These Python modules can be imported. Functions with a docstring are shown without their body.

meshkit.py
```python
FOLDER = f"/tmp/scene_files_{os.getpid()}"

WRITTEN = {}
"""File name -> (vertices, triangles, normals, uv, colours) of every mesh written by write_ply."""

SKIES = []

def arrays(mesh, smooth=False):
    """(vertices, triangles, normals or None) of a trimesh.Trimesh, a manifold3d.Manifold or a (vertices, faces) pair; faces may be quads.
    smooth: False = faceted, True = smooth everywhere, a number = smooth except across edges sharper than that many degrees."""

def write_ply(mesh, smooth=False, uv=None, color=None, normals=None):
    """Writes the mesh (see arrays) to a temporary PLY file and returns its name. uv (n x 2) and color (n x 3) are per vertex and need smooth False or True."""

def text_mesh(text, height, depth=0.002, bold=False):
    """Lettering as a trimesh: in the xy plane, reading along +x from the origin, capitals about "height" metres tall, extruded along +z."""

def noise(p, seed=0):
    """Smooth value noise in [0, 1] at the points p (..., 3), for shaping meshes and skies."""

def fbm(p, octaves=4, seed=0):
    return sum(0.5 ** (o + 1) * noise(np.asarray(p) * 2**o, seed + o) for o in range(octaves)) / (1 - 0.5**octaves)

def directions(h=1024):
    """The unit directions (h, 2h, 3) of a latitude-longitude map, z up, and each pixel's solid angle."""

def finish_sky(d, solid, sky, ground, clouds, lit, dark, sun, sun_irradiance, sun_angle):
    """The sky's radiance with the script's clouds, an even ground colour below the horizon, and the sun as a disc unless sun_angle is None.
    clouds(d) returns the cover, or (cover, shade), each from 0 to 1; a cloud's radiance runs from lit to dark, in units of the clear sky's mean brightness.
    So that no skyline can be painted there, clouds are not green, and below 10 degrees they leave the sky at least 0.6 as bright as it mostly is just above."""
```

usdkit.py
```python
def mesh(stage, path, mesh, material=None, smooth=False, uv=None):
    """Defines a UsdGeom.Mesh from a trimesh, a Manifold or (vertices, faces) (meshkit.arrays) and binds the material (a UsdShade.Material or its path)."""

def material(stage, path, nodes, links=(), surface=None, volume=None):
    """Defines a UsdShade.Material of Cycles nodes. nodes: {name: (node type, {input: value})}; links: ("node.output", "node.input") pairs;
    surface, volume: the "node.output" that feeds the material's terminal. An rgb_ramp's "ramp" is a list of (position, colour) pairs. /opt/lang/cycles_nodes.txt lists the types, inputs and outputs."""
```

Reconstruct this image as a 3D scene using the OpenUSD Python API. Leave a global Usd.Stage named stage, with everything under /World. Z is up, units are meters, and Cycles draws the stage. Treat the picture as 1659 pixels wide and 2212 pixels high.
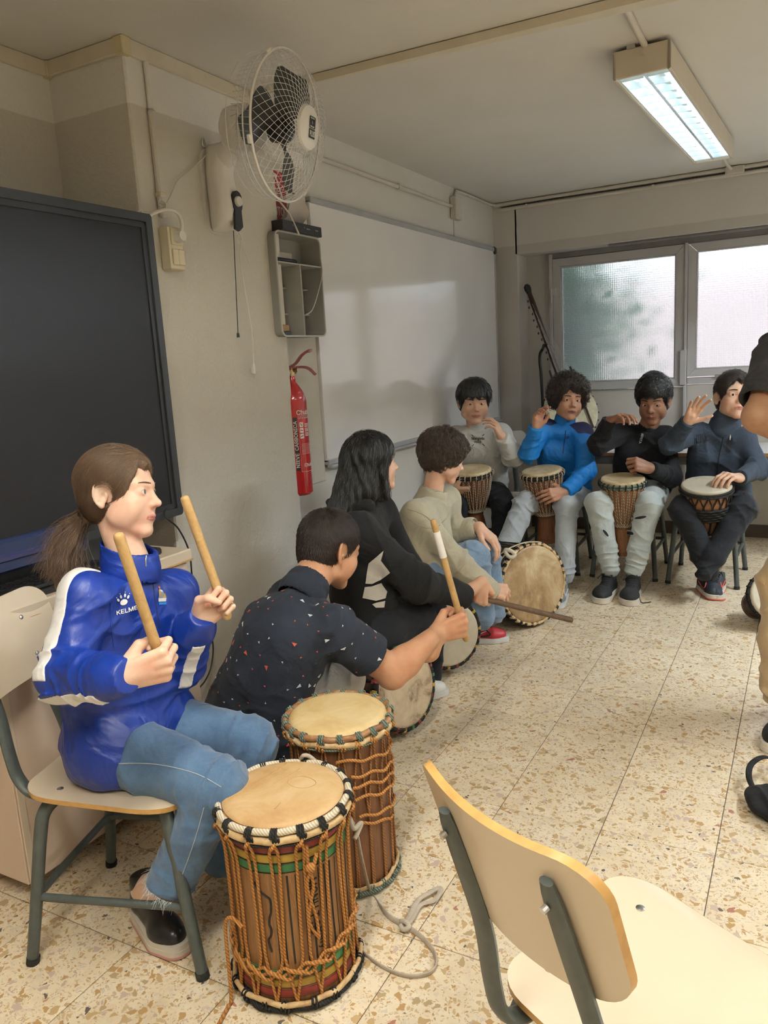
import math
import numpy as np
import trimesh
import usdkit
import meshkit
from pxr import Usd, UsdGeom, UsdLux, UsdShade, Gf, Sdf, Vt
from shapely.geometry import Polygon, Point, box as sbox
from shapely import affinity, union_all

stage = Usd.Stage.CreateInMemory()
UsdGeom.SetStageUpAxis(stage, "Z")
UsdGeom.SetStageMetersPerUnit(stage, 1.0)
world = UsdGeom.Xform.Define(stage, "/World")
PI = math.pi

# ------------------------------------------------------------------ camera
EXPOSURE = 0.0
CAM_R, CAM_U, CAM_B, CAM_P = [(0.8797441, 0.4719035, -0.0579434), (-0.0392957, 0.1936232, 0.9802887), (0.4738209, -0.8601262, 0.1888826), (0.0, 0.0, 1.339011)]
cam = UsdGeom.Camera.Define(stage, "/World/camera")
cam.AddTransformOp().Set(Gf.Matrix4d(*CAM_R, 0, *CAM_U, 0, *CAM_B, 0, *CAM_P, 1))
cam.CreateHorizontalApertureAttr(36.0)
cam.CreateVerticalApertureAttr(48.0)
cam.CreateFocalLengthAttr(36.59128)
cam.CreateClippingRangeAttr(Gf.Vec2f(0.05, 200))
cam.CreateExposureAttr(EXPOSURE)

# ------------------------------------------------------------------ daylight (overcast sky over the courtyard)
SKY = 0.95
dome = UsdLux.DomeLight.Define(stage, "/World/sky")
dome.CreateColorAttr(Gf.Vec3f(0.86, 0.93, 1.0))
dome.CreateIntensityAttr(SKY)
LAMP_FAR = 4.0      # tube emission of the lamp in view (cool white)
LAMP_NEAR = 175.0     # tube emission of the lamps nearer than the frame (warm white)
LAMP_SIDE = 430.0     # the lamp outside the frame on the right (cool white)
COL_FAR = (0.84, 0.93, 1.0)
COL_NEAR = (1.0, 0.94, 0.82)

# ------------------------------------------------------------------ helpers: prims
used = {}


def uname(parent, name):
    key = (parent, name)
    n = used.get(key, 0)
    used[key] = n + 1
    return name if n == 0 else "%s_%03d" % (name, n)


def setd(prim, label=None, cat=None, group=None, kind=None):
    for k, v in (("label", label), ("category", cat), ("group", group), ("kind", kind)):
        if v:
            prim.SetCustomDataByKey(k, v)
    return prim


def thing(name, label=None, cat=None, loc=(0, 0, 0), rz=0.0, group=None, kind=None):
    x = UsdGeom.Xform.Define(stage, "/World/" + uname("/World", name))
    x.AddTranslateOp().Set(Gf.Vec3d(*map(float, loc)))
    if rz:
        x.AddRotateZOp().Set(float(math.degrees(rz)))
    setd(x.GetPrim(), label, cat, group, kind)
    return x.GetPrim()


def path_of(p):
    return str(p.GetPath()) if p is not None else "/World"


def obj(name, mesh, m, parent=None, smooth=False, label=None, cat=None, group=None, kind=None, col=None):
    pp = path_of(parent)
    pr = usdkit.mesh(stage, pp + "/" + uname(pp, name), mesh, m, smooth=smooth)
    if col is not None:
        UsdGeom.PrimvarsAPI(pr).CreatePrimvar("col", Sdf.ValueTypeNames.Color3fArray, "vertex").Set(Vt.Vec3fArray.FromNumpy(np.asarray(col, np.float32)))
    setd(pr.GetPrim(), label, cat, group, kind)
    return pr.GetPrim()


def group_x(name, parent, label=None):
    pp = path_of(parent)
    x = UsdGeom.Xform.Define(stage, pp + "/" + uname(pp, name))
    setd(x.GetPrim(), label)
    return x.GetPrim()


def copy_of(src, loc, rz=0.0, label=None, group=None):
    d = src.GetCustomData()
    base = src.GetName()
    r = thing(base, label or d.get("label"), d.get("category"), loc, rz, group or d.get("group"))
    r.GetReferences().AddInternalReference(src.GetPath())
    r.SetInstanceable(True)
    return r


# ------------------------------------------------------------------ helpers: meshes
cat_ = trimesh.util.concatenate


def V(*a):
    return np.array(a, float)


def nrm(v):
    v = np.asarray(v, float)
    return v / (np.linalg.norm(v) + 1e-12)


def boxm(lo, hi, bev=0.0):
    lo, hi = np.minimum(lo, hi).astype(float), np.maximum(lo, hi).astype(float)
    if bev <= 0:
        b = trimesh.creation.box(hi - lo)
        b.apply_translation((lo + hi) / 2)
        return b
    bev = min(bev, 0.49 * (hi - lo).min())
    pts = []
    for sx in (0, 1):
        for sy in (0, 1):
            for sz in (0, 1):
                c = np.where([sx, sy, sz], hi, lo)
                s = np.where([sx, sy, sz], -1, 1) * bev
                for k in range(3):
                    q = c + s
                    q[k] = c[k]
                    pts.append(q)
    return trimesh.convex.convex_hull(np.array(pts))


def frame_of(t, ref=None):
    t = nrm(t)
    ref = V(0, 0, 1) if ref is None else np.asarray(ref, float)
    if abs(t @ nrm(ref)) > 0.97:
        ref = V(1, 0, 0)
    a = nrm(np.cross(ref, t))
    return a, np.cross(t, a), t


def tube(pts, r, n=10, closed=False, caps=True, prof=None):
    """A swept tube through pts; r number or one per point; prof an (n,2) section instead of a circle."""
    p = np.asarray(pts, float)
    m = len(p)
    if closed:
        t = np.roll(p, -1, 0) - np.roll(p, 1, 0)
    else:
        t = np.gradient(p, axis=0)
    t /= np.linalg.norm(t, axis=1, keepdims=True) + 1e-12
    a, b, _ = frame_of(t[0])
    A, B = [a], [b]
    for i in range(1, m):
        a = a - t[i] * (a @ t[i])
        a = nrm(a)
        A.append(a)
        B.append(np.cross(t[i], a))
    A, B = np.array(A), np.array(B)
    if prof is None:
        ang = np.arange(n) * 2 * PI / n
        prof = np.stack([np.cos(ang), np.sin(ang)], 1)
    n = len(prof)
    r = np.broadcast_to(np.asarray(r, float), (m,))
    v = (p[:, None] + r[:, None, None] * (prof[None, :, :1] * A[:, None] + prof[None, :, 1:] * B[:, None])).reshape(-1, 3)
    f = []
    for i in range(m if closed else m - 1):
        j = (i + 1) % m
        for k in range(n):
            l = (k + 1) % n
            f += [[i * n + k, i * n + l, j * n + l], [i * n + k, j * n + l, j * n + k]]
    if caps and not closed:
        c0, c1 = len(v), len(v) + 1
        v = np.vstack([v, p[0], p[-1]])
        for k in range(n):
            l = (k + 1) % n
            f += [[c0, l, k], [c1, (m - 1) * n + k, (m - 1) * n + l]]
    return trimesh.Trimesh(v, np.array(f), process=False)


def spline(pts, n=8, closed=False):
    p = np.asarray(pts, float)
    m = len(p)
    out = []
    for i in range(m if closed else m - 1):
        g = (lambda k: p[k % m]) if closed else (lambda k: p[min(max(k, 0), m - 1)])
        p0, p1, p2, p3 = g(i - 1), g(i), g(i + 1), g(i + 2)
        for t in np.arange(n) / n:
            out.append(0.5 * (2 * p1 + (p2 - p0) * t + (2 * p0 - 5 * p1 + 4 * p2 - p3) * t * t + (3 * p1 - p0 - 3 * p2 + p3) * t ** 3))
    if not closed:
        out.append(p[-1])
    return np.array(out)


def lathe(prof, n=48, cap=True):
    """prof: list of (radius, z) from bottom to top; axis z."""
    prof = np.asarray(prof, float)
    m = len(prof)
    a = np.arange(n) * 2 * PI / n
    v = np.stack([prof[:, 0, None] * np.cos(a), prof[:, 0, None] * np.sin(a), np.repeat(prof[:, 1, None], n, 1)], -1).reshape(-1, 3)
    f = []
    for i in range(m - 1):
        for k in range(n):
            l = (k + 1) % n
            f += [[i * n + k, i * n + l, (i + 1) * n + l], [i * n + k, (i + 1) * n + l, (i + 1) * n + k]]
    if cap:
        c0, c1 = len(v), len(v) + 1
        v = np.vstack([v, [0, 0, prof[0, 1]], [0, 0, prof[-1, 1]]])
        for k in range(n):
            l = (k + 1) % n
            f += [[c0, l, k], [c1, (m - 1) * n + k, (m - 1) * n + l]]
    return trimesh.Trimesh(v, np.array(f), process=False)


def cyl(a, b, r, n=20, r2=None):
    return tube([a, b], [r, r if r2 is None else r2], n)


def xf(m, M):
    m = m.copy()
    m.apply_transform(M)
    return m


def basis(o, x, y, z):
    M = np.eye(4)
    M[:3, 0], M[:3, 1], M[:3, 2], M[:3, 3] = x, y, z, o
    return M


def rotz(a, o=(0, 0, 0)):
    c, s = math.cos(a), math.sin(a)
    return basis(V(*o), V(c, s, 0), V(-s, c, 0), V(0, 0, 1))


def prism(poly, depth, M=None):
    geoms = getattr(poly, "geoms", [poly])
    m = cat_([trimesh.creation.extrude_polygon(g, depth, engine="earcut") for g in geoms if g.area > 0])
    return m if M is None else xf(m, M)


def rrect(w, h, r, q=6):
    return sbox(-w / 2 + r, -h / 2 + r, w / 2 - r, h / 2 - r).buffer(r, quad_segs=q)


# ------------------------------------------------------------------ helpers: materials
LOOKS = "/World/Looks"
UsdGeom.Scope.Define(stage, LOOKS)


def raw(name, nodes, links, surface):
    return usdkit.material(stage, LOOKS + "/" + name, nodes, links, surface=surface)


def pm(name, color, rough=0.6, color2=None, scale=12.0, bump=0.0, bscale=None, metal=0.0, sheen=0.0, coat=0.0, stretch=None, detail=4.0, sss=0.0, spec=0.5, rnd=0.0, lohi=(0.35, 0.65), obj_space=False, coat_rough=0.05):
    """Noise-varied principled material."""
    c2 = color2 if color2 is not None else tuple(c * 0.86 for c in color)
    nodes = {
        "g": ("texture_coordinate", {}) if obj_space else ("geometry", {}),
        "mp": ("mapping", {"scale": stretch or (1, 1, 1)}),
        "n": ("noise_texture", {"scale": scale, "detail": detail, "roughness": 0.6}),
        "r": ("rgb_ramp", {"ramp": [(lohi[0], c2), (lohi[1], color)]}),
        "p": ("principled_bsdf", {"roughness": rough, "metallic": metal, "sheen_weight": sheen, "coat_weight": coat, "coat_roughness": coat_rough, "subsurface_weight": sss, "subsurface_scale": 0.006, "specular_ior_level": spec}),
    }
    links = [("g.object" if obj_space else "g.position", "mp.vector"), ("mp.vector", "n.vector"), ("n.fac", "r.fac")]
    cur = "r.color"
    if rnd:
        nodes["oi"] = ("object_info", {})
        nodes["mr"] = ("map_range", {"from_min": 0.0, "from_max": 1.0, "to_min": 1.0 - rnd, "to_max": 1.0 + rnd})
        nodes["h"] = ("hsv", {"hue": 0.5, "saturation": 1.0, "value": 1.0, "fac": 1.0})
        links += [("oi.random", "mr.value"), ("mr.result", "h.value"), (cur, "h.color")]
        cur = "h.color"
    links.append((cur, "p.base_color"))
    if bump:
        nodes["bn"] = ("noise_texture", {"scale": bscale or scale * 6, "detail": 5.0, "roughness": 0.6})
        nodes["b"] = ("bump", {"strength": 1.0, "distance": bump})
        links += [("mp.vector", "bn.vector"), ("bn.fac", "b.height"), ("b.normal", "p.normal")]
    return raw(name, nodes, links, "p.BSDF")


def emit(name, color, strength):
    return raw(name, {"e": ("emission", {"color": color, "strength": strength})}, [], "e.emission")


def weave(name, color, color2, scale=400.0, rough=0.85, bump=0.0008, blotch=9.0, sheen=0.3, crease=0.0095):
    """Woven cloth: fine threads over a slow change of tone, with soft crumples in the relief."""
    return raw(name, {
        "g": ("geometry", {}),
        "n": ("noise_texture", {"scale": blotch, "detail": 5.0, "roughness": 0.65}),
        "r": ("rgb_ramp", {"ramp": [(0.33, color2), (0.67, color)]}),
        "w": ("noise_texture", {"scale": scale, "detail": 2.0}),
        "m": ("mix", {"mix_type": "overlay", "fac": 0.35}),
        "cw": ("noise_texture", {"scale": 8.5, "detail": 2.0, "roughness": 0.5, "distortion": 2.0}),
        "cb": ("bump", {"strength": 0.9, "distance": crease}),
        "b": ("bump", {"strength": 0.8, "distance": bump}),
        "p": ("principled_bsdf", {"roughness": rough, "sheen_weight": sheen, "sheen_roughness": 0.5, "specular_ior_level": 0.25}),
    }, [("g.position", "n.vector"), ("g.position", "w.vector"), ("g.position", "cw.vector"), ("n.fac", "r.fac"), ("r.color", "m.color1"), ("w.color", "m.color2"), ("m.color", "p.base_color"), ("cw.fac", "cb.height"), ("cb.normal", "b.normal"), ("w.fac", "b.height"), ("b.normal", "p.normal")], "p.BSDF")


def satin(name, color, color2, rough, crease=0.0105, spec=0.5):
    """Smooth knitted sports cloth with soft crumples."""
    return raw(name, {
        "g": ("geometry", {}), "n": ("noise_texture", {"scale": 7.0, "detail": 4.0}), "r": ("rgb_ramp", {"ramp": [(0.35, color2), (0.65, color)]}),
        "cw": ("noise_texture", {"scale": 8.0, "detail": 2.0, "roughness": 0.45, "distortion": 2.2}), "cb": ("bump", {"strength": 1.0, "distance": crease}),
        "w": ("noise_texture", {"scale": 700.0, "detail": 2.0}), "b": ("bump", {"strength": 0.6, "distance": 0.0005}),
        "p": ("principled_bsdf", {"roughness": rough, "specular_ior_level": spec})},
        [("g.position", "n.vector"), ("n.fac", "r.fac"), ("r.color", "p.base_color"), ("g.position", "cw.vector"), ("cw.fac", "cb.height"), ("cb.normal", "b.normal"), ("g.position", "w.vector"), ("w.fac", "b.height"), ("b.normal", "p.normal")], "p.BSDF")


M = {}

# ================================================================== materials of the room
def paint(name, low, high, zline, bump=0.0012, bscale=55.0):
    """Wall paint in two tones with a hand-painted edge at zline."""
    return raw(name, {
        "g": ("geometry", {}), "s": ("separate_xyz", {}),
        "n": ("noise_texture", {"scale": 7.0, "detail": 4.0}),
        "w": ("math", {"math_type": "multiply_add", "value2": 0.012, "value3": -0.006}),
        "a": ("math", {"math_type": "add"}),
        "c": ("map_range", {"from_min": zline - 0.002, "from_max": zline + 0.002, "to_min": 0.0, "to_max": 1.0, "clamp": True}),
        "n2": ("noise_texture", {"scale": 1.3, "detail": 6.0, "roughness": 0.65}),
        "lo": ("rgb_ramp", {"ramp": [(0.35, tuple(c * 0.95 for c in low)), (0.6, low)]}),
        "hi": ("rgb_ramp", {"ramp": [(0.35, tuple(c * 0.96 for c in high)), (0.6, high)]}),
        "m": ("mix", {}),
        "b1": ("noise_texture", {"scale": bscale, "detail": 4.0, "roughness": 0.55, "distortion": 0.6}),
        "b": ("bump", {"strength": 1.0, "distance": bump}),
        "p": ("principled_bsdf", {"roughness": 0.62, "specular_ior_level": 0.35}),
    }, [("g.position", "s.vector"), ("g.position", "n.vector"), ("n.fac", "w.value1"), ("s.z", "a.value1"), ("w.value", "a.value2"), ("a.value", "c.value"),
        ("g.position", "n2.vector"), ("n2.fac", "lo.fac"), ("n2.fac", "hi.fac"), ("c.result", "m.fac"), ("lo.color", "m.color1"), ("hi.color", "m.color2"), ("m.color", "p.base_color"),
        ("g.position", "b1.vector"), ("b1.fac", "b.height"), ("b.normal", "p.normal")], "p.BSDF")


def terrazzo(name):
    nodes = {
        "g": ("geometry", {}), "oi": ("object_info", {}),
        "of": ("vector_math", {"math_type": "scale", "vector1": (37.0, 53.0, 11.0)}),
        "ad": ("vector_math", {"math_type": "add"}),
        "dn": ("noise_texture", {"scale": 34.0, "detail": 3.0}),
        "ds": ("vector_math", {"math_type": "scale", "scale": 0.028}),
        "p2": ("vector_math", {"math_type": "add"}),
        "base": ("noise_texture", {"scale": 9.0, "detail": 6.0, "roughness": 0.7}),
        "br": ("rgb_ramp", {"ramp": [(0.3, (0.64, 0.53, 0.365)), (0.5, (0.73, 0.625, 0.45)), (0.72, (0.78, 0.70, 0.55))]}),
        "tone": ("map_range", {"from_min": 0.0, "from_max": 1.0, "to_min": 0.94, "to_max": 1.05}),
        "hs": ("hsv", {"hue": 0.5, "saturation": 1.0, "fac": 1.0}),
        "pr": ("principled_bsdf", {"roughness": 0.34, "specular_ior_level": 0.45}),
        "rn": ("noise_texture", {"scale": 3.0, "detail": 4.0}),
        "rr": ("map_range", {"from_min": 0.3, "from_max": 0.7, "to_min": 0.26, "to_max": 0.5}),
    }
    links = [("oi.random", "of.scale"), ("g.position", "ad.vector1"), ("of.vector", "ad.vector2"), ("ad.vector", "dn.vector"), ("dn.color", "ds.vector1"), ("ad.vector", "p2.vector1"), ("ds.vector", "p2.vector2"),
             ("ad.vector", "base.vector"), ("base.fac", "br.fac"), ("oi.random", "tone.value"), ("g.position", "rn.vector"), ("rn.fac", "rr.value"), ("rr.result", "pr.roughness")]
    cur = "br.color"
    layers = [("a", 190.0, 0.66, 0.10), ("b", 95.0, 0.70, 0.11), ("c", 50.0, 0.80, 0.10)]
    ramps = {
        "a": [(0.0, (0.52, 0.37, 0.21)), (0.3, (0.66, 0.53, 0.36)), (0.55, (0.50, 0.38, 0.27)), (0.8, (0.62, 0.55, 0.46))],
        "b": [(0.0, (0.46, 0.285, 0.125)), (0.3, (0.55, 0.41, 0.23)), (0.55, (0.50, 0.38, 0.29)), (0.75, (0.62, 0.54, 0.45)), (0.96, (0.13, 0.11, 0.09))],
        "c": [(0.0, (0.46, 0.29, 0.125)), (0.32, (0.50, 0.35, 0.18)), (0.55, (0.44, 0.33, 0.18)), (0.78, (0.54, 0.42, 0.35)), (0.965, (0.40, 0.18, 0.13))],
    }
    for k, sc, thr, edge in layers:
        nodes["v" + k] = ("voronoi_texture", {"scale": sc, "feature": "f1", "randomness": 1.0})
        nodes["e" + k] = ("voronoi_texture", {"scale": sc, "feature": "distance_to_edge", "randomness": 1.0})
        nodes["s" + k] = ("separate_color", {})
        nodes["t" + k] = ("map_range", {"from_min": thr, "from_max": thr + 0.001, "to_min": 0.0, "to_max": 1.0, "clamp": True})
        nodes["q" + k] = ("map_range", {"from_min": edge, "from_max": edge + 0.02, "to_min": 0.0, "to_max": 1.0, "clamp": True})
        nodes["m" + k] = ("math", {"math_type": "multiply"})
        nodes["r" + k] = ("rgb_ramp", {"ramp": ramps[k], "interpolate": False})
        nodes["x" + k] = ("mix", {})
        links += [("p2.vector", "v%s.vector" % k), ("p2.vector", "e%s.vector" % k), ("v%s.color" % k, "s%s.color" % k), ("s%s.r" % k, "t%s.value" % k), ("e%s.distance" % k, "q%s.value" % k),
                  ("t%s.result" % k, "m%s.value1" % k), ("q%s.result" % k, "m%s.value2" % k), ("s%s.g" % k, "r%s.fac" % k), ("m%s.value" % k, "x%s.fac" % k), (cur, "x%s.color1" % k), ("r%s.color" % k, "x%s.color2" % k)]
        cur = "x%s.color" % k
    links += [(cur, "hs.color"), ("tone.result", "hs.value"), ("hs.color", "pr.base_color")]
    return raw(name, nodes, links, "pr.BSDF")


M["wall"] = paint("wall_paint", (0.60, 0.565, 0.50), (0.74, 0.715, 0.665), 2.21, 0.0034, 62.0)
M["wall_far"] = paint("far_wall_paint", (0.50, 0.475, 0.445), (0.60, 0.575, 0.545), 2.10, 0.0012, 60.0)
M["white_wall"] = pm("white_wall_paint", (0.62, 0.60, 0.56), 0.6, (0.60, 0.58, 0.54),  bump=0.0008, bscale=60)
M["ceiling"] = pm("ceiling_paint", (0.68, 0.655, 0.615), 0.75, (0.64, 0.615, 0.575), scale=1.6, bump=0.0006, bscale=90)
M["terrazzo"] = terrazzo("terrazzo")
M["grout"] = pm("grout", (0.11, 0.09, 0.07), 0.9, scale=30)
M["alu"] = pm("grey_painted_metal", (0.47, 0.46, 0.46), 0.45, (0.42, 0.41, 0.41), scale=5)
M["alu_dark"] = pm("dark_grey_metal", (0.22, 0.21, 0.21), 0.5)
M["panel_grey"] = pm("beige_door_panel", (0.50, 0.47, 0.43), 0.5, scale=3)
M["cream_trim"] = pm("cream_plastic_trim", (0.66, 0.60, 0.48), 0.5, (0.60, 0.54, 0.42), scale=8)
M["conduit"] = pm("painted_conduit", (0.60, 0.56, 0.50), 0.5, (0.54, 0.50, 0.44), scale=8)
M["black_wire"] = pm("black_wire", (0.02, 0.02, 0.02), 0.5)
M["skirting"] = pm("dark_skirting", (0.09, 0.065, 0.05), 0.5, scale=6)
M["steel"] = pm("steel", (0.62, 0.62, 0.62), 0.3, metal=1.0)

XN, XP, XB = -2.33, -1.977, -2.06       # niche wall, pillar face, board wall
YP0, YP1 = 2.04, 2.825                   # pillar
YF, YW = 5.62, 5.83                     # front of the far wall, window plane
ZC = 2.403
XR, YB = 2.7, -2.6                      # right wall, wall behind

# ------------------------------------------------------------------ floor of terrazzo tiles
T = 0.30
floor = thing("floor", "cream terrazzo floor of square tiles with brown stone chips", "floor", kind="structure")
X0, Y0 = -1.0731 - 5 * T, 2.0238 - 5 * T
NX, NY = 12, 18
obj("mortar_bed", boxm((XN - 0.4, YB - 0.2, -0.12), (XR + 0.2, 6.2, -0.0025)), M["grout"], floor, label="dark joint bed under the tiles")


def tile_mesh(w, d, t=0.02, b=0.0009):
    w, d = w / 2, d / 2
    v = []
    for z, i in ((-t, 0.0), (-b, 0.0), (0.0, b)):
        v += [(-w + i, -d + i, z), (w - i, -d + i, z), (w - i, d - i, z), (-w + i, d - i, z)]
    f = [(8, 9, 10, 11)]
    for k in (0, 4):
        for i in range(4):
            j = (i + 1) % 4
            f.append((k + i, k + j, k + 4 + j, k + 4 + i))
    f = np.array(f)
    return trimesh.Trimesh(np.array(v, float), np.vstack([f[:, [0, 1, 2]], f[:, [0, 2, 3]]]), process=False)


rng = np.random.default_rng(3)
tm = tile_mesh(T - 0.0022, T - 0.0022)
for j in range(NY):
    for i in range(NX):
        m = tm.copy()
        m.apply_translation((X0 + (i + 0.5) * T, Y0 + (j + 0.5) * T, rng.uniform(-0.0005, 0.0)))
        obj("tile", m, M["terrazzo"], floor)
XE, YE = X0 + NX * T, Y0 + NY * T
for lo, hi in (((XN - 0.3, YB, -0.02), (X0, 6.1, 0)), ((XE, YB, -0.02), (XR, 6.1, 0)), ((X0, YB, -0.02), (XE, Y0, 0)), ((X0, YE, -0.02), (XE, 6.1, 0))):
    obj("floor_slab", boxm(lo, hi), M["terrazzo"], floor)

# ------------------------------------------------------------------ walls and ceiling
obj("ceiling", boxm((XN - 0.4, YB - 0.2, ZC), (XR + 0.2, YF + 0.4, ZC + 0.15)), M["ceiling"], label="plain grey-white painted ceiling", cat="ceiling", kind="structure")
wl = thing("wall_left", "greige painted left wall with a projecting pillar and a paler band on top", "wall", kind="structure")
obj("niche", boxm((XN - 0.2, YB - 0.2, -0.02), (XN, YP0 + 0.1, ZC + 0.01)), M["wall"], wl)
obj("pillar", boxm((XN - 0.2, YP0, -0.02), (XP, YP1, ZC + 0.01), 0.006), M["wall"], wl, label="projecting wall pillar carrying the fan")
obj("recess", boxm((XN - 0.2, YP1 - 0.1, -0.02), (XB, YF + 0.1, ZC + 0.01)), M["white_wall"], wl, label="white wall behind the whiteboard")
obj("chase", boxm((XB - 0.02, YP1 - 0.05, 0.79), (XB + 0.0125, 3.155, ZC), 0.003), M["wall"], wl, label="boxed-in strip behind the fire extinguisher")
wf = thing("wall_far", "grey painted far wall with a lintel over the windows", "wall", kind="structure")
obj("column", boxm((XB - 0.3, YF, -0.02), (-1.881, YF + 0.5, ZC + 0.01), 0.004), M["wall_far"], wf)
obj("lintel", boxm((-1.9, YF, 2.035), (XR + 0.1, YF + 0.5, ZC + 0.01), 0.004), M["wall_far"], wf)
obj("reveal", boxm((-1.9, YW, -0.02), (-1.705, YW + 0.2, 2.04)), M["wall_far"], wf)
obj("infill", boxm((1.75, YW, -0.02), (XR + 0.1, YW + 0.2, 2.04)), M["wall_far"], wf)
obj("wall_right", boxm((XR, YB - 0.2, -0.02), (XR + 0.2, YF + 0.4, ZC + 0.01)), M["wall"], label="plain painted wall outside the frame on the right", cat="wall", kind="structure")
obj("wall_near", boxm((XN - 0.3, YB - 0.2, -0.02), (XR + 0.1, YB, ZC + 0.01)), M["wall"], label="plain painted wall behind the viewer", cat="wall", kind="structure")
obj("baseboard_far", boxm((-1.88, YW - 0.02, 0), (XR, YW + 0.01, 0.09), 0.003), M["skirting"], label="dark brown skirting under the windows", cat="skirting board", kind="structure")

# ------------------------------------------------------------------ windows: three leaves with reeded glass
M["pane"] = raw("reeded_glass", {
    "g": ("geometry", {}), "s": ("separate_xyz", {}),
    "a": ("math", {"math_type": "multiply", "value2": 2 * PI / 0.0145}), "b": ("math", {"math_type": "multiply", "value2": 2 * PI / 0.0145}),
    "sa": ("math", {"math_type": "sine"}), "sb": ("math", {"math_type": "sine"}),
    "ad": ("math", {"math_type": "add"}),
    "n": ("noise_texture", {"scale": 140.0, "detail": 2.0}),
    "h": ("math", {"math_type": "multiply_add", "value2": 0.6}),
    "bp": ("bump", {"strength": 1.0, "distance": 0.0011}),
    "gl": ("glass_bsdf", {"roughness": 0.20, "IOR": 1.45, "color": (0.97, 0.99, 1.0)}),
    "tr": ("translucent_bsdf", {"color": (0.86, 0.87, 0.90)}),
    "mx": ("mix_closure", {"fac": 0.16}),
}, [("g.position", "s.vector"), ("s.x", "a.value1"), ("s.z", "b.value1"), ("a.value", "sa.value1"), ("b.value", "sb.value1"), ("sa.value", "ad.value1"), ("sb.value", "ad.value2"),
    ("g.position", "n.vector"), ("n.fac", "h.value1"), ("ad.value", "h.value3"), ("h.value", "bp.height"), ("bp.normal", "gl.normal"),
    ("gl.BSDF", "mx.closure1"), ("tr.BSDF", "mx.closure2")], "mx.closure")


def bars(name, lo, hi, w, dep, parent, m, mitre=True):
    """Four mitred frame bars round the opening lo-hi (x, z), w wide outwards, from y=dep[0] to dep[1]."""
    (x0, z0), (x1, z1) = lo, hi
    o = [(x0 - w, z0 - w), (x1 + w, z0 - w), (x1 + w, z1 + w), (x0 - w, z1 + w)]
    i = [(x0, z0), (x1, z0), (x1, z1), (x0, z1)]
    for k in range(4):
        l = (k + 1) % 4
        quad = Polygon([o[k], o[l], i[l], i[k]])
        pr = trimesh.creation.extrude_polygon(quad.buffer(-0.0006), dep[1] - dep[0], engine="earcut")
        vv = pr.vertices.copy()
        pr.vertices = np.stack([vv[:, 0], dep[1] - vv[:, 2], vv[:, 1]], 1)
        pr.invert() if pr.volume < 0 else None
        obj(name, pr, m, parent)


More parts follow.
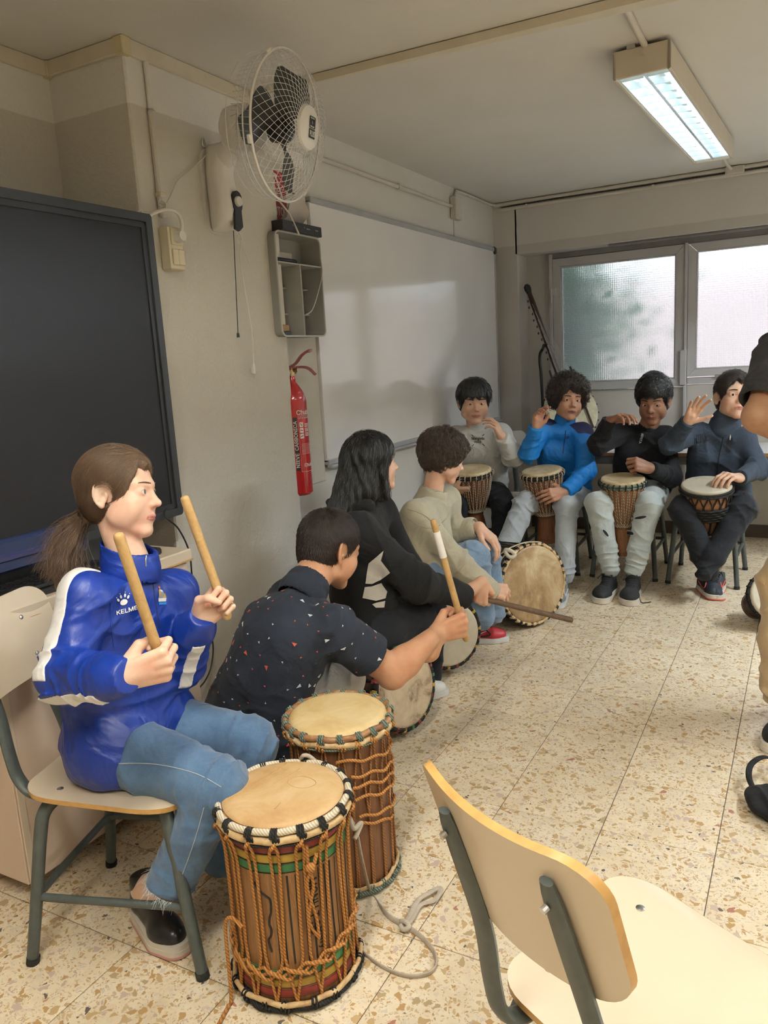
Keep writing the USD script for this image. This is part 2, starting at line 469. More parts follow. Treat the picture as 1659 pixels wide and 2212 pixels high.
def leaf(n, x0, x1, z0, z1, fw, label, hinge=None, rail2=False):
    w = thing("window_%d" % n, label, "window", kind="structure")
    bars("frame", (x0, z0), (x1, z1), fw, (YW - 0.035, YW + 0.02), w, M["alu"])
    bars("glazing_bead", (x0 + 0.009, z0 + 0.009), (x1 - 0.009, z1 - 0.009), 0.009, (YW - 0.022, YW + 0.008), w, M["alu"])
    obj("pane", boxm((x0, YW - 0.007, z0), (x1, YW - 0.001, z1)), M["pane"], w, label="reeded frosted glass pane")
    zb = z0 - fw
    if rail2:
        obj("rail", boxm((x0 - fw, YW - 0.025, zb - 0.05), (x1 + fw, YW + 0.02, zb - 0.006), 0.003), M["alu"], w)
        obj("latch", boxm(((x0 + 0.13), YW - 0.05, zb - 0.012), (x0 + 0.25, YW - 0.025, zb + 0.008), 0.003), M["steel"], w)
        zb -= 0.05
    obj("lower_panel", boxm((x0 - fw, YW - 0.012, 0.0), (x1 + fw, YW + 0.02, zb - 0.004), 0.002), M["panel_grey"], w)
    obj("panel_seam", boxm((x0 - fw, YW - 0.015, zb - 0.36), (x1 + fw, YW - 0.008, zb - 0.352)), M["alu"], w)
    if hinge is not None:
        for zz in hinge:
            obj("hinge", cat_([cyl((x0 - fw - 0.012, YW - 0.045, zz - 0.05), (x0 - fw - 0.012, YW - 0.045, zz + 0.05), 0.007, 12), boxm((x0 - fw - 0.008, YW - 0.045, zz), (x0 - fw + 0.026, YW - 0.035, zz + 0.05), 0.002)]), M["alu"], w)
    return w


leaf(1, -1.622, -0.830, 1.106, 1.938, 0.056, "grey framed window leaf behind the curly-haired drummer, greenish reeded glass", hinge=(1.74, 0.6))
w2 = leaf(2, -0.700, 0.560, 1.164, 1.942, 0.050, "grey framed window leaf to the right of the mullion, bright reeded glass", rail2=True)
leaf(3, 0.690, 1.640, 1.106, 1.938, 0.056, "grey framed window leaf outside the frame on the far right")
for nm, lo, hi in (("mullion", (-0.772, YW - 0.05, 0.0), (-0.754, YW + 0.03, 2.0)), ("mullion", (0.613, YW - 0.05, 0.0), (0.631, YW + 0.03, 2.0)), ("jamb", (-1.706, YW - 0.04, 0.0), (-1.681, YW + 0.03, 2.03)), ("jamb", (1.70, YW - 0.04, 0.0), (1.76, YW + 0.03, 2.03)), ("header", (-1.70, YW - 0.03, 1.997), (1.75, YW + 0.03, 2.045))):
    obj("trim_1" if nm == "x" else nm, boxm(lo, hi, 0.002), M["alu"] if nm != "header" else M["alu_dark"], w2)
obj("astragal", boxm((-0.795, YW - 0.06, 1.06), (-0.752, YW - 0.035, 1.30), 0.004), M["alu"], w2, label="cover plate at the meeting stiles")
obj("blind_rail", boxm((-1.25, YF + 0.03, 2.018), (XR, YF + 0.05, 2.034), 0.003), M["alu_dark"], w2)

# ------------------------------------------------------------------ courtyard seen blurred through the glass
M["court"] = pm("courtyard_plaster", (0.62, 0.50, 0.47), 0.9, (0.55, 0.43, 0.41), scale=2)
M["court_floor"] = pm("courtyard_paving", (0.60, 0.58, 0.56), 0.9, scale=4)
M["leaf"] = raw("leaf_green", {"oi": ("geometry", {}), "r": ("rgb_ramp", {"ramp": [(0, (0.03, 0.16, 0.075)), (0.5, (0.045, 0.22, 0.11)), (1, (0.09, 0.30, 0.14))]}), "p": ("principled_bsdf", {"roughness": 0.5}), "t": ("translucent_bsdf", {"color": (0.08, 0.3, 0.1)}), "m": ("mix_closure", {"fac": 0.3})},
                [("oi.random_per_island", "r.fac"), ("r.color", "p.base_color"), ("p.BSDF", "m.closure1"), ("t.BSDF", "m.closure2")], "m.closure")
obj("courtyard_ground", boxm((-5, 6.05, -0.25), (5, 10.5, -0.05)), M["court_floor"], label="pale paving of the courtyard behind the windows", cat="ground", kind="structure")
obj("courtyard_wall", boxm((-5, 10.2, -0.1), (5, 10.5, 2.3)), M["court"], label="pinkish courtyard wall behind the windows", cat="wall", kind="structure")
rng = np.random.default_rng(11)
bush = thing("shrub", "dark green leafy shrub standing outside behind the left window", "shrub", (0, 0, 0))
obj("stem", cat_([cyl((-2.05, 6.55, -0.05), (-2.05 + a, 6.55 + b, 1.8), 0.03, 8, 0.012) for a, b in ((-.3, .1), (0.1, 0), (.35, -.1))]), pm("bark", (0.15, 0.10, 0.07), 0.9), bush)
nl = 5200
pc = rng.normal(size=(nl, 3)) * V(0.34, 0.16, 0.42) + V(-2.02, 6.40, 1.50)
pc[:, 2] = np.maximum(pc[:, 2], 0.1)
d1 = rng.normal(size=(nl, 3)); d1 /= np.linalg.norm(d1, axis=1)[:, None]
d2 = np.cross(d1, rng.normal(size=(nl, 3))); d2 /= np.linalg.norm(d2, axis=1)[:, None]
lv = np.stack([pc - d1 * .06, pc + d2 * .025, pc + d1 * .06, pc - d2 * .025], 1).reshape(-1, 3)
lf = (np.arange(nl)[:, None, None] * 4 + np.array([[0, 1, 2], [0, 2, 3]])[None]).reshape(-1, 3)
obj("leaves", trimesh.Trimesh(lv, lf, process=False), M["leaf"], bush, kind="stuff")

# ------------------------------------------------------------------ mouldings, conduits, boxes
tr = thing("trim_1", "cream cable moulding running along the ceiling round the pillar", "moulding", kind="structure")
for lo, hi in (((XN, YB, ZC - 0.05), (XN + 0.016, YP0 - 0.016, ZC - 0.001)), ((XN, YP0 - 0.016, ZC - 0.05), (XP + 0.016, YP0, ZC - 0.001)), ((XP, YP0, ZC - 0.05), (XP + 0.016, YP1 + 0.01, ZC - 0.001))):
    obj("strip", boxm(lo, hi, 0.003), M["cream_trim"], tr)
for c in ((XP, YP0), (XN, YP0)):
    s = 1 if c[0] == XP else -1
    obj("corner_cap", boxm((c[0] - 0.02, c[1] - 0.022 , ZC - 0.054), (c[0] + 0.021, c[1] + 0.02, ZC - 0.0005), 0.003), pm("yellowed_plastic_%d" % (s + 1), (0.66, 0.57, 0.36), 0.45), tr)
p0, p1 = (-1.965, 2.13, 2.357), (-1.965, 2.125, 1.864)
t2 = thing("trim_2", "cream vertical cable conduit on the pillar above the wall socket", "conduit", kind="structure")
obj("conduit", boxm((XP, p0[1] - 0.013, p1[2]), (XP + 0.022, p0[1] + 0.013, p0[2] - 0.15), 0.006), M["wall"], t2)
obj("conduit", boxm((XP, p0[1] - 0.010, p0[2] - 0.155), (XP + 0.018, p0[1] + 0.010, ZC - 0.045), 0.006), M["wall"], t2)
obj("clip", boxm((XP, p0[1] - 0.016, 1.93), (XP + 0.026, p0[1] + 0.016, 1.945), 0.003), M["cream_trim"], t2)
SOCK_Y = p0[1]

t3 = thing("trim_3", "grey-white painted conduit along the left wall above the whiteboard", "conduit", kind="structure")
cz = 2.285
bx = (-2.04, 4.889, 2.288)
obj("conduit", cyl((XB + 0.012, YP1 - 0.05, cz), (XB + 0.012, bx[1], cz - 0.004), 0.011, 12), M["conduit"], t3)
for yy in (3.2, 4.1):
    obj("clip", boxm((XB, yy - 0.01, cz - 0.016), (XB + 0.027, yy + 0.01, cz + 0.014), 0.003), M["conduit"], t3)
obj("junction_box", boxm((XB, bx[1] - 0.05, bx[2] - 0.085), (XB + 0.045, bx[1] + 0.05, bx[2] + 0.055), 0.006), M["conduit"], t3)
obj("conduit", tube(spline([(XB + 0.012, bx[1], bx[2] + 0.04), (XB + 0.012, bx[1] + 0.03, 2.37), (XB + 0.014, bx[1] + 0.10, 2.388), (XB + 0.014, YF - 0.1, 2.388), (XB + 0.03, YF - 0.02, 2.389)], 6), 0.009, 10), M["conduit"], t3)
obj("wire", cyl((XB + 0.004, bx[1] + 0.0, bx[2] - 0.085), (XB + 0.004, bx[1], 2.09), 0.0025, 6), M["conduit"], t3)

t4 = thing("trim_4", "pair of painted conduits along the far wall under the ceiling", "conduit", kind="structure")
obj("conduit", cyl((XB + 0.02, YF - 0.014, 2.388), (XR, YF - 0.014, 2.388), 0.013, 14), M["conduit"], t4)
obj("conduit", cyl((XB + 0.06, YF - 0.014, 2.352), (XR, YF - 0.014, 2.352), 0.0125, 14), M["conduit"], t4)
obj("cable", tube(spline([(XB + 0.07, YF - 0.012, 2.366), (-1.6, YF - 0.02, 2.372), (-1.2, YF - 0.02, 2.369), (-0.8, YF - 0.02, 2.371), (-0.5, YF - 0.02, 2.367), (0.3, YF - 0.02, 2.37), (XR, YF - 0.02, 2.37)], 6), 0.0035, 6), M["black_wire"], t4, label="thin dark cable between the conduits")
for xx in (-1.8, -0.95, 0.2):
    obj("clip", boxm((xx - 0.008, YF - 0.03, 2.342), (xx + 0.008, YF, 2.366), 0.002), M["conduit"], t4)
jb = (-0.4623, 5.6, 2.418)
obj("junction_box", boxm((jb[0] - 0.055, YF - 0.045, 2.352), (jb[0] + 0.055, YF, ZC - 0.004), 0.005), M["conduit"], t4)
obj("conduit", tube(spline([(jb[0] - 0.02, YF - 0.04, 2.385), (jb[0] - 0.03, YF - 0.12, 2.386), (-0.50, 5.0, 2.388), (-0.505, 4.86, 2.388)], 5), 0.011, 10), M["conduit"], t4)

t5 = thing("trim_5", "flat cream cable trunking crossing the ceiling", "trunking", kind="structure")
pa, pb, pc_, pd = V(-1.607, 2.57), V(-0.679, 2.674), V(-0.646, 2.717), V(-1.640, 2.684)
da, dc = (pb - pa) / 0.928, (pc_ - pd) / 0.994
poly = Polygon([pa - da * 0.35, pb + da * 2.5, pc_ + dc * 2.5, pd - dc * 0.32])
obj("trunking", xf(prism(poly, 0.028), basis(V(0, 0, ZC - 0.031), V(1, 0, 0), V(0, 1, 0), V(0, 0, 1))), M["cream_trim"], t5)
t6 = thing("trim_6", "round painted conduit on the ceiling leading to the ceiling lamp", "conduit", kind="structure")
obj("conduit", cyl((-0.560, 2.72, ZC - 0.012), (-0.566, 3.15, ZC - 0.012), 0.0115, 12), M["conduit"], t6)

# ================================================================== ceiling lamps
M["lamp_body"] = pm("lamp_enamel", (0.62, 0.55, 0.44), 0.4, (0.58, 0.51, 0.41), scale=4)
M["lamp_mirror"] = pm("lamp_reflector", (0.86, 0.93, 0.93), 0.22, (0.80, 0.90, 0.90), metal=1.0)
M["louvre"] = pm("lamp_louvre", (0.80, 0.88, 0.90), 0.28, (0.74, 0.84, 0.88), metal=0.85)


def lamp(loc, rz, tube_mat, label, louvres=True, L=1.70, W=0.20, Hh=0.092):
    t = thing("ceiling_lamp", label, "lamp", loc, rz, None)
    w, l = W / 2, L / 2
    s = 0.012
    obj("housing", cat_([boxm((-w, -l, 0), (-w + s, l, Hh), 0.002), boxm((w - s, -l, 0), (w, l, Hh), 0.002), boxm((-w, -l, 0), (w, -l + s, Hh), 0.002), boxm((-w, l - s, 0), (w, l, Hh), 0.002), boxm((-w, -l, Hh - 0.004), (w, l, Hh), 0.001)]), M["lamp_body"], t)
    obj("reflector", cat_([boxm((-w + s, -l + s, Hh - 0.010), (w - s, l - s, Hh - 0.005)), boxm((-w + s, -l + s, 0.006), (-w + s + 0.004, l - s, Hh - 0.01)), boxm((w - s - 0.004, -l + s, 0.006), (w - s, l - s, Hh - 0.01))]), M["lamp_mirror"], t)
    for x in (-0.045, 0.045):
        obj("fluorescent_tube", cyl((x, -l + 0.04, Hh - 0.030), (x, l - 0.04, Hh - 0.030), 0.0125, 14), tube_mat, t)
    if louvres:
        obj("spine", boxm((-0.006, -l + s, 0.010), (0.006, l - s, 0.050), 0.002), M["louvre"], t)
    n = 15 if louvres else 0
    for k in range(n):
        y = -l + s + (k + 0.5) * (L - 2 * s) / n
        for sx in (-1, 1):
            x0, x1 = sx * 0.006, sx * (w - s - 0.004)
            arc = [(x0 + (x1 - x0) * u, 0.050 - 0.022 * math.sin(PI * u)) for u in np.linspace(0, 1, 7)]
            pl = Polygon([(x0, 0.006)] + arc + [(x1, 0.006)])
            m = prism(pl, 0.003)
            v = m.vertices.copy()
            m.vertices = np.stack([v[:, 0], v[:, 2] + y, v[:, 1]], 1)
            obj("louvre_blade", m, M["louvre"], t)
    obj("mounting_tab", boxm((-0.05, -l - 0.004, Hh - 0.002), (-0.02, -l + 0.05, Hh + 0.013)), M["steel"], t)
    obj("mounting_tab", boxm((-0.05, l - 0.1, Hh - 0.002), (0.05, l - 0.05, Hh + 0.013)), M["steel"], t)
    return t


la = math.atan2(-(0.0685), 1.702)
M["tube_far"] = emit("tube_light_cool", COL_FAR, LAMP_FAR)
M["tube_near"] = emit("tube_light_warm", COL_NEAR, LAMP_NEAR)
lamp((-0.5435, 3.999, 2.298), la, M["tube_far"], "long boxed ceiling lamp with mirrored louvres over the drummers by the window")
lamp((-0.62, 0.35, 2.298), la, M["tube_near"], "boxed ceiling lamp overhead outside the frame, nearest the board wall", False)
lamp((1.3, 0.35, 2.298), la, M["tube_near"], "boxed ceiling lamp overhead outside the frame, farther from the board wall", False)
M["tube_side"] = emit("tube_light_side", COL_FAR, LAMP_SIDE)
lamp((1.35, 3.9, 2.298), la, M["tube_side"], "boxed ceiling lamp outside the frame at the right by the windows", False)

# ================================================================== whiteboard
M["board"] = raw("whiteboard_enamel", {
    "g": ("geometry", {}), "n": ("noise_texture", {"scale": 2.2, "detail": 4.0}), "b": ("bump", {"strength": 1.0, "distance": 0.0016}),
    "r": ("rgb_ramp", {"ramp": [(0.3, (0.71, 0.70, 0.70)), (0.7, (0.76, 0.75, 0.75))]}),
    "p": ("principled_bsdf", {"roughness": 0.10, "specular_ior_level": 0.75})},
    [("g.position", "n.vector"), ("n.fac", "r.fac"), ("r.color", "p.base_color"), ("n.fac", "b.height"), ("b.normal", "p.normal")], "p.BSDF")
M["alu_rail"] = pm("board_rail", (0.40, 0.41, 0.43), 0.45, scale=5)
M["black_plastic"] = pm("black_plastic", (0.018, 0.018, 0.02), 0.4)
M["black_gloss"] = pm("black_gloss", (0.012, 0.012, 0.014), 0.12)
wb = thing("whiteboard", "large glossy whiteboard with grey rails on the left wall", "whiteboard", (XB, 0, 0))
Y0b, Y1b, Z0b, Z1b = 3.158, 5.555, 0.878, 2.078
obj("panel", boxm((0.0, Y0b, Z0b), (0.028, Y1b, Z1b), 0.002), M["board"], wb)
obj("rail", boxm((0.0, Y0b, Z1b - 0.012), (0.036, Y1b, Z1b + 0.016), 0.004), M["alu_rail"], wb)
obj("rail", boxm((0.0, Y0b, Z0b - 0.016), (0.036, Y1b, Z0b + 0.012), 0.004), M["alu_rail"], wb)
obj("pen_tray", boxm((0.02, Y0b, Z0b - 0.028), (0.055, Y1b, Z0b - 0.014), 0.004), M["alu_rail"], wb)
obj("rail", boxm((0.0, Y1b - 0.008, Z0b), (0.034, Y1b + 0.012, Z1b), 0.003), M["alu_rail"], wb)
obj("corner_cap", boxm((-0.002, Y1b - 0.02, Z1b - 0.03), (0.042, Y1b + 0.016, Z1b + 0.02), 0.008), M["black_plastic"], wb, label="black corner cap")

# ================================================================== display on a cart
M["tv_case"] = pm("display_case", (0.030, 0.033, 0.038), 0.42, (0.024, 0.027, 0.032), scale=40, bump=0.0002, bscale=900)
M["tv_screen"] = pm("display_screen", (0.016, 0.015, 0.018), 0.42, (0.014, 0.013, 0.016), scale=3, spec=0.3)
M["navy_plastic"] = pm("navy_plastic", (0.020, 0.035, 0.105), 0.35, (0.017, 0.030, 0.09), scale=10)
XT = -1.88
tv = thing("display", "huge switched-off black interactive display by the left wall", "display", (XT, 0, 0))
ty0, ty1, tz0, tz1 = 0.44, 1.985, 0.865, 1.845


def frame_yz(y0, y1, z0, z1, w, x0, x1, bev):
    o = sbox(y0, z0, y1, z1).buffer(-0.012).buffer(0.012)
    i = sbox(y0 + w, z0 + w, y1 - w, z1 - w)
    return prism(o.difference(i), x1 - x0, basis(V(x0, 0, 0), V(0, 1, 0), V(0, 0, 1), V(1, 0, 0)))


obj("bezel", frame_yz(ty0, ty1, tz0, tz1, 0.026, -0.06, 0.0, 0.002), M["tv_case"], tv)
obj("inner_bezel", frame_yz(ty0 + 0.026, ty1 - 0.026, tz0 + 0.026, tz1 - 0.026, 0.018, -0.05, -0.006, 0), M["black_plastic"], tv)
obj("screen", boxm((-0.05, ty0 + 0.03, tz0 + 0.03), (-0.010, ty1 - 0.03, tz1 - 0.03)), M["tv_screen"], tv)
obj("back_cover", boxm((-0.098, ty0 + 0.02, tz0 + 0.02), (-0.05, ty1 - 0.02, tz1 - 0.02), 0.02), M["tv_case"], tv)
obj("bottom_bar", boxm((-0.075, ty0 + 0.05, 0.842), (0.016, ty1 - 0.42, 0.932), 0.008), M["navy_plastic"], tv, label="navy blue bar along the lower edge")
obj("bar_slot", boxm((0.010, ty0 + 0.1, 0.874), (0.022, 1.50, 0.893), 0.004), pm("navy_inset", (0.03, 0.035, 0.12), 0.3), tv)
obj("stand", boxm((-0.09, 0.9, 0.784), (-0.02, 1.7, 0.87), 0.004), M["black_plastic"], tv)

M["laminate"] = pm("cream_laminate", (0.69, 0.58, 0.45), 0.42, (0.66, 0.555, 0.43), scale=2.0)
M["beech_edge"] = pm("beech_edge", (0.56, 0.36, 0.16), 0.5, (0.45, 0.27, 0.11), scale=30, stretch=(1, 1, 9))
M["peach"] = pm("peach_laminate", (0.66, 0.52, 0.41), 0.45, (0.64, 0.50, 0.395), scale=2)
ct = thing("cart_cabinet", "cream laminate cabinet on castors under the display", "cabinet")
XC = -1.742
obj("body", boxm((-2.30, 1.128, 0.050), (XC - 0.004, 1.830, 0.748), 0.002), M["peach"], ct)
obj("door", boxm((XC - 0.008, 1.134, 0.055), (XC + 0.006, 1.824, 0.743), 0.002), M["peach"], ct)
obj("top", boxm((-2.31, 0.70, 0.748), (XC + 0.012, 1.845, 0.786), 0.004), M["laminate"], ct)
obj("edge_band", boxm((XC + 0.010, 0.70, 0.748), (XC + 0.016, 1.845, 0.754), 0.001), M["beech_edge"], ct)
obj("edge_strip", boxm((XC + 0.004, 1.128, 0.051), (XC + 0.009, 1.148, 0.743), 0.001), M["laminate"], ct, label="paler edge strip of the cabinet")
obj("screw", cyl((XC + 0.004, 1.15, 0.115), (XC + 0.009, 1.15, 0.115), 0.004, 10), M["alu_dark"], ct)
for yy in (1.19, 1.74):
    cs = group_x("castor", ct)
    obj("wheel", cyl((XC - 0.085, yy - 0.011, 0.0225), (XC - 0.085, yy + 0.011, 0.0225), 0.0225, 24), M["black_plastic"], cs)
    obj("fork", cat_([boxm((XC - 0.09, yy - 0.018, 0.02), (XC - 0.065, yy - 0.013, 0.052), 0.002), boxm((XC - 0.09, yy + 0.013, 0.02), (XC - 0.065, yy + 0.018, 0.052), 0.002), boxm((XC - 0.10, yy - 0.02, 0.046), (XC - 0.055, yy + 0.02, 0.052), 0.002)]), M["steel"], cs)

# keyboard with keys, mouse and a flat black case
kz = 0.786
kx0, kx1, ky0, ky1 = -1.875, -1.765, 0.98, 1.43
lt = obj("laptop", cat_([boxm((kx0 - 0.02, ky0 - 0.05, kz), (kx1 + 0.012, ky1 + 0.03, kz + 0.016), 0.004)]), M["black_plastic"], label="flat black case lying under the keyboard on the cart", cat="laptop")
kb = thing("keyboard", "black computer keyboard on the cart below the display", "keyboard", (kx0, ky0, kz + 0.016))
obj("base", boxm((0, 0, 0), (kx1 - kx0, ky1 - ky0, 0.012), 0.004), M["black_plastic"], kb)
for r in range(6):
    for c in range(17):
        x, y = 0.008 + r * 0.0165, 0.012 + c * 0.0252
        obj("key", boxm((x, y, 0.010), (x + 0.0145, y + 0.0222, 0.0175), 0.002), M["black_gloss"], kb)
ms = obj("mouse", trimesh.creation.icosphere(3, 1.0), M["black_gloss"], smooth=True, label="glossy black computer mouse beside the keyboard", cat="mouse")
UsdGeom.Xformable(ms).AddTransformOp().Set(Gf.Matrix4d(0.050, 0, 0, 0, 0, 0.032, 0, 0, 0, 0, 0.019, 0, -1.805, 1.52, kz + 0.019, 1))
obj("remote_control", boxm((-1.83, 1.70, kz), (-1.77, 1.76, kz + 0.022), 0.006), M["black_plastic"], label="small black remote on the far end of the cart top", cat="remote")
tc = [(-1.90, 1.94, 0.90), (-1.87, 1.886, 0.879), (-1.86, 1.931, 0.8257), (-1.86, 1.97, 0.7388), (-1.87, 1.982, 0.6522), (-1.9, 2.01, 0.5567), (-1.93, 2.092, 0.4312), (-1.95, 2.139, 0.3306), (-1.95, 2.116, 0.2467), (-1.93, 2.046, 0.2129), (-1.9, 1.932, 0.206), (-1.95, 1.9, 0.12), (-1.97, 1.93, 0.006)]
obj("display_cable", tube(spline(tc, 8), 0.0028, 6), M["black_wire"], label="thin black cable hanging from the display down behind the cart", cat="cable")

# ================================================================== socket box on the pillar
M["ivory"] = pm("ivory_plastic", (0.70, 0.62, 0.44), 0.4, (0.67, 0.59, 0.41), scale=6)
M["white_plastic"] = pm("white_plastic", (0.70, 0.67, 0.61), 0.32, (0.67, 0.64, 0.58), scale=6)
sb = thing("wall_socket", "ivory surface box with a socket and switch on the pillar", "socket", (XP, 0, 0))
obj("box", boxm((0, 2.112, 1.690), (0.045, 2.180, 1.832), 0.004), M["ivory"], sb)
obj("socket_plate", boxm((0.045, 2.120, 1.772), (0.049, 2.176, 1.826), 0.001), M["ivory"], sb)
obj("switch", boxm((0.045, 2.120, 1.706), (0.051, 2.147, 1.758), 0.002), M["ivory"], sb)
obj("switch", boxm((0.045, 2.1485, 1.706), (0.051, 2.176, 1.758), 0.002), M["ivory"], sb)
pg = thing("power_plug", "round white plug in the socket with its thick cord to the display", "plug")
obj("plug_body", cyl((XP + 0.049, 2.150, 1.799), (XP + 0.075, 2.150, 1.800), 0.021, 24, 0.017), M["white_plastic"], pg)
obj("cord", tube(spline([(XP + 0.066, 2.152, 1.81), (XP + 0.07, 2.156, 1.845), (XP + 0.068, 2.14, 1.873), (XP + 0.06, 2.10, 1.88), (XP + 0.04, 2.05, 1.862), (XP - 0.01, 1.99, 1.82), (XT - 0.09, 1.93, 1.78)], 8), 0.006, 10), M["white_plastic"], pg)

# ================================================================== wall fan
fan = thing("wall_fan", "white wall fan with a wire cage and dark blades on the pillar", "fan")
M["fan_white"] = pm("fan_white", (0.70, 0.67, 0.62), 0.30, (0.68, 0.65, 0.60), scale=5)
M["fan_wire"] = pm("fan_wire", (0.66, 0.66, 0.66), 0.35, (0.62, 0.62, 0.62), scale=5)
M["blade"] = raw("fan_blade_smoke", {"a": ("principled_bsdf", {"base_color": (0.06, 0.065, 0.065), "roughness": 0.25}), "b": ("transparent_bsdf", {"color": (0.45, 0.45, 0.45)}), "m": ("mix_closure", {"fac": 0.28})}, [("a.BSDF", "m.closure1"), ("b.BSDF", "m.closure2")], "m.closure")
fn = nrm(V(1.0, 0.10, -0.16))
FC = V(*(-1.432, 2.111, 2.05))
fa, fb, _ = frame_of(fn)        # fa horizontal, fb up-ish
if fb[2] < 0:
    fa, fb = -fa, -fb
RF = 0.206


def fpt(r, ang, h):
    return FC + fn * h + r * (math.cos(ang) * fa + math.sin(ang) * fb)


def grille(h0, r0, h1, r1, n, sweep, rad, bulge):
    ms_ = []
    for sgn in (-1, 1):
        for k in range(n):
            t = np.linspace(0, 1, 12)
            pts = [fpt(r0 + (r1 - r0) * u, 2 * PI * k / n + sgn * sweep * u, h0 + (h1 - h0) * (u ** bulge)) for u in t]
            ms_.append(tube(pts, rad, 4, caps=False))
    return cat_(ms_)


front = grille(0.085, 0.062, 0.02, RF, 44, 0.85, 0.00065, 2.6)
obj("front_grille", front, M["fan_wire"], fan, kind="stuff", label="wire mesh front of the cage")
back = []
for k in range(72):
    a = 2 * PI * k / 72
    back.append(tube([fpt(0.05, a, -0.085), fpt(0.13, a + 0.12, -0.083), fpt(RF * 0.93, a + 0.25, -0.062), fpt(RF, a + 0.27, 0.012)], 0.0006, 4, caps=False))
for r, h in ((0.13, -0.083), (0.20, -0.072), (RF * 0.995, -0.03)):
    back.append(tube([fpt(r, a, h) for a in np.linspace(0, 2 * PI, 49)[:-1]], 0.0011, 4, closed=True))
obj("rear_grille", cat_(back), M["fan_wire"], fan, kind="stuff")
obj("rim_ring", tube([fpt(RF + 0.002, a, 0.014) for a in np.linspace(0, 2 * PI, 73)[:-1]], 0.0040, 8, closed=True), M["fan_white"], fan, smooth=True)
obj("rim_band", tube([fpt(RF + 0.001, a, -0.012) for a in np.linspace(0, 2 * PI, 73)[:-1]], 0.0022, 6, closed=True), M["fan_wire"], fan)
for a in (0.6, 2.2, 3.5, 5.4):
    obj("rim_clip", boxm((-0.012, -0.006, -0.008), (0.012, 0.006, 0.008), 0.002).apply_transform(basis(fpt(RF + 0.004, a, 0.01), -math.sin(a) * fa + math.cos(a) * fb, fn, math.cos(a) * fa + math.sin(a) * fb)), M["fan_white"], fan)
badge = obj("badge", xf(lathe([(0.060, 0), (0.064, 0.004), (0.060, 0.012), (0.045, 0.018), (0.0, 0.021)], 40, cap=False), basis(FC + fn * 0.078, fa, fb, fn)), M["fan_white"], fan, smooth=40)
# the badge's print
up = nrm(V(0, 0, 1) - fn * fn[2])
rt = np.cross(up, fn)
bo = FC + fn * 0.0985
def on_badge(m, x, y, d=0.0):
    return xf(m, basis(bo + rt * x + up * y + fn * d, rt, up, fn))
obj("badge_frame", on_badge(prism(rrect(0.034, 0.032, 0.003).difference(rrect(0.029, 0.027, 0.002)), 0.0015), 0, 0.014), M["black_plastic"], badge)
tx = meshkit.text_mesh("BOX", 0.0145, 0.0015, True); tx.apply_translation((-tx.bounds.mean(0)[0], -tx.bounds.mean(0)[1], 0)); tx.apply_scale((0.75, 1.3, 1))
obj("badge_letters", on_badge(tx, 0, 0.014), M["black_plastic"], badge, kind="stuff")
ty_ = meshkit.text_mesh("PLUS", 0.0125, 0.0024, True); ty_.apply_translation((-ty_.bounds.mean(0)[0], -ty_.bounds.mean(0)[1], 0)); ty_.apply_scale((0.72, 1.2, 1))
obj("badge_plate", on_badge(prism(rrect(0.034, 0.026, 0.003), 0.0015), 0, -0.017), M["black_plastic"], badge)
obj("badge_letters", on_badge(ty_, 0, -0.017), M["fan_white"], badge, kind="stuff")
for k in range(3):
    a0 = 3.15 + k * 2 * PI / 3
    pts, n = [], 14
    top, bot = [], []
    for i, u in enumerate(np.linspace(0, 1, n)):
        r = 0.04 + u * 0.155
        wdt = 0.30 + 0.62 * math.sin(PI * min(1, u * 0.75 + 0.12))
        if u > 0.85:
            wdt *= 1 - ((u - 0.85) / 0.15) ** 2 * 0.75
        top.append((r, a0 + wdt * 0.62, -0.022))
        bot.append((r, a0 - wdt * 0.62, 0.022))
    vs = []
    for (r, a, h), (r2, a2, h2) in zip(top, bot):
        for q in np.linspace(0, 1, 7):
            vs.append(fpt(r, a + (a2 - a) * q, -0.012 + h + (h2 - h) * q))
    ff = []
    for i in range(n - 1):
        for q in range(6):
            ff += [[i * 7 + q, i * 7 + q + 1, (i + 1) * 7 + q + 1], [i * 7 + q, (i + 1) * 7 + q + 1, (i + 1) * 7 + q]]
    sh = trimesh.Trimesh(np.array(vs), np.array(ff), process=False)
    v2 = np.array(vs) - fn * 0.0025
    allf = np.vstack([sh.faces, sh.faces[:, ::-1] + len(vs)])
    obj("blade", trimesh.Trimesh(np.vstack([vs, v2]), allf, process=False), M["blade"], fan, smooth=True, label="smoky dark fan blade")
obj("hub", xf(lathe([(0.0, -0.035), (0.042, -0.035), (0.044, 0.0), (0.040, 0.018), (0.028, 0.026), (0, 0.028)], 32, cap=False), basis(FC, fa, fb, fn)), M["black_plastic"], fan, smooth=40)
obj("motor_housing", xf(lathe([(0.0, -0.21), (0.035, -0.208), (0.058, -0.19), (0.066, -0.15), (0.068, -0.095), (0.052, -0.085), (0.0, -0.085)], 36, cap=False), basis(FC, fa, fb, fn)), M["fan_white"], fan, smooth=40)
pl = prism(rrect(0.115, 0.30, 0.05), 0.010, basis(V(XP, 2.415, 1.99), V(0, 1, 0), V(0, 0, 1), V(1, 0, 0)))
obj("wall_plate", pl, M["fan_white"], fan)
sec = [(0.010, 0.132, 0.050, 1.985), (0.03, 0.13, 0.049, 1.985)]
hv = []
prof2 = rrect(1, 1, 0.42, 8)
pr2 = np.array(prof2.exterior.coords)[:-1]
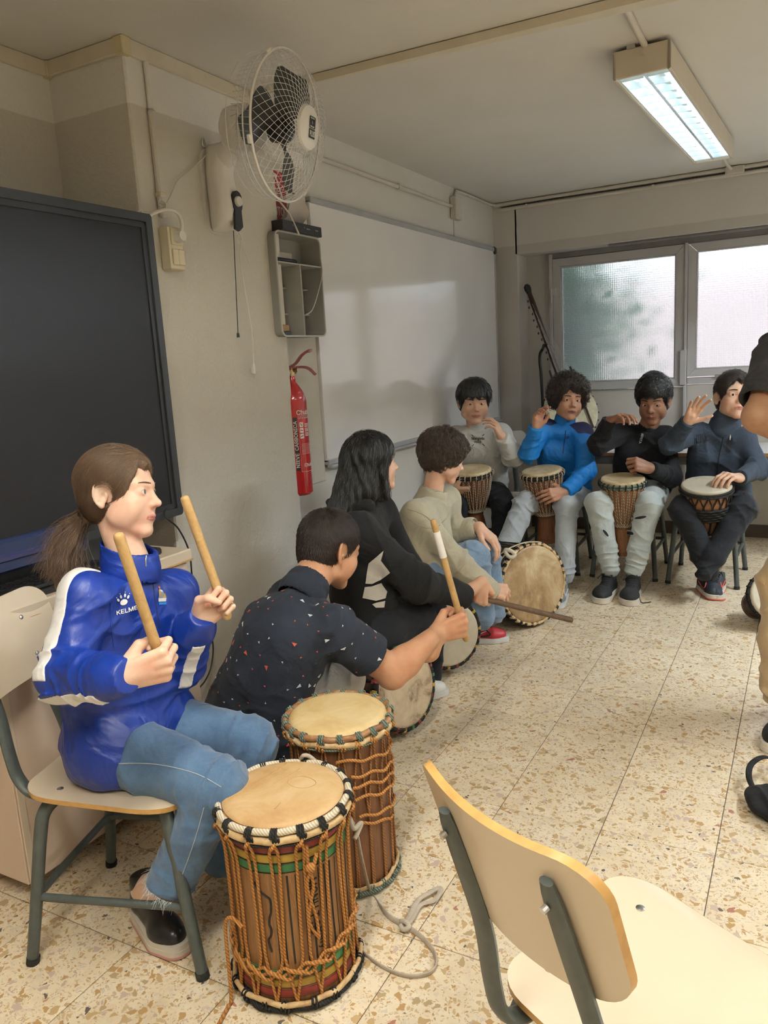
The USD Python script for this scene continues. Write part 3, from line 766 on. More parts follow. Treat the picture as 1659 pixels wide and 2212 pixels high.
for zz, d, w in ((1.848, 0.035, 0.06), (1.856, 0.065, 0.088), (1.880, 0.088, 0.104), (1.93, 0.098, 0.110), (1.99, 0.088, 0.110), (2.05, 0.082, 0.108), (2.095, 0.105, 0.106), (2.125, 0.13, 0.10), (2.140, 0.11, 0.085)):
    hv.append(np.stack([XP + 0.004 + (pr2[:, 0] + 0.5) * d, 2.415 + pr2[:, 1] * w, np.full(len(pr2), zz)], 1))
nn = len(pr2)
vs = np.vstack(hv + [hv[0].mean(0)[None], hv[-1].mean(0)[None]])
ff = []
for i in range(len(hv) - 1):
    for k in range(nn):
        l = (k + 1) % nn
        ff += [[i * nn + k, i * nn + l, (i + 1) * nn + l], [i * nn + k, (i + 1) * nn + l, (i + 1) * nn + k]]
c0 = len(hv) * nn
for k in range(nn):
    l = (k + 1) % nn
    ff += [[c0, l, k], [c0 + 1, (len(hv) - 1) * nn + k, (len(hv) - 1) * nn + l]]
obj("control_housing", trimesh.Trimesh(vs, np.array(ff), process=False), M["fan_white"], fan, smooth=50)
arm_end = FC - fn * 0.19 + V(0, 0, -0.035)
obj("arm", tube(spline([(XP + 0.05, 2.415, 2.085), (XP + 0.11, 2.40, 2.115), (XP + 0.17, 2.385, 2.118), tuple(arm_end)], 6), [0.042] * 6 + [0.036] * 6 + list(np.linspace(0.036, 0.030, 7)), 16), M["fan_white"], fan, smooth=50)
piv = V(XP + 0.185, 2.34, 2.118)
obj("pivot_screw", cyl(piv + V(0, 0.006, 0), piv + V(0, -0.004, 0), 0.012, 16), M["alu_rail"], fan)
kx = XP + 0.102
ring = rrect(0.052, 0.075, 0.0259, 10).union(Polygon([(-0.014, -0.02), (0.014, -0.02), (0.016, -0.085), (-0.004, -0.10), (-0.022, -0.095)]).buffer(0.004))
Mk = basis(V(kx - 0.006, 2.428, 1.945), V(0, 1, 0), V(0, 0, 1), V(1, 0, 0))
kp = obj("control_plate", prism(ring, 0.009, Mk), M["black_plastic"], fan, label="black keyhole-shaped control plate")
obj("dial", cyl((kx + 0.002, 2.428, 1.945), (kx + 0.012, 2.428, 1.945), 0.019, 28, 0.017), M["fan_white"], kp)
obj("eyelet", cat_([tube([(XP + 0.006, 2.39 + 0.012 * math.cos(a), 2.155 + 0.016 * math.sin(a)) for a in np.linspace(0, 2 * PI, 17)[:-1]], 0.003, 6, closed=True)]), M["steel"], fan)
c0 = V(XP + 0.055, 2.452, 1.852)
pe = V(*(-1.93, 2.433, 1.474))
obj("pull_cord", tube([c0, (c0 + pe) / 2 + V(0, 0, -0.002), pe], 0.0017, 6), M["black_wire"], fan)
obj("pull_knob", cyl(pe + V(0, 0, 0.004), pe - V(0, 0, 0.012), 0.005, 12, 0.006), M["black_plastic"], fan)
cb = [(-1.9, 2.378, 2.006), (-1.92, 2.443, 1.946), (-1.93, 2.486, 1.871), (-1.94, 2.521, 1.834), (-1.94, 2.501, 1.815), (-1.94, 2.493, 1.836), (-1.94, 2.522, 1.846), (-1.95, 2.513, 1.758), (-1.95, 2.524, 1.655), (-1.95, 2.541, 1.532), (-1.95, 2.547, 1.434), (-1.95, 2.54, 1.362)]
fc = thing("fan_cable", "white cable of the fan hanging down the pillar, loosely knotted, unplugged", "cable")
obj("cable", tube(spline(cb, 8), 0.0028, 6), M["white_plastic"], fc)
obj("loose_end", tube(spline([(-1.94, 2.514, 1.825), (-1.945, 2.547, 1.777), (-1.95, 2.571, 1.741)], 8), 0.0022, 6), M["white_plastic"], fc)
e1 = V(*(-1.95, 2.54, 1.362)); e2 = V(*(-1.95, 2.534, 1.321))
obj("plug", tube([e1, e1 * 0.5 + e2 * 0.5, e2], [0.005, 0.010, 0.009], 10), M["white_plastic"], fc)
obj("pin", cyl(e2, e2 - V(0, 0, 0.02), 0.002, 6), M["steel"], fc)
th = [(XP + 0.03, 2.38, 2.12), (-1.93, 2.395, 2.135), (-1.965, 2.317, 2.061), (-1.965, 2.225, 1.999), (-1.96, 2.163, 1.928), (-1.95, 2.119, 1.898), (-1.95, 2.1, 1.903), (-1.948, 2.107, 1.916), (-1.948, 2.132, 1.907), (-1.95, 2.117, 1.883), (-1.95, 2.046, 1.869), (-1.955, 2.01, 1.868), (-1.985, 1.95, 1.80)]
obj("thin_cable", tube(spline(th, 8), 0.0022, 6), M["conduit"], label="thin pale wire looping from the fan round the conduit to the display", cat="wire")

# ================================================================== organiser shelf, its contents, the sign
M["shelf_grey"] = pm("shelf_plastic", (0.31, 0.305, 0.28), 0.45, (0.29, 0.285, 0.26), scale=6)
M["shelf_edge"] = pm("shelf_edge", (0.46, 0.455, 0.41), 0.45, scale=6)
XS0, XS1 = -2.046, -1.938
sy0, sy1, sz0, sz1 = 2.735, 3.075, 1.466, 1.890
sh = thing("wall_organiser", "grey plastic compartment shelf mounted above the fire extinguisher", "shelf")
o = sbox(sy0, sz0, sy1, sz1).buffer(-0.03).buffer(0.03)
Ms = basis(V(XS0, 0, 0), V(0, 1, 0), V(0, 0, 1), V(1, 0, 0))
obj("shell", prism(o.difference(o.buffer(-0.004)), XS1 - XS0, Ms), M["shelf_grey"], sh)
obj("back", prism(o.buffer(-0.002), 0.004, Ms), M["shelf_grey"], sh)
obj("rim", prism(o.buffer(0.002).difference(o.buffer(-0.005)), 0.006, basis(V(XS1 - 0.004, 0, 0), V(0, 1, 0), V(0, 0, 1), V(1, 0, 0))), M["shelf_edge"], sh)
obj("shelf", boxm((XS0 + 0.002, sy0 + 0.003, 1.764), (XS1, sy1 - 0.003, 1.770), 0.001), M["shelf_edge"], sh)
obj("divider", boxm((XS0 + 0.002, 2.903, sz0 + 0.004), (XS1, 2.908, 1.765)), M["shelf_edge"], sh)
for zz in (1.672, 1.562):
    for a, b in ((sy0 + 0.004, 2.903), (2.908, sy1 - 0.004)):
        obj("ledge", boxm((XS0 + 0.003, a, zz), (XS0 + 0.030, b, zz + 0.007), 0.002), M["shelf_edge"], sh)
for zz in (1.80, 1.52):
    obj("hinge_tab", cyl((XS1 - 0.02, sy1 + 0.006, zz - 0.018), (XS1 - 0.02, sy1 + 0.006, zz + 0.018), 0.006, 10), M["ivory"], sh)
obj("card_strip", boxm((XS0 + 0.02, sy0 + 0.02, 1.771), (XS0 + 0.028, 2.965, 1.825)), pm("cardboard_pale", (0.60, 0.54, 0.46), 0.8), label="pale strip of card standing on the organiser's upper shelf", cat="card")
obj("glasses_case", boxm((XS0 + 0.04, sy0 + 0.03, 1.7702), (XS0 + 0.09, 2.92, 1.790), 0.008), pm("dark_blue_case", (0.03, 0.035, 0.06), 0.5), label="dark blue case lying on the organiser's upper shelf", cat="case")
obj("adapter", boxm((XS0 + 0.005, 2.745, 1.678), (XS0 + 0.06, 2.80, 1.745), 0.010), M["ivory"], label="ivory adapter in the upper left compartment of the organiser", cat="adapter")
obj("adapter", boxm((XS0 + 0.005, 2.75, 1.585), (XS0 + 0.06, 2.81, 1.671), 0.014), M["ivory"], label="ivory adapter with rounded ends in the middle left compartment", cat="adapter")
er = thing("board_eraser", "wooden board eraser with black felt in the organiser's bottom compartment", "eraser", (XS0, 0, 0))
obj("felt", boxm((0.02, 2.765, sz0 + 0.005), (0.08, 2.84, sz0 + 0.022), 0.002), M["black_plastic"], er)
obj("block", boxm((0.025, 2.765, sz0 + 0.022), (0.075, 2.84, sz0 + 0.052), 0.004), pm("eraser_wood", (0.38, 0.24, 0.13), 0.6, scale=20), er)
obj("string", tube(spline([(XS1 + 0.004, 3.066, 1.81), (XS1 + 0.004, 3.07, 1.74), (XS1 + 0.003, 3.03, 1.66), (XS1 + 0.003, 2.97, 1.58), (XS1 + 0.003, 2.912, 1.557)], 8), 0.0022, 6), M["conduit"], label="thin string strung across the organiser's compartments", cat="string")
rt_ = thing("recorder_box", "slim black electronic box lying on top of the organiser", "device", (XS0, 0, 0))
obj("case", boxm((0.0, 2.775, 1.892), (0.125, 3.07, 1.934), 0.002), M["black_plastic"], rt_)
for yy, zz, s, t in ((2.845, 1.915, 0.006, "1:"), (2.930, 1.915, 0.006, "8-"), (2.950, 1.912, 0.0045, "DVR 4CH"), (3.017, 1.912, 0.006, "H.264")):
    m = meshkit.text_mesh(t, s, 0.0006)
    obj("print", xf(m, basis(V(0.1252, yy, zz), V(0, 1, 0), V(0, 0, 1), V(1, 0, 0))), M["conduit"], rt_, kind="stuff")
obj("antenna", tube([(0.13, 2.88, 1.885), (0.12, 2.84, 1.96), (0.10, 2.80, 2.01)], 0.004, 8), M["conduit"], rt_)
pp = np.array([[0.02 + 0.01 * i, 2.83 + j * 0.03, 1.9305 + 0.014 * i * math.sin(j * 0.6) + 0.003 * i + (0.012 * j * i / 6)] for i in range(7) for j in range(7)])
pf = [[i * 7 + j, (i + 1) * 7 + j, (i + 1) * 7 + j + 1] for i in range(6) for j in range(6)] + [[i * 7 + j, (i + 1) * 7 + j + 1, i * 7 + j + 1] for i in range(6) for j in range(6)]
pfa = np.array(pf)
pm_ = obj("paper", trimesh.Trimesh(np.vstack([pp, pp + V(0, 0, 0.0015)]), np.vstack([pfa[:, ::-1], pfa + 49]), process=False), pm("paper_grey", (0.55, 0.50, 0.46), 0.8), smooth=True, label="curled sheet of greyish paper on top of the black box", cat="paper")
UsdGeom.Xformable(pm_).AddTranslateOp().Set(Gf.Vec3d(XS0 + 0.01, 0.03, 0.008))
M["sign_red"] = pm("sign_red", (0.42, 0.035, 0.035), 0.4, scale=6)
sg = thing("extinguisher_sign", "red sign with white lettering behind the fan, above the organiser", "sign", (XB + 0.0125, 0, 0))
obj("plate", boxm((0, 2.805, 1.955), (0.003, 2.997, 2.165), 0.001), M["sign_red"], sg)
m = meshkit.text_mesh("EXTINTOR", 0.029, 0.001, True)
m.apply_scale((0.168 / m.extents[0], 1.15, 1))
obj("letters", xf(m, basis(V(0.003, 2.819, 1.985), V(0, 1, 0), V(0, 0, 1), V(1, 0, 0))), M["white_plastic"], sg, kind="stuff")
obj("pictogram", xf(prism(union_all([rrect(0.035, 0.10, 0.015), affinity.translate(rrect(0.05, 0.012, 0.005), 0.01, 0.062), affinity.translate(affinity.rotate(rrect(0.10, 0.010, 0.005), -65), 0.045, 0.02), affinity.translate(rrect(0.05, 0.008, 0.003), -0.055, 0.03), affinity.translate(rrect(0.05, 0.008, 0.003), -0.055, 0.0)]), 0.001), basis(V(0.003, 2.90, 2.085), V(0, 1, 0), V(0, 0, 1), V(1, 0, 0))), M["white_plastic"], sg, kind="stuff")

# ================================================================== fire extinguisher
M["ext_red"] = pm("extinguisher_red", (0.45, 0.018, 0.02), 0.22, (0.40, 0.016, 0.018), scale=4, coat=0.6)
M["dark_red"] = pm("handle_dark_red", (0.16, 0.014, 0.022), 0.3, coat=0.3)
M["brass"] = pm("brass", (0.55, 0.42, 0.22), 0.35, metal=1.0)
ex, ey = -1.997, 2.862
fe = thing("fire_extinguisher", "red fire extinguisher hanging on the wall strip behind the pillar", "fire extinguisher", (ex, ey, 0))
RE = 0.056
obj("cylinder", lathe([(0.0, 0.775), (0.046, 0.776), (RE, 0.787), (RE, 1.19), (RE - 0.004, 1.212), (RE - 0.014, 1.237), (0.028, 1.258), (0.018, 1.272), (0.015, 1.30), (0.0, 1.30)], 48, cap=False), M["ext_red"], fe, smooth=40)
obj("valve", cat_([cyl((0, 0, 1.30), (0, 0, 1.335), 0.014, 16), cyl((0.0, -0.03, 1.318), (0, 0.03, 1.318), 0.009, 12), cyl((0.01, 0, 1.325), (0.036, 0.0, 1.325), 0.008, 12)]), M["brass"], fe)
obj("gauge", cyl((0, -0.035, 1.315), (0, -0.05, 1.315), 0.02, 20), M["steel"], fe)
obj("top_lever", tube(spline([(-0.005, -0.02, 1.335), (0.02, 0.005, 1.352), (0.035, 0.035, 1.385), (0.05, 0.06, 1.402), (0.058, 0.078, 1.404)], 6), 0.012, 4, prof=np.array([(1, .45), (-1, .45), (-1, -.45), (1, -.45)])), M["dark_red"], fe)
obj("grip", tube(spline([(-0.005, -0.01, 1.332), (0.03, 0.03, 1.337), (0.055, 0.055, 1.328), (0.075, 0.075, 1.30)], 6), 0.011, 4, prof=np.array([(1, .5), (-1, .5), (-1, -.5), (1, -.5)])), M["dark_red"], fe)
obj("bracket", boxm((-0.062, -0.02, 1.10), (-0.045, 0.02, 1.14)), M["alu_dark"], fe)


def wrap(mesh, r, phi0, z0):
    """Bends a flat mesh (x along the circumference, y up, z outwards) round a cylinder of radius r."""
    v = mesh.vertices
    a = phi0 + v[:, 0] / r
    return trimesh.Trimesh(np.stack([(r + v[:, 2]) * np.cos(a), (r + v[:, 2]) * np.sin(a), z0 + v[:, 1]], 1), mesh.faces, process=False)


def fine(mesh, n=0.006):
    v, f = trimesh.remesh.subdivide_to_size(mesh.vertices, mesh.faces, n)
    return trimesh.Trimesh(v, f, process=False)


# facing angle of the label: towards the room
ph0 = -0.36
lab = obj("label_panel", wrap(fine(prism(affinity.translate(rrect(0.075, 0.245, 0.002).difference(rrect(0.073, 0.243, 0.002)), 0.0, 0.0), 0.0004)), RE, ph0 + 0.30, 1.005), M["white_plastic"], fe)
obj("label_stripe", wrap(fine(prism(rrect(0.017, 0.235, 0.001), 0.0004)), RE, ph0 - 0.62, 1.005), M["black_plastic"], fe)
def wtext(s, h, dphi, z, mat, rot=False, wmax=None):
    m = meshkit.text_mesh(s, h, 0.0006, True)
    if wmax:
        m.apply_scale((min(1, wmax / m.extents[0]), 1, 1))
    m.apply_translation((-m.bounds.mean(0)[0], 0, 0.0003))
    if rot:
        m.apply_transform(trimesh.transformations.rotation_matrix(PI / 2, (0, 0, 1)))
    obj("label_print", wrap(fine(m, 0.01), RE, ph0 + dphi, z), mat, fe, kind="stuff")
wtext("NIEVE  CARBONICA", 0.0155, -0.50, 1.005, M["white_plastic"], True, 0.225)
wtext("Chubb", 0.020, 0.28, 1.133, M["white_plastic"])
wtext("EXTINTOR DE CO2", 0.0055, 0.28, 1.116, M["white_plastic"])
for k in range(3):
    obj("label_icon", wrap(fine(prism(rrect(0.017, 0.021, 0.001).difference(affinity.rotate(rrect(0.004, 0.014, 0.001), 35 + 40 * k)), 0.0005)), RE, ph0 - 0.14, 1.09 - k * 0.025), M["white_plastic"], fe)
    obj("label_text", wrap(fine(prism(union_all([affinity.translate(rrect(0.028, 0.0032, 0.001), 0, 0.006 * q) for q in range(3)]), 0.0005)), RE, ph0 + 0.42, 1.080 - k * 0.020), M["white_plastic"], fe)
for k in range(9):
    obj("label_text", wrap(fine(prism(rrect(0.056, 0.0022, 0.0008), 0.0005)), RE, ph0 + 0.25, 1.005 - k * 0.0055), pm("label_pink", (0.55, 0.25, 0.24), 0.5) if k == 0 else LOOKS + "/label_pink", fe)
wtext("Chubb", 0.014, 0.40, 0.905, M["white_plastic"])

# ================================================================== school chairs
M["chair_ply"] = pm("chair_laminate", (0.70, 0.58, 0.43), 0.30, (0.68, 0.565, 0.42), scale=2, coat=0.25, coat_rough=0.12)
M["chair_ply_grey"] = pm("chair_laminate_grey", (0.62, 0.60, 0.56), 0.35, (0.60, 0.58, 0.54), scale=2)
M["ply_edge"] = raw("ply_edge", {"g": ("geometry", {}), "s": ("separate_xyz", {}), "w": ("noise_texture", {"scale": 40.0, "detail": 5.0}), "r": ("rgb_ramp", {"ramp": [(0, (0.28, 0.13, 0.035)), (0.45, (0.52, 0.29, 0.09)), (1, (0.62, 0.38, 0.13))]}), "p": ("principled_bsdf", {"roughness": 0.4})},
                     [("g.position", "w.vector"), ("w.fac", "r.fac"), ("r.color", "p.base_color")], "p.BSDF")
M["chair_steel"] = pm("chair_enamel", (0.075, 0.088, 0.082), 0.42, (0.06, 0.072, 0.068), scale=50, bump=0.0003, bscale=500)
M["rubber"] = pm("rubber_foot", (0.012, 0.012, 0.012), 0.7)


def shell_from(poly, zf, th, edge, n=0.014):
    """A thin curved sheet: the plan polygon (x, y) lifted by zf(x, y); returns (faces mesh, edge mesh)."""
    flat = trimesh.creation.extrude_polygon(poly, 0.001, engine="earcut")
    flat = trimesh.intersections.slice_mesh_plane(flat, (0, 0, 1), (0, 0, 0.0009))
    v, f = trimesh.remesh.subdivide_to_size(flat.vertices, flat.faces, n)
    t = trimesh.Trimesh(v, f)
    t.merge_vertices()
    v, f = t.vertices.copy(), t.faces.copy()
    z = zf(v[:, 0], v[:, 1])
    top = np.stack([v[:, 0], v[:, 1], z], 1)
    bot = top - V(0, 0, th)
    sheets = trimesh.Trimesh(np.vstack([top, bot]), np.vstack([f, f[:, ::-1] + len(v)]), process=False)
    ring = np.array(poly.segmentize(0.010).exterior.coords)[:-1]
    rz_ = zf(ring[:, 0], ring[:, 1])
    a = np.stack([ring[:, 0], ring[:, 1], rz_ + 0.0002], 1)
    b = a - V(0, 0, th + 0.0004)
    nr = len(ring)
    ef = []
    for k in range(nr):
        l = (k + 1) % nr
        ef += [[k, nr + k, nr + l], [k, nr + l, l]]
    return sheets, trimesh.Trimesh(np.vstack([a, b]), np.array(ef), process=False)


def seat_z(x, y):
    r = np.clip((y - 0.10) / 0.09, 0, None)
    return 0.42 - 0.016 * np.clip(r, 0, 1.2) ** 2 + 0.010 * (x / 0.19) ** 2 + 0.008 * np.clip((-y - 0.09) / 0.09, 0, 1.3) ** 2 - 0.006


def build_chair(name, label, cat, loc, rz, m_ply, group=None):
    c = thing(name, label, cat, loc, rz, group)
    pl = Polygon([(-0.150, -0.185), (0.150, -0.185), (0.195, 0.168), (-0.195, 0.168)]).buffer(-0.06).buffer(0.075, quad_segs=8)
    s, e = shell_from(pl, seat_z, 0.011, None)
    so = obj("seat", s, m_ply, c, smooth=45)
    obj("seat_edge", e, M["ply_edge"], so, smooth=50, label="orange-brown plywood edge")
    for x in (-0.125, 0.125):
        for y in (-0.115, 0.10):
            zz = float(seat_z(np.array([x]), np.array([y]))[0])
            obj("screw", xf(lathe([(0.0075, -0.002), (0.0075, 0.0015), (0.004, 0.003), (0, 0.003)], 14, cap=False), basis(V(x, y, zz), V(1, 0, 0), V(0, 1, 0), V(0, 0, 1))), M["steel"], so, smooth=30)
    # backrest: a curved sheet, leaning; plan coordinates (x, t) with t up along the lean
    bp = affinity.translate(rrect(0.318, 0.215, 0.055, 8), 0.012, 0.006)
    lean = math.atan2(0.075, 0.24)
    s, e = shell_from(bp, lambda x, y: 0.036 * (x / 0.1675) ** 2, 0.011, None)
    Mb = basis(V(0, -0.300, 0.715), V(-1, 0, 0), V(0, -math.sin(lean), math.cos(lean)), V(0, math.cos(lean), math.sin(lean)))
    bo_ = obj("backrest", xf(s, Mb), m_ply, c, smooth=45)
    obj("backrest_edge", xf(e, Mb), M["ply_edge"], bo_, smooth=50, label="orange-brown plywood edge")
    for x in (-0.086, 0.086):
        for t in (-0.055, 0.045):
            q = (Mb @ np.array([-x, t, 0.036 * (x / 0.1675) ** 2, 1]))[:3]
            obj("screw", xf(lathe([(0.006, -0.002), (0.006, 0.0015), (0, 0.003)], 12, cap=False), basis(q, V(1, 0, 0), Mb[:3, 1], Mb[:3, 2])), M["steel"], bo_)
    oval = np.stack([1.35 * np.cos(np.arange(12) * PI / 6), 0.8 * np.sin(np.arange(12) * PI / 6)], 1)
    for x in (-1, 1):
        q = (Mb @ np.array([-x * 0.086, 0.080, 0.036 * (0.092 / 0.1675) ** 2 - 0.018, 1]))[:3]
        q2 = (Mb @ np.array([-x * 0.090, -0.11, 0.036 * (0.092 / 0.1675) ** 2 - 0.018, 1]))[:3]
        pts = spline([(x * 0.112, 0.02, 0.392), (x * 0.112, -0.12, 0.392), (x * 0.110, -0.195, 0.395), (x * 0.107, -0.232, 0.43), (x * 0.104, -0.248, 0.49), tuple(q2), tuple(q)], 6)
        p_ = obj("back_post", tube(pts, [0.0125] * (len(pts) - 4) + [0.0122, 0.0115, 0.010, 0.007], 12, prof=oval), M["chair_steel"], c, smooth=40)
        obj("rivet", cyl(q - Mb[:3, 1] * 0.03 - Mb[:3, 2] * 0.016, q - Mb[:3, 1] * 0.03 - Mb[:3, 2] * 0.009, 0.0045, 10), M["steel"], p_)
    for x in (-1, 1):
        for y in (-1, 1):
            pts = spline([(x * 0.05, y * 0.115, 0.396), (x * 0.110, y * 0.130, 0.394), (x * 0.142, y * 0.150, 0.372), (x * 0.153, y * 0.162, 0.32), (x * 0.168, y * 0.187, 0.16), (x * 0.1815, y * 0.2115, 0.012)], 6)
            lg = obj("leg", tube(pts, np.linspace(0.0175, 0.0135, len(pts)), 10), M["chair_steel"], c, smooth=40)
            obj("rubber_foot", cyl((x * 0.1805, y * 0.2095, 0.016), (x * 0.182, y * 0.2125, 0.0005), 0.0155, 14), M["rubber"], lg)
    za = 0.165
    br = spline([(0.166, 0.183, za), (0.166, -0.13, za), (0.160, -0.178, za), (0.13, -0.188, za), (-0.13, -0.188, za), (-0.160, -0.178, za), (-0.166, -0.13, za), (-0.166, 0.183, za)], 5)
    obj("stretcher", tube(br, 0.0095, 10), M["chair_steel"], c, smooth=40)
    obj("under_frame", cat_([cyl((-0.11, 0.118, 0.394), (0.11, 0.118, 0.394), 0.012, 10), cyl((-0.11, -0.118, 0.394), (0.11, -0.118, 0.394), 0.012, 10)]), M["chair_steel"], c)
    return c


def face(fx, fy):
    """rotation about z that turns local +y to the direction (fx, fy)"""
    return math.atan2(-fx, fy)


ch0 = build_chair("school_chair", "empty cream school chair nearest the viewer, seen over its backrest", "chair", (-0.150, 1.050, 0), face(0.46, 0.89), M["chair_ply"])
copy_of(ch0, (-1.411, 1.2245, 0), face(0.949, 0.316), "cream school chair the girl in the blue track jacket sits on")
chg = build_chair("grey_school_chair", "pale grey school chair under the boy in the white sweatshirt", "chair", (-1.80, 4.76, 0), face(0.12, -1), M["chair_ply_grey"])
copy_of(chg, (-1.385, 4.75, 0), face(0.05, -1), "pale grey school chair under the boy in the bright blue jacket")
copy_of(chg, (-0.925, 4.76, 0), face(0.0, -1), "pale grey school chair under the boy in the plain black top")
copy_of(chg, (-0.485, 4.74, 0), face(-0.03, -1), "pale grey school chair under the boy in the slate zip jacket")

# ================================================================== table along the windows
M["table_top"] = pm("table_white", (0.74, 0.73, 0.73), 0.35, scale=3)
tb = thing("long_table", "long white-topped table with a brown edge along the windows", "table", (0, 0, 0))
obj("tabletop", boxm((-1.62, 5.13, 0.654), (1.5, 5.70, 0.672), 0.002), M["table_top"], tb)
obj("edge_strip", boxm((-1.623, 5.122, 0.652), (1.5, 5.131, 0.673), 0.001), pm("table_edge_brown", (0.33, 0.16, 0.06), 0.5, scale=20), tb)
obj("apron", boxm((-1.57, 5.155, 0.596), (1.45, 5.17, 0.653)), M["alu_dark"], tb)
for xx in (-1.5, 0.0, 1.4):
    for yy in (5.21, 5.63):
        obj("leg", boxm((xx - 0.015, yy - 0.015, 0), (xx + 0.015, yy + 0.015, 0.654), 0.003), M["chair_steel"], tb)

# ================================================================== kora on its stand
M["kora_wood"] = pm("kora_wood", (0.055, 0.024, 0.020), 0.45, (0.03, 0.014, 0.012), scale=12)
M["kora_skin"] = pm("kora_skin", (0.60, 0.56, 0.40), 0.55, (0.46, 0.40, 0.24), scale=16, bump=0.002)
M["string"] = pm("nylon_string", (0.62, 0.62, 0.62), 0.3)
ko = thing("kora", "upright kora harp-lute with a dark neck and pale skin gourd", "kora", (0, 0, 0))
gc = V(-1.475, 5.50, 0.93)
tip = V(-1.835, 5.68, 1.808)
ax = nrm(tip - gc)
gn = nrm(V(0.74, -0.66, 0.12) - ax * (V(0.74, -0.66, 0.12) @ ax))
gx = np.cross(ax, gn)
Mg = basis(gc, gx, ax, gn)
RG = 0.20
gourd = lathe([(0.0, -0.155), (0.09, -0.145), (0.15, -0.11), (0.185, -0.06), (RG, 0.0), (RG - 0.004, 0.014), (0.0, 0.016)], 48, cap=False)
obj("gourd", xf(gourd, Mg), M["kora_skin"], ko, smooth=40)
obj("skin_rim", xf(tube([(RG * math.cos(a) * 1.005, RG * math.sin(a) * 1.005, 0.004) for a in np.linspace(0, 2 * PI, 49)[:-1]], 0.006, 8, closed=True), Mg), M["kora_skin"], ko)
for k in range(22):
    a = k * 2 * PI / 22
    obj("tack", xf(cyl((RG * math.cos(a), RG * math.sin(a), -0.005), ((RG + 0.02) * math.cos(a), (RG + 0.02) * math.sin(a), -0.005), 0.006, 8), Mg), M["kora_wood"], ko)
pts = [gc - ax * 0.22 - gn * 0.02, gc + ax * 0.2, gc + ax * 0.45, tip - ax * 0.08, tip]
obj("neck", tube(spline(pts, 8), [0.020] * 8 + [0.021] * 8 + [0.019] * 8 + [0.017] * 9, 14), M["kora_wood"], ko, smooth=40)
obj("neck_tip", tube([tip - ax * 0.05, tip - ax * 0.02, tip + ax * 0.004, tip + ax * 0.02], [0.017, 0.024, 0.024, 0.012], 14), M["black_plastic"], ko, smooth=40)
L_ = np.linalg.norm(tip - gc)
brg = gc + gn * 0.12 + gx * 0.0 + ax * 0.02
obj("bridge", boxm((-0.035, -0.008, 0.0), (0.035, 0.008, 0.14), 0.003).apply_transform(Mg), M["kora_wood"], ko)
nst = 16
for k in range(nst):
    s = 0.40 + 0.52 * (k // 2) / (nst / 2)
    side = -1 if k % 2 else 1
    a_ = gc + ax * (L_ * s) + gx * side * 0.016 + gn * 0.014
    b_ = gc + gn * (0.05 + 0.09 * (k // 2) / (nst / 2)) + gx * side * 0.034 + ax * 0.01
    obj("string", tube([a_, b_], 0.0011, 5), M["string"], ko)
for k in range(10):
    c = gc + ax * (L_ * (0.42 + 0.053 * k))
    sd = 1 if k % 2 else -1
    pegd = nrm(-gx * 0.75 * (1 if k % 2 == 0 else 0.9) - gn * 0.35)
    pegd = nrm(V(-1, -0.25, -0.35)) if k % 2 == 0 else nrm(V(-0.9, 0.4, -0.3))
    peg = obj("tuning_peg", cyl(c, c + pegd * 0.036, 0.0035, 8), M["steel"], ko)
    obj("peg_button", tube([c + pegd * 0.034 + V(0, 0, 0.009), c + pegd * 0.036, c + pegd * 0.034 - V(0, 0, 0.009)], [0.003, 0.006, 0.003], 8), M["black_plastic"], peg)
for sd in (-1, 1):
    obj("hand_post", xf(cyl((sd * 0.10, -0.17, 0.03), (sd * 0.085, 0.30, 0.04), 0.0075, 10), Mg), M["kora_wood"], ko)
obj("cross_stick", xf(cyl((-0.15, 0.17, 0.02), (0.15, 0.17, 0.02), 0.007, 10), Mg), M["kora_wood"], ko)
st = thing("instrument_stand", "black bent-tube stand holding the kora by its neck", "stand")
hk = gc + ax * (L_ * 0.52)
s0 = V(-1.757, 5.70, 1.325)
pts = spline([(-1.735, 5.72, 0.02), (-1.742, 5.72, 0.7), (-1.752, 5.71, 1.15), (-1.760, 5.705, 1.27), (-1.752, 5.695, 1.33), (-1.725, 5.675, 1.365), tuple(hk + V(-0.03, 0.0, 0.0))], 8)
obj("post", tube(pts, 0.011, 12), M["black_plastic"], st, smooth=40)
obj("hook", tube([hk + 0.026 * (math.cos(a) * nrm(np.cross(ax, V(0, 1, 0))) + math.sin(a) * np.cross(ax, nrm(np.cross(ax, V(0, 1, 0))))) for a in np.linspace(-2.2, 2.2, 17)], 0.006, 8), M["black_plastic"], st)
for a in (0.5, 2.6, 4.6):
    obj("foot", tube(spline([(-1.735, 5.72, 0.16), (-1.735 + 0.09 * math.cos(a) * 0.6, 5.72 + 0.05 * math.sin(a), 0.08), (-1.735 + 0.2 * math.cos(a) * 0.6, 5.72 + 0.10 * math.sin(a), 0.012)], 6), 0.009, 8), M["black_plastic"], st)
obj("rest_cradle", tube(spline([(-1.742, 5.72, 0.72), (-1.65, 5.68, 0.70), tuple(gc - gn * 0.15 - ax * 0.1)], 6), 0.009, 8), M["black_plastic"], st)

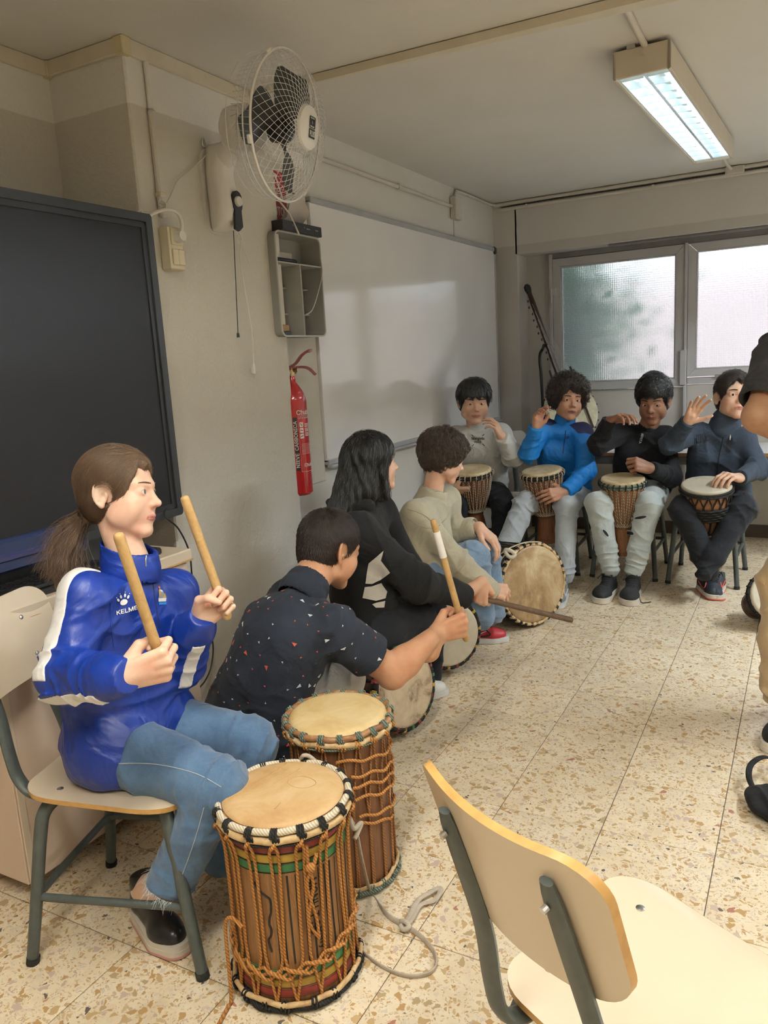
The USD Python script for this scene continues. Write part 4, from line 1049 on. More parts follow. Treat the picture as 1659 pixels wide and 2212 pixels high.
# ================================================================== drums
def skin_mat(name, a, b, c, scale=7.0, rough=0.5, contrast=(0.3, 0.5, 0.66)):
    return raw(name, {
        "g": ("geometry", {}), "n": ("noise_texture", {"scale": scale, "detail": 7.0, "roughness": 0.68, "distortion": 0.6}),
        "r": ("rgb_ramp", {"ramp": [(contrast[0], c), (contrast[1], b), (contrast[2], a)]}),
        "f": ("noise_texture", {"scale": 160.0, "detail": 3.0}), "b": ("bump", {"strength": 0.7, "distance": 0.0008}),
        "p": ("principled_bsdf", {"roughness": rough, "specular_ior_level": 0.4})},
        [("g.position", "n.vector"), ("g.position", "f.vector"), ("n.fac", "r.fac"), ("r.color", "p.base_color"), ("f.fac", "b.height"), ("b.normal", "p.normal")], "p.BSDF")


def wood_mat(name, a, b, c, sc=(14, 14, 1.6), rough=0.5):
    return raw(name, {
        "g": ("geometry", {}), "mp": ("mapping", {"scale": sc}),
        "n": ("noise_texture", {"scale": 5.0, "detail": 8.0, "roughness": 0.7, "distortion": 1.2}),
        "r": ("rgb_ramp", {"ramp": [(0.28, c), (0.5, b), (0.72, a)]}), "b": ("bump", {"strength": 0.5, "distance": 0.0015}),
        "p": ("principled_bsdf", {"roughness": rough})},
        [("g.position", "mp.vector"), ("mp.vector", "n.vector"), ("n.fac", "r.fac"), ("r.color", "p.base_color"), ("n.fac", "b.height"), ("b.normal", "p.normal")], "p.BSDF")


def rope_mat(name, a, b, scale=420.0, rough=0.8):
    """Braided cord: fine diagonal bands."""
    return raw(name, {
        "g": ("geometry", {}), "w": ("wave_texture", {"bands_direction": "diagonal", "scale": scale / 6, "distortion": 1.0, "detail": 1.0}),
        "r": ("rgb_ramp", {"ramp": [(0.2, b), (0.8, a)]}), "b": ("bump", {"strength": 0.6, "distance": 0.0008}),
        "p": ("principled_bsdf", {"roughness": rough, "specular_ior_level": 0.25})},
        [("g.position", "w.vector"), ("w.fac", "r.fac"), ("r.color", "p.base_color"), ("w.fac", "b.height"), ("b.normal", "p.normal")], "p.BSDF")


M["skin_a"] = skin_mat("drum_skin_tan", (0.66, 0.47, 0.26), (0.58, 0.38, 0.18), (0.46, 0.26, 0.10))
M["skin_b"] = skin_mat("drum_skin_cream", (0.72, 0.57, 0.32), (0.66, 0.49, 0.24), (0.55, 0.37, 0.15), 9.0)
M["skin_c"] = skin_mat("drum_skin_worn", (0.58, 0.48, 0.34), (0.45, 0.36, 0.25), (0.20, 0.13, 0.08), 8.0, contrast=(0.34, 0.44, 0.62))
M["skin_d"] = skin_mat("drum_skin_pale", (0.58, 0.53, 0.42), (0.52, 0.47, 0.36), (0.43, 0.37, 0.26), 6.0)
M["skin_e"] = skin_mat("drum_skin_brown", (0.56, 0.45, 0.28), (0.36, 0.24, 0.12), (0.17, 0.09, 0.04), 5.0, 0.35, contrast=(0.32, 0.5, 0.68))
M["skin_f"] = skin_mat("djembe_skin", (0.62, 0.52, 0.34), (0.52, 0.41, 0.24), (0.38, 0.26, 0.13), 12.0)
M["wood_a"] = wood_mat("drum_wood_ochre", (0.36, 0.19, 0.07), (0.27, 0.13, 0.045), (0.15, 0.065, 0.022))
M["wood_b"] = wood_mat("drum_wood_red", (0.24, 0.11, 0.05), (0.18, 0.078, 0.034), (0.11, 0.045, 0.02))
M["wood_c"] = wood_mat("drum_wood_dark", (0.085, 0.042, 0.025), (0.06, 0.028, 0.018), (0.03, 0.015, 0.01))
M["wood_d"] = wood_mat("djembe_wood", (0.24, 0.095, 0.040), (0.19, 0.072, 0.030), (0.11, 0.040, 0.018))
M["wood_e"] = wood_mat("djembe_wood_orange", (0.36, 0.17, 0.07), (0.28, 0.125, 0.05), (0.17, 0.07, 0.03))
M["rope_orange"] = rope_mat("rope_orange", (0.50, 0.24, 0.075), (0.30, 0.12, 0.03))
M["rope_brown"] = rope_mat("rope_brown", (0.36, 0.17, 0.06), (0.22, 0.09, 0.03))
M["rope_white"] = rope_mat("rope_white", (0.70, 0.64, 0.52), (0.50, 0.43, 0.31))
M["rope_beige"] = rope_mat("rope_beige", (0.55, 0.46, 0.34), (0.20, 0.15, 0.11), 300)
M["rope_black"] = rope_mat("rope_black", (0.030, 0.028, 0.026), (0.012, 0.011, 0.010))
M["rope_teal"] = rope_mat("rope_teal", (0.20, 0.24, 0.19), (0.07, 0.10, 0.085))
M["hide_roll"] = skin_mat("hide_roll", (0.66, 0.50, 0.29), (0.55, 0.38, 0.19), (0.34, 0.19, 0.08), 30.0)
M["hide_brown"] = skin_mat("hide_brown", (0.50, 0.30, 0.15), (0.32, 0.16, 0.07), (0.16, 0.06, 0.03), 34.0)
M["band_red"] = pm("band_red", (0.28, 0.035, 0.025), 0.5, (0.17, 0.02, 0.018), scale=18)
M["band_yellow"] = pm("band_yellow", (0.50, 0.33, 0.045), 0.5, (0.34, 0.21, 0.03), scale=18)
M["band_green"] = pm("band_green", (0.035, 0.20, 0.06), 0.45, (0.02, 0.11, 0.04), scale=18)
M["ink"] = pm("black_ink", (0.012, 0.010, 0.008), 0.6)
M["strap"] = pm("grey_strap", (0.50, 0.44, 0.36), 0.85, (0.40, 0.34, 0.27), scale=40, bump=0.0006, bscale=500)


def cpt(r, a, z):
    return V(r * math.cos(a), r * math.sin(a), z)


def arc_pts(r, z, n=64):
    return [cpt(r, a, z) for a in np.linspace(0, 2 * PI, n + 1)[:-1]]


def wobble(r, z, n, seed, ar=0.0012, az=0.0015, a0=0.0, a1=2 * PI):
    g = np.random.default_rng(seed)
    k = np.linspace(a0, a1, n + 1)[:-1]
    ph = g.uniform(0, 6.28, 6)
    return [cpt(r + ar * math.sin(7 * a + ph[0]) + ar * 0.6 * math.sin(17 * a + ph[1]), a, z + az * math.sin(5 * a + ph[2]) + az * 0.6 * math.sin(13 * a + ph[3])) for a in k]


def bindings(parent, name, R, z, n, mat, tr=0.012, w=0.010, dz=0.010, seed=0, turns=3, rad=0.0026):
    """Small cords lashed round the hoop at regular steps; mat one material or a list used in turn."""
    g = np.random.default_rng(seed)
    for k in range(n):
        a = 2 * PI * (k + g.uniform(-0.12, 0.12)) / n
        pts = []
        for u in np.linspace(0, 2 * PI * turns, 10 * turns + 1):
            aa = a + (u / (2 * PI * turns) - 0.5) * w / R
            pts.append(cpt(R + tr * math.cos(u), aa, z + (tr + dz * 0.5) * math.sin(u)))
        mm = mat[k % len(mat)] if isinstance(mat, list) else mat
        obj(name, tube(pts, rad, 5), mm, parent)


def rope_line(a0, z0, a1, z1, rfun, off, n=10):
    return [cpt(rfun(z0 + (z1 - z0) * u) + off, a0 + (a1 - a0) * u, z0 + (z1 - z0) * u) for u in np.linspace(0, 1, n)]


def upright(M4):
    return lambda m: xf(m, M4)


def place(prim, o, z_axis, spin=0.0):
    """Sets a thing's transform: local z along z_axis, origin o."""
    z = nrm(z_axis)
    a, b, _ = frame_of(z)
    c, s = math.cos(spin), math.sin(spin)
    x, y = a * c + b * s, -a * s + b * c
    m = Gf.Matrix4d(*x, 0, *y, 0, *z, 0, *map(float, o), 1)
    X = UsdGeom.Xformable(prim)
    X.ClearXformOpOrder()
    X.AddTransformOp().Set(m)


def on_shell(mesh, rfun, a0, z0, rot=0.0):
    m = mesh.copy()
    if rot:
        m.apply_transform(trimesh.transformations.rotation_matrix(rot, (0, 0, 1)))
    m = fine(m, 0.012)
    v = m.vertices
    zz = z0 + v[:, 1]
    R = np.array([rfun(z) for z in zz])
    aa = a0 + v[:, 0] / R
    return trimesh.Trimesh(np.stack([(R + v[:, 2]) * np.cos(aa), (R + v[:, 2]) * np.sin(aa), zz], 1), m.faces, process=False)


# ---------------- the front dundun with red, yellow and green bands
H1 = 0.435
d1 = thing("dundun_drum", "cylindrical drum nearest the viewer with orange cords and red, yellow and green bands", "drum", (-0.977, 1.243, 0))
UsdGeom.Xformable(d1).AddScaleOp().Set(Gf.Vec3f(0.957, 0.957, 1.0))
rf1 = lambda z: 0.1335 + 0.006 * (z / H1 - 0.5) ** 2 * 4
obj("shell", lathe([(rf1(z) - 0.012, 0.004) if i == 0 else (rf1(z), z) for i, z in enumerate(np.linspace(0.004, H1 - 0.006, 26))], 72), M["wood_a"], d1, smooth=50)
hd = [(0.0, H1 + 0.004), (0.06, H1 + 0.004), (0.11, H1 + 0.003), (0.128, H1 + 0.001), (0.137, H1 - 0.004), (0.142, H1 - 0.014), (0.142, H1 - 0.03)]
head = obj("drum_head", lathe(hd[::-1], 72, cap=False), M["skin_a"], d1, smooth=60)
M["stain"] = pm("skin_stain", (0.40, 0.235, 0.09), 0.6, (0.48, 0.31, 0.14), scale=60)
obj("skin_scar", tube([(0.025 + 0.034 * math.cos(a) + 0.002 * math.sin(3 * a), 0.040 + 0.024 * math.sin(a), H1 + 0.0038) for a in np.linspace(0, 2 * PI, 41)[:-1]], 0.0009, 5, closed=True), M["stain"], head, label="ring-shaped scar in the drum skin")
for pts in ([(-0.06, 0.10, 0), (-0.062, 0.06, 0), (-0.068, 0.02, 0), (-0.08, -0.015, 0)], [(-0.015, 0.09, 0), (-0.02, 0.05, 0), (-0.03, 0.01, 0)], [(0.03, -0.05, 0), (0.032, -0.075, 0)]):
    obj("skin_scar", tube(spline([(x, y, H1 + 0.0038) for x, y, _ in pts], 6), 0.0011, 5), M["stain"], head)
hoop = obj("hoop", tube(wobble(0.1475, H1 - 0.010, 72, 1, 0.001, 0.001), 0.0075, 10, closed=True), M["rope_white"], d1, smooth=True, label="white wrapped hoop")
obj("lower_hoop", tube(wobble(0.1500, H1 - 0.027, 72, 2, 0.0012, 0.001), 0.0085, 10, closed=True), M["hide_roll"], d1, smooth=True)
obj("binding_cord", tube(wobble(0.1525, H1 - 0.038, 72, 3, 0.0008, 0.001), 0.0028, 6, closed=True), M["rope_black"], d1)
bindings(d1, "binding", 0.1490, H1 - 0.017, 17, M["rope_black"], 0.0105, 0.016, 0.008, 5, 3, 0.0030)
bz = H1 - 0.055
for k, (mm, zz) in enumerate(((M["band_red"], bz), (M["band_yellow"], bz - 0.022), (M["band_green"], bz - 0.044), (M["band_green"], 0.088), (M["band_yellow"], 0.066), (M["band_red"], 0.044))):
    r = rf1(zz)
    obj("painted_band", lathe([(r - 0.004, zz - 0.0095), (r + 0.0015, zz - 0.008), (r + 0.0028, zz), (r + 0.0015, zz + 0.008), (r - 0.004, zz + 0.0095)], 72, cap=False), mm, d1, smooth=40, label=("red", "yellow", "green", "green", "yellow", "red")[k] + " painted band")
    obj("groove", lathe([(r + 0.0001, zz - 0.0122), (r + 0.0008, zz - 0.011), (r + 0.0001, zz - 0.0095)], 72, cap=False), M["ink"], d1)
# carved upright grooves, the painted squiggle and the lettering
cama = math.atan2(-1.243, 0.977)          # bearing of the viewer's side, local frame
for k in range(13):
    a = cama - 0.30 + k * 0.125
    n_ = 14
    gpts = [cpt(rf1(z) + 0.0002, a + 0.012 * math.sin(9 * z + k), z) for z in np.linspace(0.112, bz - 0.062, n_)]
    obj("groove", tube(gpts, 0.0011 + 0.0006 * ((k * 7) % 3), 5), M["ink"], d1)
sq = [(-1.02, 0.300), (-0.98, 0.288), (-0.90, 0.278), (-0.80, 0.270), (-0.74, 0.262), (-0.745, 0.235), (-0.78, 0.222), (-0.80, 0.205), (-0.77, 0.192), (-0.79, 0.178), (-0.84, 0.168), (-0.83, 0.155), (-0.80, 0.140)]
obj("squiggle", tube(spline([cpt(rf1(z) + 0.0004, cama + 0.30 + a * 0.9, z) for a, z in sq], 6), 0.0026, 6), M["ink"], d1, label="black painted squiggle")
for txt, h, z0, da in (("MONH T SO", 0.022, 0.232, 0.34), ("oshy 50", 0.017, 0.135, 0.44)):
    m = meshkit.text_mesh(txt, h, 0.0008)
    m.apply_translation((-m.bounds.mean(0)[0], -m.bounds.mean(0)[1], 0.0002))
    if txt[0] == "M":
        m.apply_scale((0.13 / m.extents[0], 1, 1))
    obj("lettering", on_shell(m, rf1, cama + da, z0, -PI / 2), M["ink"], d1, kind="stuff", label="handwritten black lettering running down the shell")
g = np.random.default_rng(8)
nc = 17
for k in range(nc):
    a = 2 * PI * k / nc
    for s in (-1, 1):
        aa = a + s * 0.055 + g.uniform(-0.015, 0.015)
        ab = a + s * 0.045 + g.uniform(-0.05, 0.05)
        pts = [cpt(0.1555, a + s * 0.02, H1 - 0.036), cpt(0.1500, aa, H1 - 0.055)] + rope_line(aa, H1 - 0.09, ab, 0.15, rf1, 0.0075, 6) + rope_line(ab, 0.13, ab + s * 0.13, 0.03, rf1, 0.006, 4) + [cpt(0.146, a + s * 0.18, 0.018)]
        obj("cord", tube(spline(pts, 3), 0.0034, 6), M["rope_orange"], d1)
    obj("cord_loop", tube([cpt(0.1545 + 0.006 * math.cos(u), a + 0.05 * math.sin(u * 0.5), H1 - 0.036 + 0.006 * math.sin(u)) for u in np.linspace(-2.4, 2.4, 9)], 0.0040, 6), M["rope_orange"], d1)
for s, zz in ((0, 0.128), (1, 0.135), (2, 0.121)):
    obj("girdle_rope", tube([cpt(rf1(zz) + 0.0115 + 0.004 * math.sin(19 * a + 2.1 * s), a, zz + 0.035 * math.sin(a - cama - 0.9) + 0.006 * math.sin(19 * a + 2.1 * s + 1.6)) for a in np.linspace(0, 2 * PI, 151)[:-1]], 0.0036, 6, closed=True), M["rope_orange"], d1)
obj("bottom_ring", tube(wobble(0.1455, 0.012, 72, 4, 0.002, 0.002), 0.0085, 8, closed=True), M["rope_black"], d1, smooth=True)
obj("bottom_binding", tube(wobble(0.149, 0.025, 72, 6, 0.002, 0.002), 0.006, 8, closed=True), M["hide_roll"], d1, smooth=True)
bindings(d1, "binding", 0.1480, 0.018, 17, M["rope_black"], 0.009, 0.016, 0.006, 15, 2, 0.0030)
kn = cama + 0.28
obj("knot_cord", tube(spline([cpt(0.150, kn - 0.02, H1 - 0.05), cpt(0.146, kn - 0.01, H1 - 0.095), cpt(0.152, kn + 0.02, H1 - 0.108), cpt(0.150, kn + 0.10, H1 - 0.085), cpt(0.149, kn + 0.12, H1 - 0.075)], 8), 0.0042, 7), M["rope_orange"], d1)
obj("knot", trimesh.creation.icosphere(2, 0.011).apply_transform(basis(cpt(0.149, kn + 0.01, H1 - 0.102), V(1, 0, 0), V(0, 1, 0), V(0, 0, 1))), M["rope_orange"], d1, smooth=True)
for s in (-1, 1):
    obj("knot_cord", tube(spline([cpt(0.147, kn, H1 - 0.112), cpt(rf1(.28) + 0.010, kn + 0.045 * s, 0.285), cpt(rf1(.2) + 0.008, kn - 0.06 * s, 0.21), cpt(rf1(.16) + 0.008, kn + 0.08, 0.16)], 8), 0.0036, 6), M["rope_orange"], d1)
hb = cama - 1.12
obj("loose_cord", tube(spline([cpt(0.150, hb + 0.25, 0.19), cpt(0.158, hb + 0.10, 0.205), cpt(0.168, hb, 0.19), cpt(0.170, hb - 0.02, 0.12), cpt(0.172, hb, 0.05), cpt(0.176, hb + 0.02, 0.006), cpt(0.19, hb + 0.08, 0.0045), cpt(0.23, hb + 0.20, 0.0045)], 8), 0.0042, 7), M["rope_orange"], d1, label="loose end of cord hanging to the floor")
obj("white_tie", tube(spline([cpt(0.148, cama + PI - 0.35, H1 - 0.002), cpt(0.142, cama + PI - 0.42, H1 + 0.010), cpt(0.150, cama + PI - 0.50, H1 + 0.004), cpt(0.158, cama + PI - 0.62, H1 - 0.016)], 8), 0.005, 7), M["strap"], d1, smooth=True)

# ---------------- the second dundun
H2 = 0.445
d2 = thing("dundun_drum", "brown cylindrical drum behind the front one, with a cream skin and zigzag cords", "drum", (-1.047, 1.588, 0))
UsdGeom.Xformable(d2).AddScaleOp().Set(Gf.Vec3f(0.955, 0.955, 1.022))
rf2 = lambda z: 0.1285 + 0.003 * (z / H2 - 0.5) ** 2 * 4
obj("shell", lathe([(rf2(z) - 0.012, 0.004) if i == 0 else (rf2(z), z) for i, z in enumerate(np.linspace(0.004, H2 - 0.006, 20))], 72), M["wood_b"], d2, smooth=50)
hd = [(0.0, H2 + 0.004), (0.06, H2 + 0.004), (0.108, H2 + 0.003), (0.122, H2 + 0.001), (0.131, H2 - 0.004), (0.137, H2 - 0.014), (0.137, H2 - 0.03)]
head2 = obj("drum_head", lathe(hd[::-1], 72, cap=False), M["skin_b"], d2, smooth=60)
obj("hoop", tube(wobble(0.1415, H2 - 0.010, 90, 11, 0.002, 0.0015), 0.0078, 9, closed=True), M["hide_brown"], d2, smooth=True, label="brown hide-wrapped hoop")
obj("lower_hoop", tube(wobble(0.1445, H2 - 0.026, 90, 12, 0.002, 0.0015), 0.0080, 9, closed=True), M["hide_roll"], d2, smooth=True)
obj("iron_ring", tube(arc_pts(0.1470, H2 - 0.036), 0.0028, 6, closed=True), M["rope_teal"], d2)
bindings(d2, "binding", 0.1430, H2 - 0.012, 19, M["rope_teal"], 0.0095, 0.016, 0.004, 25, 3, 0.0025)
bindings(d2, "binding", 0.1450, H2 - 0.030, 19, M["rope_orange"], 0.0085, 0.016, 0.002, 29, 2, 0.0030)
cama2 = math.atan2(-1.588, 1.047)
nv = 19
for k in range(nv):
    a = 2 * PI * k / nv
    for s in (-1, 1):
        b = a + s * PI / nv
        pts = rope_line(a + s * 0.02, H2 - 0.038, b, 0.215, rf2, 0.006, 7) + rope_line(b, 0.195, b + s * 0.02, 0.03, rf2, 0.005, 6) + [cpt(0.139, b, 0.018)]
        obj("cord", tube(spline(pts, 2), 0.0027, 6), M["rope_brown"], d2)
for i, (zz, a0, a1) in enumerate(((0.362, -0.1, 1.75), (0.318, 0.15, 1.8), (0.292, 0.1, 1.7), (0.258, 0.2, 1.8), (0.206, 0.25, 1.75), (0.188, 0.3, 1.2))):
    obj("cross_cord", tube(spline([cpt(rf2(zz) + 0.011 + 0.002 * math.sin(9 * a), a + cama2, zz + 0.016 * math.sin((a - a0) / (a1 - a0) * 2.6 + 1.9) + 0.004 * math.sin(11 * a + i)) for a in np.linspace(a0, a1, 12)], 4), 0.0040, 7), M["rope_orange"], d2)
obj("bottom_ring", tube(wobble(0.138, 0.011, 72, 14, 0.002, 0.002), 0.0085, 8, closed=True), M["rope_teal"], d2, smooth=True)
obj("bottom_binding", tube(wobble(0.1385, 0.025, 72, 16, 0.002, 0.002), 0.0055, 8, closed=True), M["hide_roll"], d2, smooth=True)
bindings(d2, "binding", 0.139, 0.017, 22, M["rope_teal"], 0.0085, 0.014, 0.004, 31, 2, 0.0025)

# strap with a looped end lying on the floor beside the second drum
sp = [(-0.87, 1.338, 0.3418), (-0.865, 1.352, 0.2942), (-0.86, 1.359, 0.2206), (-0.9396, 1.515, 0.012), (-0.8654, 1.463, 0.006), (-0.8078, 1.443, 0.01), (-0.7619, 1.432, 0.006), (-0.7123, 1.402, 0.006), (-0.6881, 1.367, 0.006), (-0.6922, 1.334, 0.006), (-0.7313, 1.309, 0.006), (-0.7894, 1.309, 0.006), (-0.8535, 1.329, 0.006), (-0.8824, 1.345, 0.006)]
stp = thing("strap", "grey woven strap with a looped end trailing from the drum over the floor", "strap")
flat8 = np.stack([1.5 * np.cos(np.arange(8) * PI / 4), 0.55 * np.sin(np.arange(8) * PI / 4)], 1)
obj("band", tube(spline(sp, 8), 0.0050, 8, prof=flat8), M["strap"], stp, smooth=True)
lp = [(-0.8065, 1.441, 0.012), (-0.8083, 1.474, 0.01), (-0.8139, 1.535, 0.01), (-0.8003, 1.566, 0.012), (-0.7844, 1.597, 0.012), (-0.775, 1.581, 0.012), (-0.7768, 1.551, 0.01), (-0.8019, 1.523, 0.009), (-0.8006, 1.479, 0.009), (-0.7998, 1.447, 0.012)]
obj("loop", tube(spline(lp, 8), 0.0048, 8, prof=flat8), M["strap"], stp, smooth=True)
obj("knot", tube(spline([(-0.8184, 1.449, 0.012), (-0.8018, 1.442, 0.02), (-0.7892, 1.436, 0.016), (-0.8008, 1.429, 0.01), (-0.8134, 1.435, 0.014)], 6), 0.0060, 8), M["strap"], stp, smooth=True)
obj("tied_end", tube(spline([(-0.868, 1.334, 0.3409), (-0.86, 1.334, 0.3178), (-0.86, 1.367, 0.3122), (-0.858, 1.345, 0.3003), (-0.86, 1.333, 0.2932)], 6), 0.0055, 8), M["strap"], stp, smooth=True)


# ---------------- drums lying with their skins towards the room
def lying_drum(name, label, o, n, R, L, skin, wood, bind, rope, seed, taper=0.0, nb=28, marks=0):
    d = thing(name, label, "drum")
    rf = lambda z: R * (0.90 - taper * (1 - z / L))
    obj("shell", lathe([(rf(z), z) for z in np.linspace(0.012, L - 0.006, 20)], 64), wood, d, smooth=50)
    hd = [(0.0, L), (R * 0.5, L), (R * 0.84, L - 0.001), (R * 0.91, L - 0.004), (R * 0.93, L - 0.012), (R * 0.93, L - 0.03)]
    h = obj("drum_head", lathe(hd[::-1], 64, cap=False), skin, d, smooth=60)
    obj("hoop", tube(wobble(R * 0.955, L - 0.010, 80, seed, 0.001, 0.001), 0.008, 9, closed=True), bind[0], d, smooth=True)
    obj("lower_hoop", tube(wobble(R * 0.965, L - 0.026, 80, seed + 1, 0.001, 0.001), 0.008, 9, closed=True), bind[1], d, smooth=True)
    bindings(d, "binding", R * 0.96, L - 0.018, nb, bind[2], 0.0098, 0.016 if nb < 40 else 0.012, 0.009, seed + 2, 3, 0.0032)
    for k in range(nb // 2):
        a = 4 * PI * k / nb
        for s in (-1, 1):
            b = a + s * 2 * PI / nb
            obj("cord", tube(rope_line(a, L - 0.03, b, 0.02, rf, 0.006, 8), 0.0028, 5), rope, d)
    obj("rear_hoop", tube(arc_pts(rf(0.02) + 0.010, 0.018), 0.009, 8, closed=True), rope, d, smooth=True)
    obj("rear_head", lathe([(0.0, 0.004), (rf(0.02) * 0.9, 0.005), (rf(0.02), 0.012)], 48, cap=False), skin, d)
    place(d, V(*o) - nrm(n) * L, n, 0.3)
    return d


rasta = [M["band_red"], M["rope_black"], M["band_yellow"], M["rope_black"], M["band_green"], M["rope_black"]]
rasta2 = [M["band_red"], M["rope_black"], M["band_yellow"], M["rope_black"]]
lying_drum("lying_drum", "lying drum with a badly worn, flaking skin, under the boy's bare forearm", (-1.224, 2.317, 0.1876), (0.93, -0.28, 0.13), 0.152, 0.36, M["skin_c"], M["wood_c"], (M["rope_black"], M["rope_black"], rasta), M["rope_black"], 41, 0.04, 48)
lying_drum("lying_drum", "lying drum with a clean pale skin and a red and black lashed rim", (-1.293, 2.872, 0.1889), (0.80, -0.58, 0.06), 0.149, 0.36, M["skin_d"], M["wood_c"], (M["rope_black"], M["band_red"], rasta2), M["rope_black"], 51, 0.03, 44)
d5 = lying_drum("lying_drum", "biggest lying drum, with a brown stained skin", (-1.153, 3.584, 0.2225), (0.84, -0.52, 0.09), 0.208, 0.40, M["skin_e"], M["wood_c"], (M["hide_roll"], M["rope_white"], M["rope_black"]), M["rope_black"], 61, 0.04, 34)
ws = [(-1.318, 3.472, 0.3383), (-1.293, 3.473, 0.3862), (-1.259, 3.474, 0.4113), (-1.234, 3.491, 0.4271), (-1.186, 3.555, 0.4379), (-1.147, 3.653, 0.4173), (-1.129, 3.724, 0.3779)]
wst = thing("white_strap", "white cloth strap knotted over the biggest lying drum", "strap")
obj("band", tube(spline(ws, 8), 0.0065, 8, prof=flat8), M["rope_white"], wst, smooth=True)
obj("band", tube(spline([(-1.32, 3.462, 0.2944), (-1.286, 3.466, 0.3609), (-1.253, 3.47, 0.4035)], 8), 0.0065, 8, prof=flat8), M["rope_white"], wst, smooth=True)
obj("knot", tube(spline([(-1.254, 3.461, 0.4193), (-1.228, 3.463, 0.4159), (-1.211, 3.468, 0.3975), (-1.226, 3.458, 0.3855), (-1.246, 3.455, 0.3984)], 6, True), 0.010, 8, closed=True), M["rope_white"], wst, smooth=True)


# ---------------- djembes
def djembe(label, top, axis, R, Hd, skin, wood, rope, hoopm, seed, nr=26, style=0, name="djembe"):
    d = thing(name, label, "djembe drum")
    zb, zs = 0.36 * Hd, 0.30 * Hd
    def rf(z):
        u = z / Hd
        if u < 0.36:
            t = u / 0.36
            return R * (0.60 - 0.20 * t + 0.03 * math.sin(PI * t))
        t = (u - 0.36) / 0.64
        return R * (0.40 + 0.56 * math.sin(t * PI / 2) ** 0.80)
    zz = np.linspace(0.0, Hd - 0.004, 30)
    obj("shell", lathe([(rf(z), z) for z in zz], 56), wood, d, smooth=50)
    for k, z in enumerate((0.05 * Hd, 0.33 * Hd)):
        obj("carved_ring", lathe([(rf(z) - 0.002, z - 0.006), (rf(z) + 0.003, z - 0.004), (rf(z) + 0.003, z + 0.004), (rf(z) - 0.002, z + 0.006)], 48, cap=False), wood, d, smooth=30)
    hd = [(0.0, Hd), (R * 0.5, Hd), (R * 0.88, Hd - 0.001), (R * 0.96, Hd - 0.004), (R * 0.985, Hd - 0.012), (R * 0.985, Hd - 0.035)]
    obj("drum_head", lathe(hd[::-1], 56, cap=False), skin, d, smooth=60)
    obj("hoop", tube(arc_pts(R * 1.02, Hd - 0.022, 56), 0.0058, 8, closed=True), hoopm, d, smooth=True)
    obj("hoop", tube(arc_pts(R * 1.03, Hd - 0.036, 56), 0.0058, 8, closed=True), hoopm, d, smooth=True)
    if style < 2:
        for k in range(nr):
            a = 2 * PI * (k + .5) / nr
            obj("binding", tube([cpt(R * 1.02 + 0.009 * math.cos(u), a + 0.02 * math.sin(u / 2), Hd - 0.029 + 0.015 * math.sin(u)) for u in np.linspace(-2.2, 2.2, 8)], 0.0036, 5), rope if style == 0 else M["rope_black"], d)
    zr = zb + 0.03 * Hd
    obj("bowl_ring", tube(arc_pts(rf(zr) + 0.007, zr, 44), 0.0055, 7, closed=True), rope, d, smooth=True)
    for k in range(nr):
        a = 2 * PI * k / nr
        for s in (-1, 1):
            b = a + s * PI / nr * 0.9
            rr = 0.0024 if style < 2 else 0.0038
            if style == 2:
                p = rope_line(a + s * 0.012, Hd - 0.04, b, Hd * 0.80, rf, 0.005, 4) + rope_line(b, Hd * 0.74, b, zr, rf, 0.004, 6)
            else:
                p = rope_line(a + s * 0.02, Hd - 0.04, b, zr, rf, 0.0045, 8)
            obj("cord", tube(p, rr, 5), rope, d)
    if style == 2:
        for k in range(5):
            z = Hd * (0.60 + 0.035 * k)
            obj("woven_row", tube([cpt(rf(z) + 0.009 + 0.0035 * math.sin(nr * a + k * PI), a, z) for a in np.linspace(0, 2 * PI, 4 * nr + 1)[:-1]], 0.0072, 6, closed=True), rope, d, smooth=True)
    else:
        for k in range(nr):
            a = 2 * PI * (k + .5) / nr
            obj("bowl_loop", tube([cpt(rf(zr + 0.012) + 0.006, a + 0.09 * math.cos(u), zr + 0.010 + 0.010 * math.sin(u)) for u in np.linspace(0, 2 * PI, 10)[:-1]], 0.0022, 5, closed=True), rope, d)
    place(d, V(*top) - nrm(axis) * Hd, axis, 0.2)
    return d


dj1 = djembe("djembe held by the boy in the white sweatshirt, leftmost of the row by the window", (-1.745, 4.267, 0.6889), (0.02, -0.14, 1), 0.120, 0.42, M["skin_f"], M["wood_d"], M["rope_beige"], M["rope_black"], 1, 24)
dj2 = djembe("djembe with pale lashings held by the boy in the bright blue jacket", (-1.349, 4.367, 0.6767), (-0.05, -0.13, 1), 0.117, 0.44, M["skin_f"], M["wood_d"], M["rope_beige"], M["rope_black"], 2, 24)
dj3 = djembe("djembe with a greenish fur rim and carved foot between the ripped pale jeans", (-0.8843, 4.336, 0.6414), (0.02, -0.12, 1), 0.119, 0.44, M["skin_f"], M["wood_e"], M["rope_beige"], M["rope_teal"], 3, 24, 1)
dj4 = djembe("black-roped djembe held by the boy in the slate zip jacket", (-0.4565, 4.334, 0.6178), (0.03, -0.20, 1), 0.127, 0.44, M["skin_d"], M["wood_e"], M["rope_black"], M["rope_black"], 4, 17, 2)
obj("foot_carving", tube(spline([cpt(0.060, a, 0.05 + 0.035 * math.sin(5 * a)) for a in np.linspace(-2.4, -0.8, 10)], 4), 0.002, 5), M["ink"], dj3, label="carved leaf line round the foot")
dj5 = djembe("black-lashed drum lying on its side behind the trouser leg at the right edge", (-0.1012, 3.896, 0.1669), (0.4113, -0.7513, 0.4709), 0.114, 0.22, M["skin_d"], M["wood_c"], M["rope_white"], M["rope_black"], 5, 22, 1)


